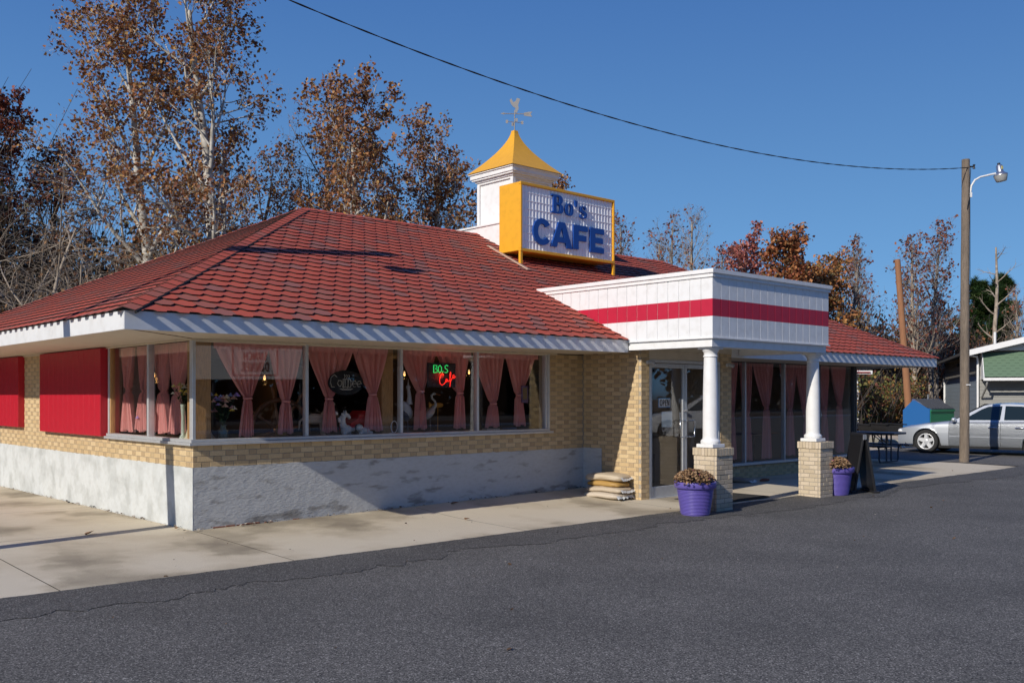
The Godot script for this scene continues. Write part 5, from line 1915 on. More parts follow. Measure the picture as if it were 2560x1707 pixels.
func planter(at: Vector3, label: String, sd: int) -> void:
	var o = thing("planter", label, "planter", at + Vector3(0, ground_y(at.x, at.z) + 0.013, 0), 0.0, "purple planters at the entrance")
	var pf = [Vector2(0.0, 0.0), Vector2(0.195, 0.0), Vector2(0.200, 0.008)]
	var n = 17
	for i in n:
		var y = 0.02 + i * (0.345 / n)
		var r = lerpf(0.203, 0.262, (y / 0.385))
		pf.append_array([Vector2(r - 0.007, y), Vector2(r + 0.003, y + 0.004), Vector2(r + 0.0055, y + 0.009), Vector2(r + 0.003, y + 0.0135), Vector2(r - 0.006, y + 0.018)])
	pf.append_array([Vector2(0.262, 0.368), Vector2(0.264, 0.382), Vector2(0.290, 0.390), Vector2(0.296, 0.395), Vector2(0.302, 0.468), Vector2(0.299, 0.477), Vector2(0.29, 0.480), Vector2(0.272, 0.477), Vector2(0.265, 0.44)])
	var pm = MB.new()
	pm.lathe(pf, 56)
	part("pot", pm, mats.purple_plastic, o)
	var so = MB.new()
	so.lathe([Vector2(0.268, 0.44), Vector2(0.0, 0.45)], 24)
	part("soil", so, mats.soil, o)
	var r = RandomNumberGenerator.new()
	r.seed = sd
	var where = []
	var tint = []
	var stems = MB.new()
	for dome in [[-0.13, 0.05, 0.27, 0.22], [0.15, -0.06, 0.235, 0.185]]:
		# both mounds sit across the line of the front
		var c = Vector3(dome[0], 0.44, dome[1])
		for i in 640:
			var a = r.randf_range(0, TAU)
			var u = sqrt(r.randf())
			var rr: float = dome[2] * u * r.randf_range(0.9, 1.05)
			var h: float = dome[3] * sqrt(maxf(0.0, 1.0 - u * u * 0.92)) * r.randf_range(0.80, 1.06)
			if r.randf() < 0.25:
				h *= r.randf_range(0.3, 0.85)
			var p = c + Vector3(cos(a) * rr, h, sin(a) * rr)
			var s = r.randf_range(0.013, 0.021)
			where.append(Transform3D(Basis.from_euler(Vector3(r.randf_range(-0.8, 0.8), r.randf_range(0, TAU), r.randf_range(-0.8, 0.8))).scaled(Vector3.ONE * s), p))
			var q = r.randf()
			tint.append(Color(0.30, 0.05, 0.16) if q < 0.025 else (Color(0.37, 0.23, 0.12) if q < 0.4 else (Color(0.27, 0.155, 0.075) if q < 0.72 else (Color(0.44, 0.29, 0.17) if q < 0.88 else Color(0.13, 0.07, 0.04)))))
			if i % 5 == 0:
				stems.tube([c + Vector3(cos(a) * rr * 0.3, 0.0, sin(a) * rr * 0.3), p], [0.004, 0.003], 3, false)
	part("stems", stems, mat("dead_stem", lin(0.06, 0.05, 0.035), 0.9), o)
	var fl = MB.new()
	for k in 6:
		var an = TAU * k / 6
		var d = Vector3(cos(an), 0.0, sin(an))
		var w = Vector3(-sin(an), 0, cos(an)) * 0.42
		fl.tri(Vector3(0, -0.5, 0), d * 0.95 + w + Vector3(0, 0.25, 0), d * 0.95 - w + Vector3(0, 0.25, 0))
		fl.tri(Vector3(0, 0.55, 0), d * 0.95 - w + Vector3(0, 0.25, 0), d * 0.95 + w + Vector3(0, 0.25, 0))
	var fm = mat("dried_petal", Color(1, 1, 1), 0.95)
	fm.vertex_color_use_as_albedo = true
	joined("dried_flowers", fl, fm, where, tint, o)


func wheel(parent: Node3D, at: Vector3, out: float, rad: float) -> void:
	var xf = Transform3D(Basis(Vector3.FORWARD, PI / 2 * out), at)
	var ty = MB.new()
	var w = 0.215
	ty.lathe([Vector2(rad * 0.66, 0.09), Vector2(rad * 0.70, 0.105), Vector2(rad * 0.90, 0.108), Vector2(rad * 0.97, 0.095), Vector2(rad, 0.07), Vector2(rad, -0.07), Vector2(rad * 0.95, -0.105), Vector2(rad * 0.6, -0.105)], 48, xf)
	var t = part("wheel", ty, mats.rubber, parent)
	var al = mat("alloy", lin(0.72, 0.73, 0.74), 0.32, 0.25)
	var rm = MB.new()
	rm.lathe([Vector2(rad * 0.69, 0.10), Vector2(rad * 0.66, 0.106), Vector2(rad * 0.62, 0.10), Vector2(rad * 0.60, 0.03), Vector2(rad * 0.58, -0.09)], 40, xf)
	for k in 5:
		var bs = Basis(Vector3.UP, TAU * k / 5)
		var a = rad * 0.14
		var b = rad * 0.63
		var p = []
		for q in [[a, -0.05, 0.085], [a, 0.05, 0.085], [b, 0.036, 0.095], [b, -0.036, 0.095], [a, -0.07, 0.03], [a, 0.07, 0.03], [b, 0.055, 0.03], [b, -0.055, 0.03]]:
			p.append(xf * (bs * Vector3(q[0], q[2], q[1])))
		var ctr: Vector3 = (p[0] + p[6]) * 0.5
		for f in [[0, 1, 2, 3], [0, 1, 5, 4], [1, 2, 6, 5], [2, 3, 7, 6], [3, 0, 4, 7]]:
			rm.qo(p[f[0]], p[f[1]], p[f[2]], p[f[3]], ctr)
	rm.lathe([Vector2(0.0, 0.095), Vector2(rad * 0.12, 0.093), Vector2(rad * 0.2, 0.085), Vector2(rad * 0.2, 0.02)], 20, xf)
	part("rim", rm, al, t)
	var hb = MB.new()
	hb.lathe([Vector2(rad * 0.6, 0.0), Vector2(0.0, 0.01)], 24, xf)
	part("brake_disc", hb, mats.black_matte, t)


# a car lofted from its side profile; runs along z, nose towards -z, front axle at z = 0
func car(o: Node3D, paint: Material, base: float, nose: float, tail: float, deck: Array, hw: float, wr: float, roof: Array, glass: Array, doors: Array, roof_y: float) -> void:
	var interp = func(tb: Array, s: float) -> float:
		for i in tb.size() - 1:
			if s <= tb[i + 1][0]:
				var f: float = clampf((s - tb[i][0]) / (tb[i + 1][0] - tb[i][0]), 0.0, 1.0)
				f = f * f * (3.0 - 2.0 * f) * 0.4 + f * 0.6
				return lerpf(tb[i][1], tb[i + 1][1], f)
		return tb[tb.size() - 1][1]
	var width = func(s: float) -> float:
		var f = clampf((s - nose) / 0.75, 0.0, 1.0)
		var g = clampf((tail - s) / 0.75, 0.0, 1.0)
		return hw * (1.0 - 0.30 * pow(1.0 - f, 2.2)) * (1.0 - 0.24 * pow(1.0 - g, 2.2))
	var section = func(s: float) -> PackedVector3Array:
		var y1: float = interp.call(deck, s)
		var w: float = width.call(s)
		var y0 = 0.22
		for c in [0.0, base]:
			var ds: float = absf(s - c)
			if ds < wr + 0.045:
				y0 = maxf(y0, wr + sqrt(pow(wr + 0.045, 2) - ds * ds))
		var r = PackedVector3Array()
		for p in [[0.93, 0.22], [0.985, 0.30], [1.0, 0.46], [1.0, 0.58], [0.995, 0.60], [0.985, 0.72], [0.965, 0.83], [0.945, y1 - 0.06], [0.90, y1 - 0.022], [0.80, y1 - 0.004], [0.5, y1 + 0.012], [0.0, y1 + 0.02]]:
			r.append(Vector3(w * p[0], minf(maxf(p[1], y0), maxf(y1 - 0.03, y0) if p[0] > 0.94 else 9.0), s))
		var full = PackedVector3Array()
		for i in r.size():
			full.append(Vector3(-r[i].x, r[i].y, r[i].z))
		for i in range(r.size() - 2, -1, -1):
			full.append(r[i])
		return full
	var loft = func(a: float, b: float, lo: int, hi: int) -> MB:
		var m = MB.new()
		var n = maxi(2, int((b - a) / 0.03))
		var rows = []
		for i in n + 1:
			var sec: PackedVector3Array = section.call(lerpf(a, b, float(i) / n))
			rows.append(sec.slice(lo, hi) if hi > 0 else sec)
		m.grid(rows)
		return m
	# body before and behind the doors, with the bonnet and boot tops running through
	var d0: float = doors[0]
	var d2: float = doors[doors.size() - 1]
	var bm: MB = loft.call(nose, d0, 0, 0)
	var sec_n: PackedVector3Array = section.call(nose)
	for i in range(1, sec_n.size() - 1):
		bm.to(sec_n[0], sec_n[i], sec_n[i + 1], Vector3(0, 0.5, nose + 1.0))
	var body = part("body", bm, paint, o)
	var rb: MB = loft.call(d2, tail, 0, 0)
	var sec_t: PackedVector3Array = section.call(tail)
	for i in range(1, sec_t.size() - 1):
		rb.to(sec_t[0], sec_t[i], sec_t[i + 1], Vector3(0, 0.5, tail - 1.0))
	part("rear_body", rb, paint, body)
	var ncol = sec_n.size()
	part("deck", loft.call(d0, d2, 8, ncol - 8), paint, body)
	for i in doors.size() - 1:
		for sd in 2:
			var m: MB = loft.call(doors[i] + 0.004, doors[i + 1] - 0.004, 0, 9) if sd == 0 else loft.call(doors[i] + 0.004, doors[i + 1] - 0.004, ncol - 9, 0)
			var dn = part("door", m, paint, o)
			var hd = MB.new()
			var hx = (hw * 0.985 + 0.012) * (-1.0 if sd == 0 else 1.0)
			var hz: float = doors[i + 1] - 0.20
			hd.tube([Vector3(hx * 0.99, 0.76, hz - 0.11), Vector3(hx * 1.012, 0.765, hz - 0.08), Vector3(hx * 1.012, 0.768, hz + 0.08), Vector3(hx * 0.99, 0.765, hz + 0.11)], [0.012, 0.018, 0.018, 0.012], 8)
			part("handle", hd, mats.chrome, dn)
			var tr = MB.new()
			tr.box(Vector3(hx * 1.0, 0.50, (doors[i] + doors[i + 1]) * 0.5), Vector3(0.014, 0.022, doors[i + 1] - doors[i] - 0.04))
			part("trim_strip", tr, paint, dn)
	var sl = MB.new()
	for sg in [-1.0, 1.0]:
		sl.box(Vector3(sg * hw * 0.91, 0.20, base * 0.5), Vector3(0.05, 0.08, base - 2 * wr - 0.12))
	sl.bx(Vector3(-hw * 0.86, 0.16, nose + 0.25), Vector3(hw * 0.86, 0.34, tail - 0.25))
	part("underside", sl, mats.black_matte, body)
	# cabin: painted shell with glass let into it
	var tum = func(y: float) -> float:
		return lerpf(hw * 0.93, hw * 0.66, clampf((y - 0.90) / (roof_y - 0.90), 0.0, 1.0))
	var shell = MB.new()
	for sg in [-1.0, 1.0]:
		var n: int = roof.size()
		for i in n - 1:
			var a: Array = roof[i]
			var b: Array = roof[i + 1]
			shell.qo(Vector3(sg * tum.call(0.9), 0.90, a[0]), Vector3(sg * tum.call(0.9), 0.90, b[0]), Vector3(sg * tum.call(b[1]), b[1], b[0]), Vector3(sg * tum.call(a[1]), a[1], a[0]), Vector3(0, 0.5, base * 0.5))
	var rows = []
	for q in roof:
		var row = PackedVector3Array()
		var wq: float = tum.call(q[1])
		for k in 9:
			var u = k / 4.0 - 1.0
			row.append(Vector3(u * wq, q[1] + 0.045 * (1.0 - u * u) * clampf((q[1] - 0.9) * 4.0, 0.0, 1.0), q[0]))
		rows.append(row)
	shell.grid(rows)
	var cab = part("cabin", shell, paint, o)
	var gm = mat("car_glass", lin(0.014, 0.022, 0.020), 0.04)
	gm.metallic_specular = 0.7
	for g in glass:
		for sg in [-1.0, 1.0]:
			var m = MB.new()
			var pts = []
			for p in g:
				pts.append(Vector3(sg * (tum.call(p[1]) + 0.006), p[1], p[0]))
			for i in range(1, pts.size() - 1):
				m.to(pts[0], pts[i], pts[i + 1], Vector3(0, 1.1, g[0][0]))
			part("side_window", m, gm, cab)
	for e in [[0, 1], [roof.size() - 1, roof.size() - 2]]:
		var a: Array = roof[e[0]]
		var b: Array = roof[e[1]]
		for q in 1:
			var m = MB.new()
			var wa: float = tum.call(a[1]) - 0.07
			var wb: float = tum.call(b[1]) - 0.07
			var sgz = signf(a[0] - b[0]) * 0.01
			m.qo(Vector3(-wa, a[1] + 0.03, a[0] + sgz), Vector3(wa, a[1] + 0.03, a[0] + sgz), Vector3(wb, b[1] + 0.045, b[0] + sgz), Vector3(-wb, b[1] + 0.045, b[0] + sgz), Vector3(0, 0.8, base * 0.5))
			part("windscreen", m, gm, cab)
	for sg in [-1.0, 1.0]:
		wheel(o, Vector3(sg * (hw - 0.115), wr, 0), sg, wr)
		wheel(o, Vector3(sg * (hw - 0.115), wr, base), sg, wr)
		var mi = MB.new()
		blob(mi, Vector3(sg * (hw * 0.93 + 0.10), 0.97, d0 + 0.16), Vector3(0.10, 0.065, 0.06), Basis(), 12, 0.0, 0.8)
		mi.tube([Vector3(sg * hw * 0.90, 0.93, d0 + 0.17), Vector3(sg * (hw * 0.93 + 0.06), 0.95, d0 + 0.17)], [0.025, 0.025], 6)
		part("mirror", mi, paint, o)
		var hl = MB.new()
		blob(hl, Vector3(sg * hw * 0.66, 0.62, nose + 0.10), Vector3(0.16, 0.07, 0.10))
		part("headlight", hl, mats.white_gloss, o)
		var tl = MB.new()
		blob(tl, Vector3(sg * hw * 0.74, (interp.call(deck, tail - 0.1) as float) - 0.14, tail - 0.09), Vector3(0.13, 0.12, 0.10))
		part("tail_light", tl, mat("tail_red", lin(0.45, 0.01, 0.012), 0.2), o)


func right_side() -> void:
	# parked sedan, nose away along the side of the lot
	var silver = mat("silver_paint", lin(0.50, 0.53, 0.57), 0.32, 0.35)
	silver.clearcoat_enabled = true
	silver.clearcoat = 0.8
	silver.clearcoat_roughness = 0.08
	var gx = 22.62 + 0.80
	var sd = thing("silver_sedan", "silver four-door sedan parked beyond the wooden lamp pole", "car", Vector3(gx, ground_y(gx, -1.24) + 0.014, -1.24), 0.13)
	car(sd, silver, 2.91, -0.87, 4.05, [[-0.87, 0.60], [-0.80, 0.70], [-0.55, 0.765], [0.0, 0.855], [0.5, 0.915], [0.8, 0.945], [1.2, 0.955], [3.2, 0.975], [3.45, 1.0], [3.9, 0.99], [4.0, 0.93], [4.05, 0.80]], 0.93, 0.335,
		[[0.74, 0.945], [1.50, 1.375], [1.75, 1.405], [2.15, 1.42], [2.6, 1.395], [2.9, 1.345], [3.55, 1.0]],
		[[[0.98, 0.965], [1.95, 0.975], [1.97, 1.36], [1.62, 1.345], [1.45, 1.27]], [[2.05, 0.975], [2.86, 0.985], [2.88, 1.22], [2.74, 1.315], [2.45, 1.355], [2.05, 1.365]], [[2.92, 0.99], [3.14, 1.0], [2.94, 1.19]]], [0.62, 1.98, 2.66], 1.42)
	# picnic table
	var pt = thing("picnic_table", "dark steel picnic table with attached benches beside the cafe", "table", Vector3(18.38, ground_y(18.38, -0.75) + 0.004, -0.83), 0.06)
	var dk = mat("table_coating", lin(0.045, 0.052, 0.072), 0.4)
	var tp = MB.new()
	tp.cbox(Vector3(0, 0.735, 0), Vector3(0.76, 0.05, 1.83), 0.012)
	part("table_top", tp, dk, pt)
	for sg in [-1.0, 1.0]:
		var bn = MB.new()
		bn.cbox(Vector3(sg * 0.66, 0.43, 0), Vector3(0.27, 0.045, 1.83), 0.012)
		part("bench", bn, dk, pt)
	for z in [-0.62, 0.62]:
		var fm = MB.new()
		var r = 0.022
		for sg in [-1.0, 1.0]:
			fm.tube([Vector3(sg * 0.14, 0.70, z), Vector3(sg * 0.14, 0.02, z)], [r, r], 8)
			fm.tube([Vector3(sg * 0.66, 0.41, z), Vector3(sg * 0.60, 0.36, z), Vector3(sg * 0.56, 0.22, z), Vector3(sg * 0.58, 0.08, z), Vector3(sg * 0.52, 0.02, z)], [r, r, r, r, r], 8)
			fm.tube([Vector3(sg * 0.66, 0.40, z), Vector3(sg * 0.14, 0.40, z)], [r, r], 8)
			fm.tube([Vector3(sg * 0.10, 0.40, z), Vector3(sg * 0.10, 0.70, z * 0.4)], [0.012, 0.012], 6)
		fm.tube([Vector3(-0.52, 0.02, z), Vector3(0.52, 0.02, z)], [0.018, 0.018], 8)
		part("leg_frame", fm, dk, pt)
	# old black barbecue drums behind it
	var gr = thing("barbecue_smoker", "rusty black barrel smoker with open lid behind the picnic table", "smoker", Vector3(24.6, ground_y(24.6, -3.6), -3.6), 0.9)
	var rust = mat("burnt_steel", lin(0.012, 0.011, 0.011), 0.8, 0.0)
	for q in [[-0.55, 0.75, 1.05], [0.55, 0.70, 0.85]]:
		var br = MB.new()
		var ring = []
		for k in 13:
			ring.append(PI + PI * k / 12.0)
		var rws = []
		for e in [-1.0, 1.0]:
			var row = PackedVector3Array()
			for a in ring:
				row.append(Vector3(q[0] + e * q[2] * 0.5, q[1] + sin(a) * 0.28, cos(a) * 0.28))
			rws.append(row)
		br.grid(rws)
		for e in 2:
			for k in range(1, 12):
				br.to(rws[e][0], rws[e][k], rws[e][k + 1], Vector3(q[0], q[1], 0))
		br.box(Vector3(q[0], q[1] + 0.03, -0.26), Vector3(q[2] * 1.1, 0.04, 0.10))
		br.box(Vector3(q[0], q[1] + 0.02, 0.30), Vector3(q[2] * 1.15, 0.03, 0.16))
		part("drum", br, rust, gr)
	for x in [-0.95, -0.15, 0.25, 0.9]:
		var lg = MB.new()
		lg.tube([Vector3(x, 0.55, -0.18), Vector3(x * 1.06, 0.0, -0.26)], [0.025, 0.025], 6)
		lg.tube([Vector3(x, 0.55, 0.18), Vector3(x * 1.06, 0.0, 0.26)], [0.025, 0.025], 6)
		part("leg", lg, rust, gr)
	var ash = MB.new()
	blob(ash, Vector3(0.05, 0.62, 0.05), Vector3(0.14, 0.05, 0.1), Basis(), 10, 0.4)
	part("white_cloth", ash, mats.white_gloss, gr)
	# low concrete block step beyond the smoker
	var st = MB.new()
	st.cbox(Vector3(0, 0.15, 0), Vector3(1.8, 0.30, 0.5), 0.02)
	solo("concrete_block", st, textured("weathered_block", lin(0.40, 0.38, 0.30), 0.95, (mats.mortar as StandardMaterial3D).albedo_texture, 0.8), "low weathered concrete block behind the barrel smoker", "block", "", Vector3(26.6, -0.10, -4.4), 0.75)
	dumpster()
	far_building()
	# white shed corner showing past the cafe
	var sh = thing("white_shed", "white clapboard shed with red roof edge behind the cafe corner", "shed", Vector3(34.48, -0.15, -9.49), -0.7385)
	var sw = MB.new()
	sw.bx(Vector3(-3.2, 0, -3.0), Vector3(-0.02, 2.75, -0.02))
	part("wall", sw, mats.white_paint, sh)
	var pm = MB.new()
	pm.cbox(Vector3(-1.6, 0, 0), Vector3(3.2, 0.125, 0.02), 0.006, Basis(Vector3.RIGHT, -0.09))
	var pmm = pm.mesh()
	for k in 20:
		part("clapboard", pmm, mats.white_paint, sh, Transform3D(Basis(), Vector3(0, 0.1 + k * 0.135, 0)))
	var rf = MB.new()
	rf.cbox(Vector3(-1.6, 2.98, -1.4), Vector3(3.9, 0.06, 3.7), 0.01, Basis(Vector3.RIGHT, 0.08))
	part("roof", rf, mat("red_roofing", lin(0.30, 0.05, 0.04), 0.8), sh)
	var fa = MB.new()
	fa.box(Vector3(-1.5, 2.84, 0.38), Vector3(3.9, 0.16, 0.03))
	part("fascia", fa, mats.white_paint, sh)


func dumpster() -> void:
	var o = thing("dumpster", "blue and green steel dumpster with black lid behind the sedan", "dumpster", Vector3(32.4, -0.12, -5.9), -1.65)
	var blue = mat("dumpster_blue", lin(0.012, 0.11, 0.33), 0.5)
	var green = mat("dumpster_green", lin(0.02, 0.19, 0.085), 0.5)
	# profile across the box: low front, high back
	var en = MB.new()
	var pf = PackedVector2Array([Vector2(-0.62, 0.12), Vector2(0.50, 0.12), Vector2(0.50, 1.25), Vector2(-0.12, 1.60), Vector2(-0.22, 1.60), Vector2(-0.62, 1.22)])
	en.prism(pf, 0.04, Transform3D(Basis(), Vector3(0, 0, 0.0)))
	part("end_panel", en, blue, o)
	var e2 = MB.new()
	e2.prism(pf, 0.04, Transform3D(Basis(), Vector3(0, 0, -1.84)))
	part("end_panel", e2, blue, o)
	var bd = MB.new()
	bd.bx(Vector3(0.48, 0.12, -1.80), Vector3(0.52, 1.24, 0.0))
	bd.bx(Vector3(-0.62, 0.12, -1.80), Vector3(-0.58, 1.22, 0.0))
	bd.bx(Vector3(-0.6, 0.10, -1.80), Vector3(0.5, 0.14, 0.0))
	bd.bx(Vector3(0.521, 1.17, -1.82), Vector3(0.56, 1.25, 0.02))
	part("body", bd, green, o)
	var ld = MB.new()
	var bs = Basis(Vector3.FORWARD, 0.515)
	for k in 2:
		ld.cbox(Vector3(0.19, 1.46, -0.46 - k * 0.90), Vector3(0.80, 0.03, 0.86), 0.01, bs)
		for r in 4:
			ld.cbox(Vector3(0.20, 1.48, -0.16 - r * 0.2 - k * 0.90), Vector3(0.74, 0.03, 0.05), 0.008, bs)
	part("lid", ld, mat("lid_grey", lin(0.06, 0.062, 0.065), 0.5), o)
	var wh = MB.new()
	for z in [-0.2, -1.6]:
		for x in [-0.45, 0.4]:
			wh.tube([Vector3(x - 0.03, 0.07, z), Vector3(x + 0.03, 0.07, z)], [0.07, 0.07], 10)
	part("casters", wh, mats.rubber, o)


func far_building() -> void:
	var o = thing("workshop_building", "grey and white workshop with green shingled awning across the lot", "building", Vector3(38.35, -0.12, -5.94), -1.0815)
	var grey_wall = textured("workshop_grey", lin(0.30, 0.30, 0.285), 0.9, (mats.white_paint as StandardMaterial3D).albedo_texture, 0.3)
	var slate = textured("block_blue_grey", lin(0.235, 0.285, 0.335), 0.9, (mats.white_paint as StandardMaterial3D).albedo_texture, 0.3)
	var cw = MB.new()
	cw.bx(Vector3(0.02, 0, -16.4), Vector3(12.0, 3.75, -0.02))
	part("wall", cw, grey_wall, o)
	# painted block side wall
	var bl = MB.new()
	var y = 0.0
	var r = 0
	while y < 2.7:
		var z = -0.02 - (0.2 if r % 2 else 0.0)
		while z > -16.3:
			bl.box(Vector3(0.012, y + 0.1, z - 0.2), Vector3(0.02, 0.192, 0.392))
			z -= 0.4
		y += 0.2
		r += 1
	part("block_face", bl, slate, o)
	var bw = mat("old_board", lin(0.20, 0.185, 0.165), 0.9)
	var bd = MB.new()
	bd.cbox(Vector3(-0.01, 0, -8.2), Vector3(0.03, 0.20, 16.3), 0.006)
	var bdm = bd.mesh()
	for k in 5:
		part("weatherboard", bdm, bw, o, Transform3D(Basis(), Vector3(0, 2.80 + k * 0.21, 0)))
	# facade of grey lap boards, pale green strip at its foot
	var fb = MB.new()
	fb.cbox(Vector3(6.0, 0, 0.0), Vector3(12.0, 0.145, 0.02), 0.004, Basis(Vector3.RIGHT, -0.05))
	var fbm = fb.mesh()
	for k in 9:
		part("lap_board", fbm, grey_wall, o, Transform3D(Basis(), Vector3(0, 1.36 + k * 0.15, 0)))
	var gs = MB.new()
	gs.box(Vector3(6.0, 1.22, 0.005), Vector3(12.0, 0.12, 0.03))
	part("green_strip", gs, mat("lime_paint", lin(0.38, 0.52, 0.16), 0.7), o)
	# gable with white boards
	var ga = MB.new()
	ga.prism(PackedVector2Array([Vector2(0.0, 3.74), Vector2(12.0, 3.74), Vector2(6.0, 5.2)]), 0.03, Transform3D(Basis(), Vector3(0, 0, 0.3)))
	part("gable", ga, mats.white_paint, o)
	for k in 10:
		var yy = 3.82 + k * 0.14
		var half = 6.0 - (yy - 3.74) / 1.46 * 6.0
		if half > 0.2:
			var gb = MB.new()
			gb.cbox(Vector3(6.0, yy, 0.345), Vector3(2.0 * half - 0.1, 0.13, 0.02), 0.005, Basis(Vector3.RIGHT, -0.06))
			part("gable_board", gb, mats.white_paint, o)
	var rfm = mat("workshop_roof", lin(0.06, 0.055, 0.05), 0.9)
	var rf = MB.new()
	var ang = atan2(1.46, 6.0)
	rf.box(Vector3(2.85, 4.55, -8.0), Vector3(6.9, 0.08, 17.6), Basis(Vector3.BACK, ang))
	rf.box(Vector3(9.15, 4.55, -8.0), Vector3(6.9, 0.08, 17.6), Basis(Vector3.BACK, -ang))
	part("roof", rf, rfm, o)
	var rk = MB.new()
	rk.box(Vector3(2.85, 4.46, 0.82), Vector3(6.92, 0.24, 0.04), Basis(Vector3.BACK, ang))
	rk.box(Vector3(9.15, 4.46, 0.82), Vector3(6.92, 0.24, 0.04), Basis(Vector3.BACK, -ang))
	part("rake_board", rk, mats.white_paint, o)
	var gt = MB.new()
	gt.box(Vector3(-0.62, 3.66, -8.0), Vector3(0.10, 0.12, 17.4))
	part("gutter", gt, rfm, o)
	# green shingled awning
	var aw = MB.new()
	for k in 9:
		var f = k / 9.0
		aw.box(Vector3(6.05, lerpf(3.66, 2.60, f) - 0.06, lerpf(0.36, 1.02, f)), Vector3(11.9, 0.145, 0.025), Basis(Vector3.RIGHT, -0.50))
	var an = part("awning", aw, textured("green_shingle", lin(0.125, 0.20, 0.13), 0.9, (mats.shingle as StandardMaterial3D).albedo_texture, 0.8), o)
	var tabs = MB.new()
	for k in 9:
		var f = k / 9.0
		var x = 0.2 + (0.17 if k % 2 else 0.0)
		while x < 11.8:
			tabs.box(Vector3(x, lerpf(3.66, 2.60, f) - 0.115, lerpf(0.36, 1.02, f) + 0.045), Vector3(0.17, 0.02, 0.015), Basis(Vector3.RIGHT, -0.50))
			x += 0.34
	part("shingle_tabs", tabs, mat("tab_dark_felt", lin(0.05, 0.085, 0.055), 0.9), an)  # darker green bars along each awning row
	var tr = MB.new()
	tr.box(Vector3(6.05, 2.50, 1.06), Vector3(12.0, 0.12, 0.05))
	part("awning_trim", tr, mats.white_paint, an)
	var ch = MB.new()
	ch.prism(PackedVector2Array([Vector2(0.0, 2.5), Vector2(1.05, 2.5), Vector2(0.4, 3.66), Vector2(0.0, 3.66)]), 0.03, Transform3D(Basis(Vector3.UP, -PI / 2), Vector3(0.10, 0, 0)))
	part("awning_cheek", ch, mats.white_paint, an)
	var dn = MB.new()
	dn.tube([Vector3(-0.55, 3.58, 0.25), Vector3(-0.1, 3.50, 0.25), Vector3(-0.06, 3.3, 0.12), Vector3(-0.06, 0.0, 0.12)], [0.05, 0.05, 0.05, 0.05], 8)
	part("downspout", dn, mats.white_paint, o)
	var dn2 = MB.new()
	dn2.tube([Vector3(-0.06, 2.75, -16.3), Vector3(-0.06, 0.0, -16.3)], [0.06, 0.06], 8)
	part("downspout", dn2, mats.white_paint, o)
	var br = MB.new()
	br.tube([Vector3(0.22, 2.42, 0.95), Vector3(0.2, 2.2, 0.9), Vector3(0.1, 1.7, 0.08)], [0.045, 0.045, 0.04], 8)
	part("bracket", br, grey_wall, o)
	var vp = MB.new()
	vp.tube([Vector3(1.0, 4.0, -3.0), Vector3(1.0, 4.75, -3.0)], [0.06, 0.06], 10)
	part("vent_pipe", vp, mats.white_paint, o)
	var lt = MB.new()
	lt.box(Vector3(-0.12, 3.35, -7.0), Vector3(0.22, 0.14, 0.8))
	part("wall_light", lt, mats.black_matte, o)
	# galvanised tank standing against the side wall
	var tk = thing("metal_tank", "galvanised horizontal tank on stands beside the workshop wall", "tank", Vector3(38.0, -0.12, -8.1), -0.7385)
	var tb = MB.new()
	tb.lathe([Vector2(0, 0.75), Vector2(0.14, 0.74), Vector2(0.22, 0.66), Vector2(0.235, 0.5), Vector2(0.235, -0.05), Vector2(0.245, -0.05), Vector2(0.245, -0.1), Vector2(0.235, -0.1), Vector2(0.235, -0.6), Vector2(0.2, -0.70), Vector2(0, -0.74)], 24, Transform3D(Basis(Vector3.FORWARD, PI / 2), Vector3(0, 1.42, 0)))
	part("shell", tb, mats.galvanised, tk)
	for x in [-0.45, 0.45]:
		var lg = MB.new()
		lg.box(Vector3(x, 0.60, 0), Vector3(0.06, 1.22, 0.34))
		part("stand", lg, mats.dark_metal, tk)
	var fl = MB.new()
	fl.tube([Vector3(0.05, 1.6, 0.05), Vector3(0.05, 1.85, 0.05)], [0.04, 0.04], 8)
	part("filler_pipe", fl, mats.galvanised, tk)


func lamp_head(parent: Node3D, at: Vector3, dir: Vector3, lean: float) -> void:
	var axis = Vector3.UP.cross(dir).normalized()
	var xf = Transform3D(Basis(axis, -lean), at)
	var hs = MB.new()
	hs.lathe([Vector2(0, 0.20), Vector2(0.05, 0.20), Vector2(0.075, 0.18), Vector2(0.08, 0.03), Vector2(0.10, 0.0), Vector2(0.165, -0.045), Vector2(0.17, -0.065), Vector2(0.16, -0.066)], 28, xf)
	var h = part("lamp_head", hs, mats.galvanised, parent)
	var gl = MB.new()
	gl.lathe([Vector2(0.165, -0.066), Vector2(0.155, -0.12), Vector2(0.125, -0.215), Vector2(0.115, -0.225), Vector2(0.0, -0.235)], 28, xf)
	var gm = mat("prismatic_lens", lin(0.36, 0.37, 0.36), 0.25)
	part("lens", gl, gm, h)
	var pc = MB.new()
	pc.lathe([Vector2(0, 0.25), Vector2(0.035, 0.245), Vector2(0.038, 0.20)], 14, xf)
	part("photocell", pc, mats.black_plastic, h)
	var lb = MB.new()
	lb.box(xf * (Basis(Vector3.UP, -0.7385) * Vector3(0.035, 0.11, 0.072)), Vector3(0.05, 0.08, 0.012), Basis(Vector3.UP, -0.3))
	part("rating_label", lb, mat("label_yellow", lin(0.55, 0.50, 0.18), 0.6), h)


func catenary(a: Vector3, b: Vector3, sag: float, r: float, twist := false) -> MB:
	var m = MB.new()
	var n = 160 if twist else 48
	for s in (2 if twist else 1):
		var pts = []
		var rad = []
		for i in n + 1:
			var f = float(i) / n
			var p = a.lerp(b, f) - Vector3(0, 4.0 * sag * f * (1.0 - f), 0)
			if twist:
				var an = f * 150.0 + s * PI
				p += Vector3(0, cos(an), sin(an)) * r * 0.9
			pts.append(p)
			rad.append(r)
		m.tube(pts, rad, 5)
	return m


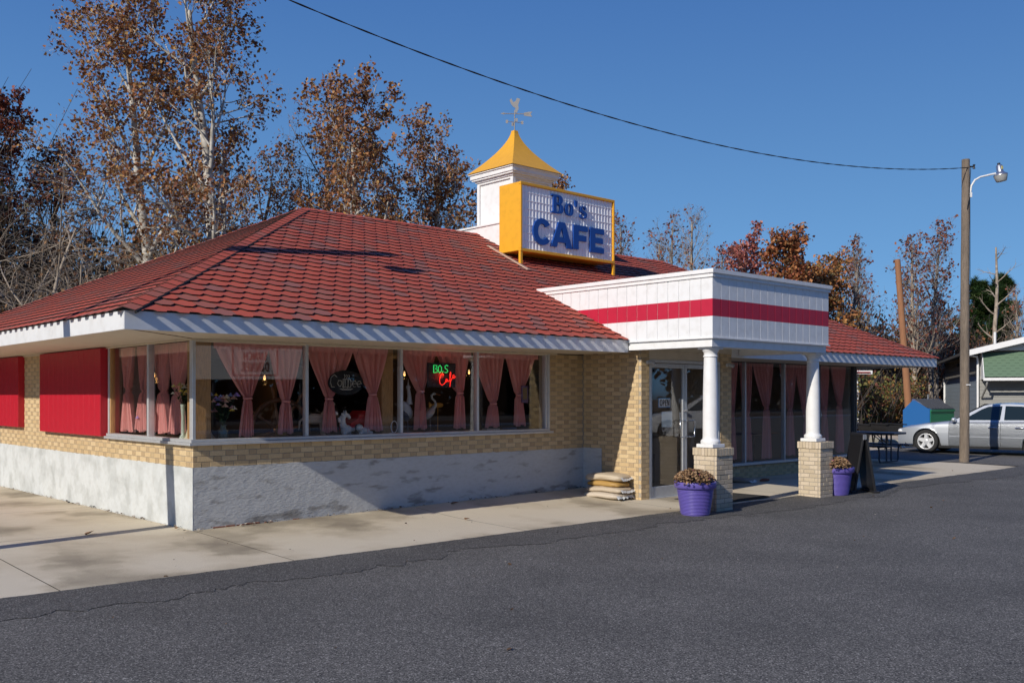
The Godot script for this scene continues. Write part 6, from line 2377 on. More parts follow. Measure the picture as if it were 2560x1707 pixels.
func poles() -> void:
	var bx = 19.65
	var bz = 1.15
	var up = thing("lamp_pole", "weathered wooden utility pole with yard lamp at right of frame", "pole", Vector3(bx, ground_y(bx, bz), bz))
	var sh = MB.new()
	var pts = []
	var rad = []
	for i in 21:
		var f = i / 20.0
		pts.append(Vector3(0.04 * f + 0.008 * sin(f * 9.0), -0.1 + 7.72 * f, 0.02 * f))
		rad.append(lerpf(0.118, 0.094, f) + 0.002 * sin(f * 40.0))
	sh.tube(pts, rad, 18)
	part("shaft", sh, mats.pole_wood, up)
	var r = Vector3(0.739, 0, 0.673)
	var ar = MB.new()
	var base = Vector3(0.04, 0, 0.02) + r * 0.11
	ar.tube([base + Vector3(0, 6.72, 0), base + Vector3(0, 6.95, 0) + r * 0.03, base + Vector3(0, 7.10, 0) + r * 0.12, base + Vector3(0, 7.18, 0) + r * 0.26, base + Vector3(0, 7.27, 0) + r * 0.64], [0.024, 0.024, 0.024, 0.024, 0.024], 10)
	ar.box(base + Vector3(0, 6.73, 0) + r * -0.01, Vector3(0.10, 0.12, 0.06), Basis(Vector3.UP, -0.7385))
	part("lamp_arm", ar, mats.white_gloss, up)
	lamp_head(up, base + Vector3(0, 7.29, 0) + r * 0.76, r, 0.16)
	var isu = MB.new()
	isu.tube([base + Vector3(0, 7.44, 0), base + Vector3(0, 7.44, 0) + r * 0.09], [0.02, 0.02], 8)
	isu.lathe([Vector2(0, 0.06), Vector2(0.035, 0.05), Vector2(0.02, 0.0), Vector2(0.035, -0.05), Vector2(0, -0.06)], 12, Transform3D(Basis(), base + Vector3(0, 7.44, 0) + r * 0.1))
	part("insulator", isu, mats.black_plastic, up)
	var wr = MB.new()
	wr.tube([base + Vector3(0, 7.40, 0) + r * 0.02, base + Vector3(0, 7.1, 0), base + Vector3(0, 6.7, 0) + r * 0.01, Vector3(-0.03, 6.55, 0.12), Vector3(-0.07, 6.35, 0.10)], [0.008, 0.008, 0.008, 0.008, 0.008], 5)
	wr.tube([base + Vector3(0, 6.7, 0), base + Vector3(0.005, 5.8, 0), base + Vector3(0.01, 4.2, 0)], [0.006, 0.006, 0.006], 5)
	part("service_cable", wr, mats.black_matte, up)
	var bnd = MB.new()
	bnd.box(Vector3(0.0, 1.95, 0.0) + Vector3(-0.673, 0, 0.739) * 0.112 + r * 0.05, Vector3(0.11, 0.025, 0.012), Basis(Vector3.UP, -0.7385))
	part("tag", bnd, mats.white_gloss, up)
	# out of the frame beside the camera's left: its shadow crosses wall and roof
	var lp = thing("lamp_pole", "leaning wooden lamp pole beside the painted side wall", "pole", Vector3(-3.2, 0, 0.066))
	var ls = MB.new()
	ls.tube([Vector3(0, -0.1, 0.01), Vector3(0, 8.33, -0.833)], [0.13, 0.105], 16)
	part("shaft", ls, mats.pole_wood, lp)
	var la = MB.new()
	la.tube([Vector3(0.02, 7.3, -0.63), Vector3(0.02, 7.62, -0.56), Vector3(0.02, 7.78, -0.38), Vector3(0.02, 7.82, -0.2)], [0.024, 0.024, 0.024, 0.024], 8)
	part("lamp_arm", la, mats.white_gloss, lp)
	lamp_head(lp, Vector3(0.02, 7.80, -0.08), Vector3(0, 0, 1), 0.1)
	solo("overhead_wire", catenary(Vector3(-3.2, 7.9, -0.72), base + Vector3(bx, 7.44 - 0.03, bz) + r * 0.02, 1.2, 0.0068, true), mats.black_matte, "twisted black overhead wire sagging across the sky to the lamp pole", "wire")
	# second pole, reddish, behind the picnic table
	var rp = thing("utility_pole", "reddish bare wooden utility pole leaning behind the picnic table", "pole", Vector3(34.2, -0.15, -7.03))
	var rs = MB.new()
	rs.tube([Vector3(0, 0, 0), Vector3(-0.42, 7.5, -0.38)], [0.155, 0.115], 14)
	part("shaft", rs, mats.red_pole_wood, rp)
	for q in [[2.72, "upper black wire strung low behind the cafe to the workshop"], [2.30, "lower black wire strung behind the cafe to the workshop"]]:
		solo("service_wire", catenary(Vector3(25.0, q[0] - 0.15, -16.0), Vector3(52.8, q[0] + 0.45, -13.6), 0.25, 0.014), mats.black_matte, q[1], "wire", "wires behind the cafe")
	var k = 0
	for q in [[465.0, 500.0, "topmost pale wire crossing the brush behind the cafe"], [477.0, 520.0, "second pale wire crossing the brush behind the cafe"], [484.0, 545.0, "third pale wire crossing the brush behind the cafe"], [492.0, 580.0, "lowest pale wire crossing the brush behind the cafe"]]:
		var ya: float = 1.645 + (990.9 - q[0]) / 2400.0 * 24.0
		var yb: float = 1.645 + (990.9 - q[1]) / 2400.0 * 30.0
		solo("service_wire", catenary(Vector3(1.67 - 4.0, ya + 0.5, -14.1 + 2.2), Vector3(13.0, yb, -18.5), 0.25, 0.007), mat("pale_cable", lin(0.42, 0.42, 0.42), 0.6), q[2], "wire", "wires behind the cafe")
		k += 1


func behind_camera() -> void:
	# what the glass mirrors: the road, its verge, a van and the roadside board
	var vg = MB.new()
	vg.quad(Vector3(-60, -0.02, 41), Vector3(90, -0.02, 41), Vector3(90, -0.02, 30), Vector3(-60, -0.02, 30))
	struct("verge", vg, textured("dry_grass", lin(0.30, 0.215, 0.10), 1.0, (mats.leaf_litter as StandardMaterial3D).albedo_texture, 0.3))
	var kb = MB.new()
	kb.bx(Vector3(-60, -0.1, 29.7), Vector3(90, 0.10, 30.0))
	struct("kerb", kb, mats.white_paint)
	var rd = MB.new()
	rd.quad(Vector3(-200, -0.03, 52), Vector3(200, -0.03, 52), Vector3(200, -0.03, 41), Vector3(-200, -0.03, 41))
	struct("road", rd, mats.asphalt)
	var vn = thing("white_minivan", "white minivan parked across the lot, mirrored in the glass doors", "van", Vector3(25.6, 0.0, 15.6), 2.35)
	var wp = mat("white_car_paint", lin(0.72, 0.72, 0.71), 0.3)
	car(vn, wp, 3.03, -0.95, 4.05, [[-0.95, 0.62], [-0.8, 0.80], [-0.3, 0.95], [0.3, 1.05], [0.6, 1.06], [3.9, 1.08], [4.0, 1.0], [4.05, 0.85]], 0.98, 0.34,
		[[0.35, 1.06], [1.35, 1.62], [1.8, 1.72], [2.6, 1.76], [3.4, 1.74], [3.75, 1.68], [4.0, 1.06]],
		[[[0.75, 1.08], [1.75, 1.09], [1.77, 1.62], [1.4, 1.56]], [[1.85, 1.09], [2.8, 1.10], [2.8, 1.66], [1.87, 1.65]], [[2.9, 1.10], [3.72, 1.12], [3.6, 1.60], [2.9, 1.65]]], [0.55, 1.80, 2.85], 1.76)
	var bd = thing("roadside_sign", "white roadside board reading Breakfast Lunch Dinner across the road", "sign", Vector3(19.5, 0, 36.0), PI + 0.80)
	var pn = MB.new()
	pn.cbox(Vector3(0.3, 4.3, 0), Vector3(6.0, 3.5, 0.25), 0.02)
	part("board", pn, mats.white_gloss, bd)
	var fr = MB.new()
	for q in [[0.0, 2.78, 2.5, 0.07], [0.0, 5.1, 2.5, 0.07]]:
		fr.box(Vector3(q[0], q[1], 0.13), Vector3(q[2], q[3], 0.02))
	for x in [-1.215, 1.215]:
		fr.box(Vector3(x, 3.94, 0.13), Vector3(0.07, 2.25, 0.02))
	var rp = mat("sign_red", lin(0.42, 0.05, 0.05), 0.6)
	part("border", fr, rp, bd)
	fit(textmesh("BREAKFAST", true, false), Rect2(-1.0, 4.16, 2.0, 0.42), 0.127, 0.02, mat("sign_brown", lin(0.16, 0.05, 0.05), 0.6), bd, "lettering")
	fit(textmesh("LUNCH", true, false), Rect2(-0.62, 3.60, 1.24, 0.42), 0.127, 0.02, rp, bd, "lettering")
	fit(textmesh("DINNER", true, false), Rect2(-0.75, 2.98, 1.5, 0.50), 0.127, 0.02, mats.sign_brown, bd, "lettering")
	for x in [-2.4, 2.4]:
		var lg = MB.new()
		lg.tube([Vector3(x, 0, -0.2), Vector3(x, 3.0, -0.2)], [0.1, 0.1], 10)
		part("post", lg, mats.dark_metal, bd)


func leaf_mesh() -> ArrayMesh:
	if mats.has("_leaf"):
		return mats["_leaf"]
	# a curled leaf, about one unit across
	var m = MB.new()
	var l = [Vector3(0, 0, -0.55), Vector3(0.42, 0.14, -0.12), Vector3(0.30, 0.20, 0.32), Vector3(0, 0.05, 0.55), Vector3(-0.36, 0.16, 0.26), Vector3(-0.44, 0.10, -0.16)]
	var c = Vector3(0, 0, 0)
	for i in 6:
		m.tri(c, l[(i + 1) % 6], l[i])
	var am = m.mesh()
	mats["_leaf"] = am
	return am


func leaf_mat() -> StandardMaterial3D:
	var m = mat("leaf_tissue", Color(1, 1, 1), 0.75)
	m.vertex_color_use_as_albedo = true
	m.backlight_enabled = true
	m.backlight = lin(0.45, 0.45, 0.45)
	return m


class Plant:
	var wood = MB.new()
	var tips = PackedVector3Array()
	var r = RandomNumberGenerator.new()
	var p: Dictionary

	func rv() -> Vector3:
		return Vector3(r.randf_range(-1, 1), r.randf_range(-1, 1), r.randf_range(-1, 1))

	func grow(pos: Vector3, dir: Vector3, length: float, rad: float, lvl: int) -> void:
		var segs: int = [9, 6, 4, 3, 2][lvl]
		var pts = [pos]
		var rads = [rad]
		var d = dir
		var q = pos
		for i in segs:
			d = (d + rv() * p.wig[lvl] + Vector3.UP * p.trop[lvl]).normalized()
			q += d * (length / segs)
			pts.append(q)
			rads.append(maxf(rad * lerpf(1.0, p.taper, (i + 1.0) / segs), 0.004))
		wood.tube(pts, rads, [9, 6, 4, 3, 3][lvl], false)
		if lvl >= p.leaf_from:
			for i in range(1, pts.size()):
				tips.append(pts[i])
				tips.append((pts[i] as Vector3).lerp(pts[i - 1], 0.5))
		if lvl < p.levels:
			var n: int = p.kids[lvl]
			var az = r.randf_range(0, TAU)
			for k in n:
				var f = lerpf(p.start[lvl], 0.98, (k + r.randf()) / n)
				var x = f * segs
				var i = mini(int(x), segs - 1)
				var at: Vector3 = (pts[i] as Vector3).lerp(pts[i + 1], x - i)
				var along: Vector3 = (pts[i + 1] - pts[i]).normalized()
				az += 2.4 + r.randf_range(-0.5, 0.5)
				var side = along.cross(Vector3.UP if absf(along.y) < 0.95 else Vector3.RIGHT).normalized().rotated(along, az)
				var an: float = deg_to_rad(r.randf_range(p.ang[lvl][0], p.ang[lvl][1]))
				var nd = (along * cos(an) + side * sin(an)).normalized()
				var ln: float = length * p.ratio[lvl] * r.randf_range(0.7, 1.15) * (1.15 - f * p.short[lvl])
				grow(at, nd, ln, maxf(lerpf(rads[i], rads[i + 1], x - i) * p.thin, 0.005), lvl + 1)


func bark(key: String, a: Color, b: Color, c: Color) -> StandardMaterial3D:
	if mats.has(key):
		return mats[key]
	var t = ntex(hash(key) % 1000, 0.02, 3, [[0.0, a], [0.45, b], [0.62, c], [1.0, c]], 256)
	return textured(key, Color(1, 1, 1), 0.9, t, 0.35)


func foliage(o: Node3D, pl: Plant, n: int, size: float, tones: Array, jit: float, sd: int, bias := 0.0) -> void:
	var r = RandomNumberGenerator.new()
	r.seed = sd
	var where = []
	var tint = []
	if pl.tips.size() == 0:
		return
	var top = -1e9
	var low = 1e9
	for q in pl.tips:
		top = maxf(top, q.y)
		low = minf(low, q.y)
	while where.size() < n:
		var q = pl.tips[r.randi() % pl.tips.size()]
		if bias > 0.0 and r.randf() > pow((q.y - low) / maxf(top - low, 0.1), bias) + 0.06:
			continue
		var p = q + Vector3(r.randf_range(-1, 1), r.randf_range(-1, 0.6), r.randf_range(-1, 1)) * jit
		var s = size * r.randf_range(0.65, 1.25)
		where.append(Transform3D(Basis.from_euler(Vector3(r.randf_range(-1.2, 1.2), r.randf_range(0, TAU), r.randf_range(-1.2, 1.2))).scaled(Vector3.ONE * s), p))
		var c: Color = tones[r.randi() % tones.size()]
		tint.append(c * r.randf_range(0.75, 1.2))
	var m = MB.new()
	m.colored = true
	for i in where.size():
		var t: Transform3D = where[i]
		m.col = tint[i]
		var up: Vector3 = t.basis.y.normalized()
		var a = m.vert(t * Vector3(0, 0, -0.62), up)
		m.vert(t * Vector3(0.46, 0.22, 0.05), (up - t.basis.x.normalized() * 0.4).normalized())
		m.vert(t * Vector3(0.05, 0.08, 0.60), up)
		m.vert(t * Vector3(-0.46, 0.18, 0.0), (up + t.basis.x.normalized() * 0.4).normalized())
		for k in [0, 1, 2, 0, 2, 3]:
			m.ix.append(a + k)
	part("crown", m, leaf_mat(), o)


# copies of a small shape joined into one mesh
func joined(nm: String, shape: MB, material: Material, where: Array, tint: Array, parent: Node3D) -> void:
	var m = MB.new()
	m.colored = true
	for i in where.size():
		var t: Transform3D = where[i]
		m.col = tint[i]
		var a = m.v.size()
		var nb = t.basis.orthonormalized()
		for k in shape.v.size():
			m.vert(t * shape.v[k], nb * shape.n[k])
		for k in shape.ix:
			m.ix.append(a + k)
	part(nm, m, material, parent)


func tree(nm: String, label: String, at: Vector3, sd: int, p: Dictionary, group: String) -> Node3D:
	var o = thing(nm, label, "tree", at, 0.0, group)
	var pl = Plant.new()
	pl.r.seed = sd
	pl.p = p
	var lean: Vector3 = p.get("lean", Vector3.ZERO)
	for k in p.get("stems", 1):
		var d = Vector3.UP + lean + (Vector3(pl.r.randf_range(-1, 1), 0, pl.r.randf_range(-1, 1)) * 0.22 if k > 0 else Vector3.ZERO)
		pl.grow(Vector3(0, -0.2, 0), d.normalized(), p.height * (1.0 if k == 0 else pl.r.randf_range(0.75, 0.95)), p.radius * (1.0 if k == 0 else 0.8), 0)
	part("trunk", pl.wood, p.bark, o)
	if p.leaves > 0:
		foliage(o, pl, p.leaves, p.leaf, p.tones, p.get("jit", 0.25), sd + 5, p.get("bias", 0.0))
	return o


func vegetation() -> void:
	var white_bark = bark("sycamore_bark", lin(0.20, 0.17, 0.13), lin(0.42, 0.38, 0.32), lin(0.62, 0.59, 0.53))
	var grey_bark = bark("grey_bark", lin(0.10, 0.085, 0.07), lin(0.20, 0.175, 0.15), lin(0.32, 0.28, 0.245))
	var dark_bark = bark("dark_bark", lin(0.035, 0.028, 0.024), lin(0.065, 0.052, 0.044), lin(0.11, 0.09, 0.075))
	var pale_twig = bark("pale_twig", lin(0.17, 0.13, 0.10), lin(0.29, 0.235, 0.18), lin(0.42, 0.35, 0.275))
	var syc_tones = [Color(0.32, 0.125, 0.045), Color(0.40, 0.18, 0.065), Color(0.24, 0.09, 0.04), Color(0.46, 0.24, 0.09), Color(0.30, 0.13, 0.065), Color(0.19, 0.075, 0.035), Color(0.48, 0.28, 0.09)]
	var syc = {"levels": 4, "kids": [13, 8, 6, 3], "start": [0.22, 0.25, 0.2, 0.2], "ratio": [0.36, 0.50, 0.48, 0.5], "short": [0.60, 0.5, 0.4, 0.3], "ang": [[24, 44], [35, 60], [35, 65], [30, 65]], "wig": [0.07, 0.14, 0.2, 0.25, 0.3], "trop": [0.02, 0.06, 0.05, 0.03, 0.0], "taper": 0.25, "thin": 0.55, "leaf_from": 3, "height": 19.0, "radius": 0.30, "bark": white_bark, "leaves": 9500, "leaf": 0.135, "tones": syc_tones, "jit": 0.22}
	var g1 = "sycamores behind the cafe"
	var q = syc.duplicate()
	q.merge({"height": 16.2, "lean": Vector3(-0.07, 0, 0.02), "leaves": 9000}, true)
	tree("sycamore_tree", "leaning white-barked sycamore with sparse brown leaves, leftmost of the sycamores", Vector3(11.4, 0, -27.8), 31, q, g1)
	q = syc.duplicate()
	q.merge({"height": 17.2, "radius": 0.34, "leaves": 11000, "lean": Vector3(-0.02, 0, 0)}, true)
	tree("sycamore_tree", "tallest white-barked sycamore, its top cut by the frame edge", Vector3(12.07, 0, -24.49), 52, q, g1)
	q = syc.duplicate()
	q.merge({"height": 14.2, "radius": 0.22, "bark": grey_bark, "leaves": 3000, "leaf": 0.11, "stems": 2}, true)
	tree("sycamore_tree", "thin grey half-bare sycamore between the two fuller ones", Vector3(18.78, 0, -29.19), 73, q, g1)
	q = syc.duplicate()
	q.merge({"height": 12.4, "radius": 0.30, "leaves": 11500, "start": [0.2, 0.2, 0.2, 0.2], "ratio": [0.44, 0.50, 0.46, 0.5], "bark": white_bark}, true)
	tree("sycamore_tree", "broad brown-leaved sycamore rising behind the roof ridge", Vector3(17.6, 0, -22.4), 94, q, g1)
	q = syc.duplicate()
	q.merge({"height": 12.4, "radius": 0.26, "leaves": 8500, "start": [0.12, 0.2, 0.2, 0.2], "ratio": [0.46, 0.50, 0.46, 0.5]}, true)
	tree("sycamore_tree", "brown-leaved sycamore close beside the cupola", Vector3(22.3, 0, -23.4), 115, q, g1)
	q = syc.duplicate()
	q.merge({"height": 12.2, "radius": 0.2, "leaves": 2800, "bark": grey_bark, "lean": Vector3(0.05, 0, 0)}, true)
	tree("sycamore_tree", "dark-stemmed brown tree filling in behind the ridge's left end", Vector3(14.9, 0, -30.0), 126, q, g1)
	# dark red oak at the frame's left edge, and a darker bare one beside it
	var oak_tones = [Color(0.20, 0.045, 0.022), Color(0.26, 0.065, 0.03), Color(0.13, 0.035, 0.02), Color(0.31, 0.09, 0.04), Color(0.10, 0.035, 0.022)]
	var oak = syc.duplicate()
	oak.merge({"height": 12.8, "radius": 0.28, "bark": dark_bark, "tones": oak_tones, "leaves": 8000, "leaf": 0.14, "ratio": [0.30, 0.50, 0.48, 0.5], "bias": 0.7}, true)
	tree("oak_tree", "dark red-leaved oak at the frame's left edge", Vector3(5.5, 0, -33.0), 137, oak, "trees left of the cafe")
	q = oak.duplicate()
	q.merge({"height": 11.6, "leaves": 3400, "radius": 0.24}, true)
	tree("oak_tree", "nearly bare dark tree beside the red oak", Vector3(8.6, 0, -34.5), 148, q, "trees left of the cafe")
	# pale tangled brush before them
	var brush = {"levels": 3, "kids": [11, 7, 4], "start": [0.15, 0.15, 0.2], "ratio": [0.62, 0.55, 0.5], "short": [0.4, 0.3, 0.3], "ang": [[30, 70], [30, 70], [30, 70]], "wig": [0.16, 0.22, 0.3, 0.3], "trop": [0.0, -0.09, -0.14, -0.12], "taper": 0.25, "thin": 0.55, "leaf_from": 2, "height": 7.2, "radius": 0.12, "bark": pale_twig, "leaves": 700, "leaf": 0.10, "tones": [Color(0.24, 0.13, 0.06), Color(0.16, 0.09, 0.045)], "jit": 0.3, "stems": 3}
	var bl = ["pale arching leafless bush nearest the frame's left edge", "pale tangled leafless bush behind the roof's left corner", "pale drooping bush between the dark oak and leaning sycamore", "low pale bush just above the left roof slope"]
	var bp = [Vector3(2.2, 0, -22.5), Vector3(4.4, 0, -20.7), Vector3(6.6, 0, -23.0), Vector3(7.6, 0, -20.0)]
	for i in 4:
		q = brush.duplicate()
		q.merge({"height": [8.2, 7.4, 6.2, 4.6][i], "lean": Vector3(0.12 - 0.1 * i, 0, 0)}, true)
		tree("bare_bush", bl[i], bp[i], 159 + i * 11, q, "pale bushes left of the cafe").set_meta("category", "bush")
	# bare poplars and reddish gums along the right
	var pop = {"levels": 3, "kids": [30, 9, 5], "start": [0.22, 0.2, 0.2], "ratio": [0.34, 0.42, 0.5], "short": [0.85, 0.4, 0.3], "ang": [[22, 40], [25, 50], [25, 55]], "wig": [0.03, 0.09, 0.16, 0.2], "trop": [0.02, 0.10, 0.08, 0.04], "taper": 0.2, "thin": 0.42, "leaf_from": 2, "height": 15.0, "radius": 0.2, "bark": grey_bark, "leaves": 1100, "leaf": 0.17, "tones": [Color(0.24, 0.075, 0.045), Color(0.30, 0.12, 0.06), Color(0.20, 0.06, 0.045)], "jit": 0.2}
	var g2 = "bare trees behind the cafe's right side"
	var row = [
		[42.06, -29.64, 14.2, "slender bare poplar just right of the rooftop sign"], [44.76, -29.88, 13.2, "second bare poplar right of the rooftop sign"], [42.67, -26.38, 13.8, "third bare poplar right of the rooftop sign"],
		[41.92, -24.36, 13.9, "tall pale bare tree behind the portico's left end"], [49.77, -28.02, 12.6, "short bare tree above the portico's crown corner"],
		[51.54, -18.3, 12.3, "bare tree between orange oak and the reddish pole"], [47.5, -17.2, 11.0, "thin bare tree above the portico's far corner"], [50.1, -14.21, 12.0, "bare tree directly behind the reddish utility pole"], [54.77, -15.36, 13.2, "tallest bare tree left of the lamp pole"], [69.38, -15.59, 10.5, "thin bare tree at the frame's right edge"], [58.0, -16.5, 9.0, "short bare tree just left of the lamp pole"]]
	for i in row.size():
		var e: Array = row[i]
		q = pop.duplicate()
		q.merge({"height": e[2] - 1.2, "leaves": [600, 420, 450, 160, 700, 600, 300, 800, 1000, 200, 700][i], "bark": [grey_bark, pale_twig][i % 2]}, true)
		tree("bare_tree", e[3], Vector3(e[0], 0, e[1]), 300 + i * 7, q, g2)
	var gum = syc.duplicate()
	gum.merge({"height": 11.6, "radius": 0.2, "bark": dark_bark, "leaf": 0.17, "kids": [16, 7, 5, 2], "start": [0.12, 0.2, 0.2, 0.2], "ratio": [0.36, 0.46, 0.46, 0.5], "jit": 0.28}, true)
	var g3 = "coloured trees behind the portico"
	q = gum.duplicate()
	q.merge({"height": 9.9, "leaves": 5500, "tones": [Color(0.46, 0.15, 0.12), Color(0.38, 0.11, 0.085), Color(0.48, 0.22, 0.16)]}, true)
	tree("gum_tree", "pinkish red tree, first of the coloured trees right of centre", Vector3(42.0, 0, -20.23), 401, q, g3)
	q = gum.duplicate()
	q.merge({"height": 9.0, "leaves": 8500, "tones": [Color(0.42, 0.15, 0.06), Color(0.34, 0.105, 0.05), Color(0.24, 0.14, 0.055), Color(0.46, 0.20, 0.075)]}, true)
	tree("gum_tree", "rust and olive tree directly behind the portico's front", Vector3(39.11, 0, -16.1), 412, q, g3)
	q = gum.duplicate()
	q.merge({"height": 8.2, "leaves": 9500, "ratio": [0.46, 0.48, 0.46, 0.5], "tones": [Color(0.42, 0.18, 0.06), Color(0.35, 0.13, 0.05), Color(0.22, 0.15, 0.055), Color(0.48, 0.24, 0.08)]}, true)
	tree("gum_tree", "orange-brown tree beyond the portico's far corner", Vector3(42.48, 0, -15.74), 423, q, g3)
	q = gum.duplicate()
	q.merge({"height": 14.2, "leaves": 6000, "tones": syc_tones}, true)
	tree("gum_tree", "distant brown tree peeping between cupola and sign", Vector3(37.2, 0, -30.2), 434, q, g3)
	# pine and the dead snag
	var pn = thing("pine_tree", "round-topped green pine behind the workshop roof", "tree", Vector3(72.84, 0, -19.19))
	var pp = Plant.new()
	pp.r.seed = 77
	pp.p = {"levels": 2, "kids": [26, 9], "start": [0.52, 0.35], "ratio": [0.30, 0.45], "short": [0.75, 0.4], "ang": [[55, 85], [30, 60]], "wig": [0.03, 0.12, 0.2], "trop": [0.0, 0.05, 0.08], "taper": 0.3, "thin": 0.4, "leaf_from": 1}
	pp.grow(Vector3.ZERO, Vector3.UP, 10.2, 0.26, 0)
	part("trunk", pp.wood, dark_bark, pn)
	var tuft = MB.new()
	for k in 14:
		var d = Vector3(sin(k * 2.4) * 0.9, 0.35 + 0.5 * cos(k * 1.7), cos(k * 2.4) * 0.9).normalized()
		var w = d.cross(Vector3.UP).normalized() * 0.07
		tuft.tri(w, -w, d)
	var where = []
	var tint = []
	for t in pp.tips:
		for k in 5:
			where.append(Transform3D(Basis.from_euler(Vector3(rnd(-0.5, 0.5), rnd(0, TAU), rnd(-0.5, 0.5))).scaled(Vector3.ONE * rnd(0.28, 0.45)), t + Vector3(rnd(-0.3, 0.3), rnd(-0.2, 0.25), rnd(-0.3, 0.3))))
			tint.append([Color(0.035, 0.075, 0.018), Color(0.05, 0.10, 0.022), Color(0.025, 0.055, 0.016), Color(0.08, 0.12, 0.03)][rng.randi() % 4])
	joined("crown", tuft, leaf_mat(), where, tint, pn)
	var sn = syc.duplicate()
	sn.merge({"height": 11.6, "radius": 0.22, "bark": pale_twig, "levels": 2, "kids": [14, 4], "ratio": [0.20, 0.45], "leaves": 0, "ang": [[50, 80], [30, 60]], "start": [0.3, 0.3]}, true)
	tree("dead_snag", "bare dead trunk standing in front of the green pine", Vector3(59.54, 0, -13.73), 505, sn, "")
	undergrowth(dark_bark, pale_twig)
	# woods across the road, seen only in the glass
	var wn = Node3D.new()
	wn.name = "woodland"
	tag(wn, "autumn woods across the road mirrored in the windows", "woods", "", "stuff")
	add_child(wn)
	q = gum.duplicate()
	q.merge({"height": 13.0, "leaves": 6000, "leaf": 0.42, "tones": [Color(0.10, 0.06, 0.025), Color(0.07, 0.055, 0.025), Color(0.14, 0.08, 0.03)], "levels": 3, "jit": 0.7, "ratio": [0.5, 0.5, 0.46, 0.5], "leaf_from": 2}, true)
	var pl = Plant.new()
	pl.r.seed = 606
	pl.p = q
	pl.grow(Vector3.ZERO, Vector3.UP, 13.0, 0.3, 0)
	var tm = pl.wood.mesh()
	var first: MeshInstance3D
	for i in 16:
		var h = Node3D.new()
		h.name = "wood_tree"
		wn.add_child(h, true)
		h.position = Vector3(-30.0 + i * 8.5 + rnd(-2, 2), -0.1, 58.0 + rnd(-3, 4))
		h.rotation.y = rnd(0, TAU)
		h.scale = Vector3.ONE * rnd(0.8, 1.25)
		part("trunk", tm, dark_bark, h)
		if i == 0:
			foliage(h, pl, q.leaves, q.leaf, q.tones, q.jit, 611)
			first = h.get_child(1)
		else:
			h.add_child(first.duplicate(), true)


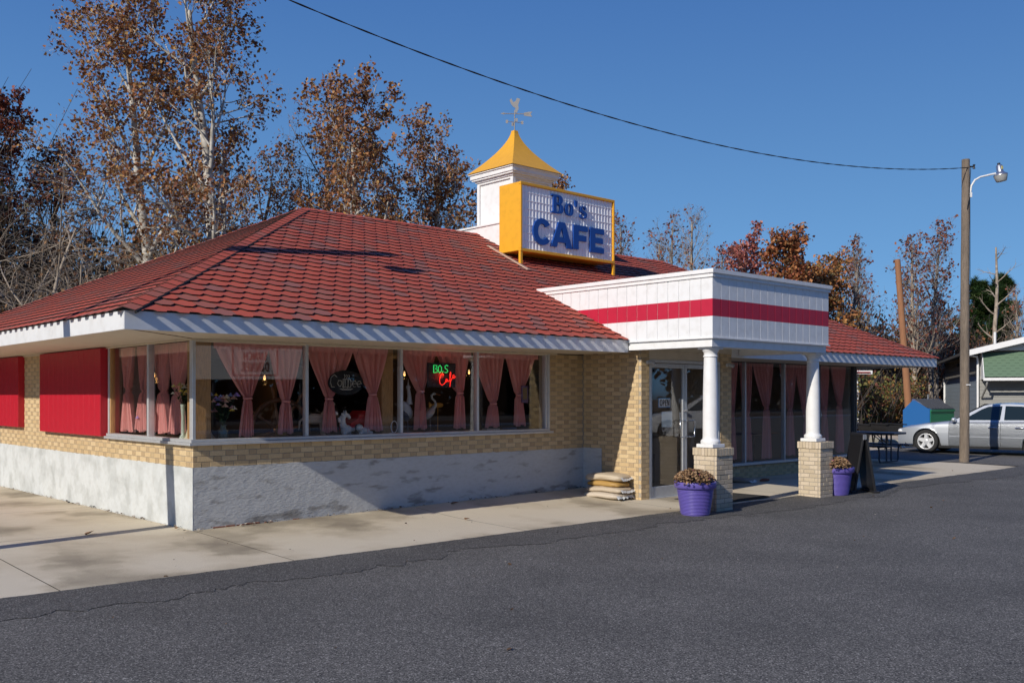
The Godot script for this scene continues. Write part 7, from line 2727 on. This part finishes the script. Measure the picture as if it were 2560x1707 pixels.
func undergrowth(dark: Material, pale: Material) -> void:
	# thickets that read as one mass of brown leaf and stick
	var sets = [
		["undergrowth", "brown thicket of leaves and sticks behind the left roof slope", [[-5.0, -28.0, 5.0, -31.0, 8.0, 12.5], [3.0, -32.0, 14.0, -33.0, 6.0, 10.0], [12.0, -31.0, 26.0, -33.0, 3.5, 6.5]], 60000, 1500, 0.21, [Color(0.30, 0.13, 0.055), Color(0.21, 0.09, 0.045), Color(0.36, 0.19, 0.075), Color(0.15, 0.10, 0.05), Color(0.20, 0.17, 0.07)]],
		["undergrowth", "brown thicket of leaves and sticks along the right background", [[30.0, -30.0, 64.0, -17.0, 4.4, 7.2], [36.0, -20.0, 78.0, -18.0, 3.6, 7.0]], 60000, 1500, 0.19, [Color(0.22, 0.095, 0.04), Color(0.15, 0.07, 0.035), Color(0.28, 0.13, 0.05), Color(0.10, 0.065, 0.035), Color(0.17, 0.10, 0.06)]],
		["undergrowth", "orange and olive hedge of weeds behind the picnic table", [[29.0, -9.6, 48.0, -14.5, 1.4, 3.2]], 22000, 500, 0.14, [Color(0.32, 0.15, 0.04), Color(0.26, 0.10, 0.035), Color(0.20, 0.17, 0.05), Color(0.13, 0.15, 0.04), Color(0.16, 0.06, 0.035), Color(0.36, 0.21, 0.06)]],
		["undergrowth", "dark thickets beyond road and lot, mirrored in the cafe windows", [[-45.0, 60.0, 70.0, 60.0, 7.0, 10.0], [70.0, 50.0, 240.0, 84.0, 9.0, 13.0], [-34.0, -30.0, -8.0, -32.0, 7.0, 11.0]], 60000, 300, 0.8, [Color(0.05, 0.035, 0.015), Color(0.04, 0.04, 0.018), Color(0.08, 0.05, 0.02)]],
	]
	var sd = 900
	for s in sets:
		var o = Node3D.new()
		o.name = numbered(s[0])
		tag(o, s[1], "thicket", "", "stuff")
		add_child(o)
		var r = RandomNumberGenerator.new()
		r.seed = sd
		sd += 7
		var where = []
		var tint = []
		var st = MB.new()
		for b in s[2]:
			var a = Vector3(b[0], 0, b[1])
			var e = Vector3(b[2], 0, b[3])
			var n = int(s[3] / s[2].size())
			for i in n:
				var f = r.randf()
				var p = a.lerp(e, f) + Vector3(r.randf_range(-1.6, 1.6), 0, r.randf_range(-1.6, 1.6))
				var high: float = lerpf(b[4], b[5], 0.5 + 0.9 * noise.get_noise_2d(p.x * 0.35, p.z * 0.35 + sd))
				high *= 1.0 + 0.3 * noise.get_noise_2d(p.x * 1.3, p.z * 1.3)
				p.y = high * pow(r.randf(), 0.8) - 0.15
				var k: float = s[5] * r.randf_range(0.7, 1.3)
				where.append(Transform3D(Basis.from_euler(Vector3(r.randf_range(-1.3, 1.3), r.randf_range(0, TAU), r.randf_range(-1.3, 1.3))).scaled(Vector3.ONE * k), p))
				var g = clampf(0.5 + 0.8 * noise.get_noise_3d(p.x * 0.5, p.y * 0.5, p.z * 0.5), 0.0, 0.999)
				tint.append((s[6][(int(g * s[6].size()) + r.randi() % 3) % s[6].size()] as Color) * r.randf_range(0.7, 1.25))
			for i in int(s[4] / s[2].size()):
				var p = a.lerp(e, r.randf()) + Vector3(r.randf_range(-1.8, 1.8), -0.2, r.randf_range(-1.8, 1.8))
				var h: float = lerpf(b[4], b[5], r.randf()) * 1.05
				var d = Vector3(r.randf_range(-0.5, 0.5), 1.0, r.randf_range(-0.5, 0.5))
				var mid = p + d * h * 0.5 + Vector3(r.randf_range(-0.3, 0.3), 0, r.randf_range(-0.3, 0.3))
				st.tube([p, mid, p + d * h + Vector3(r.randf_range(-0.5, 0.5), 0, r.randf_range(-0.5, 0.5))], [r.randf_range(0.02, 0.05), 0.02, 0.008], 3, false)
		part("sticks", st, dark, o)
		many("leaves", leaf_mesh(), leaf_mat(), where, tint, o)
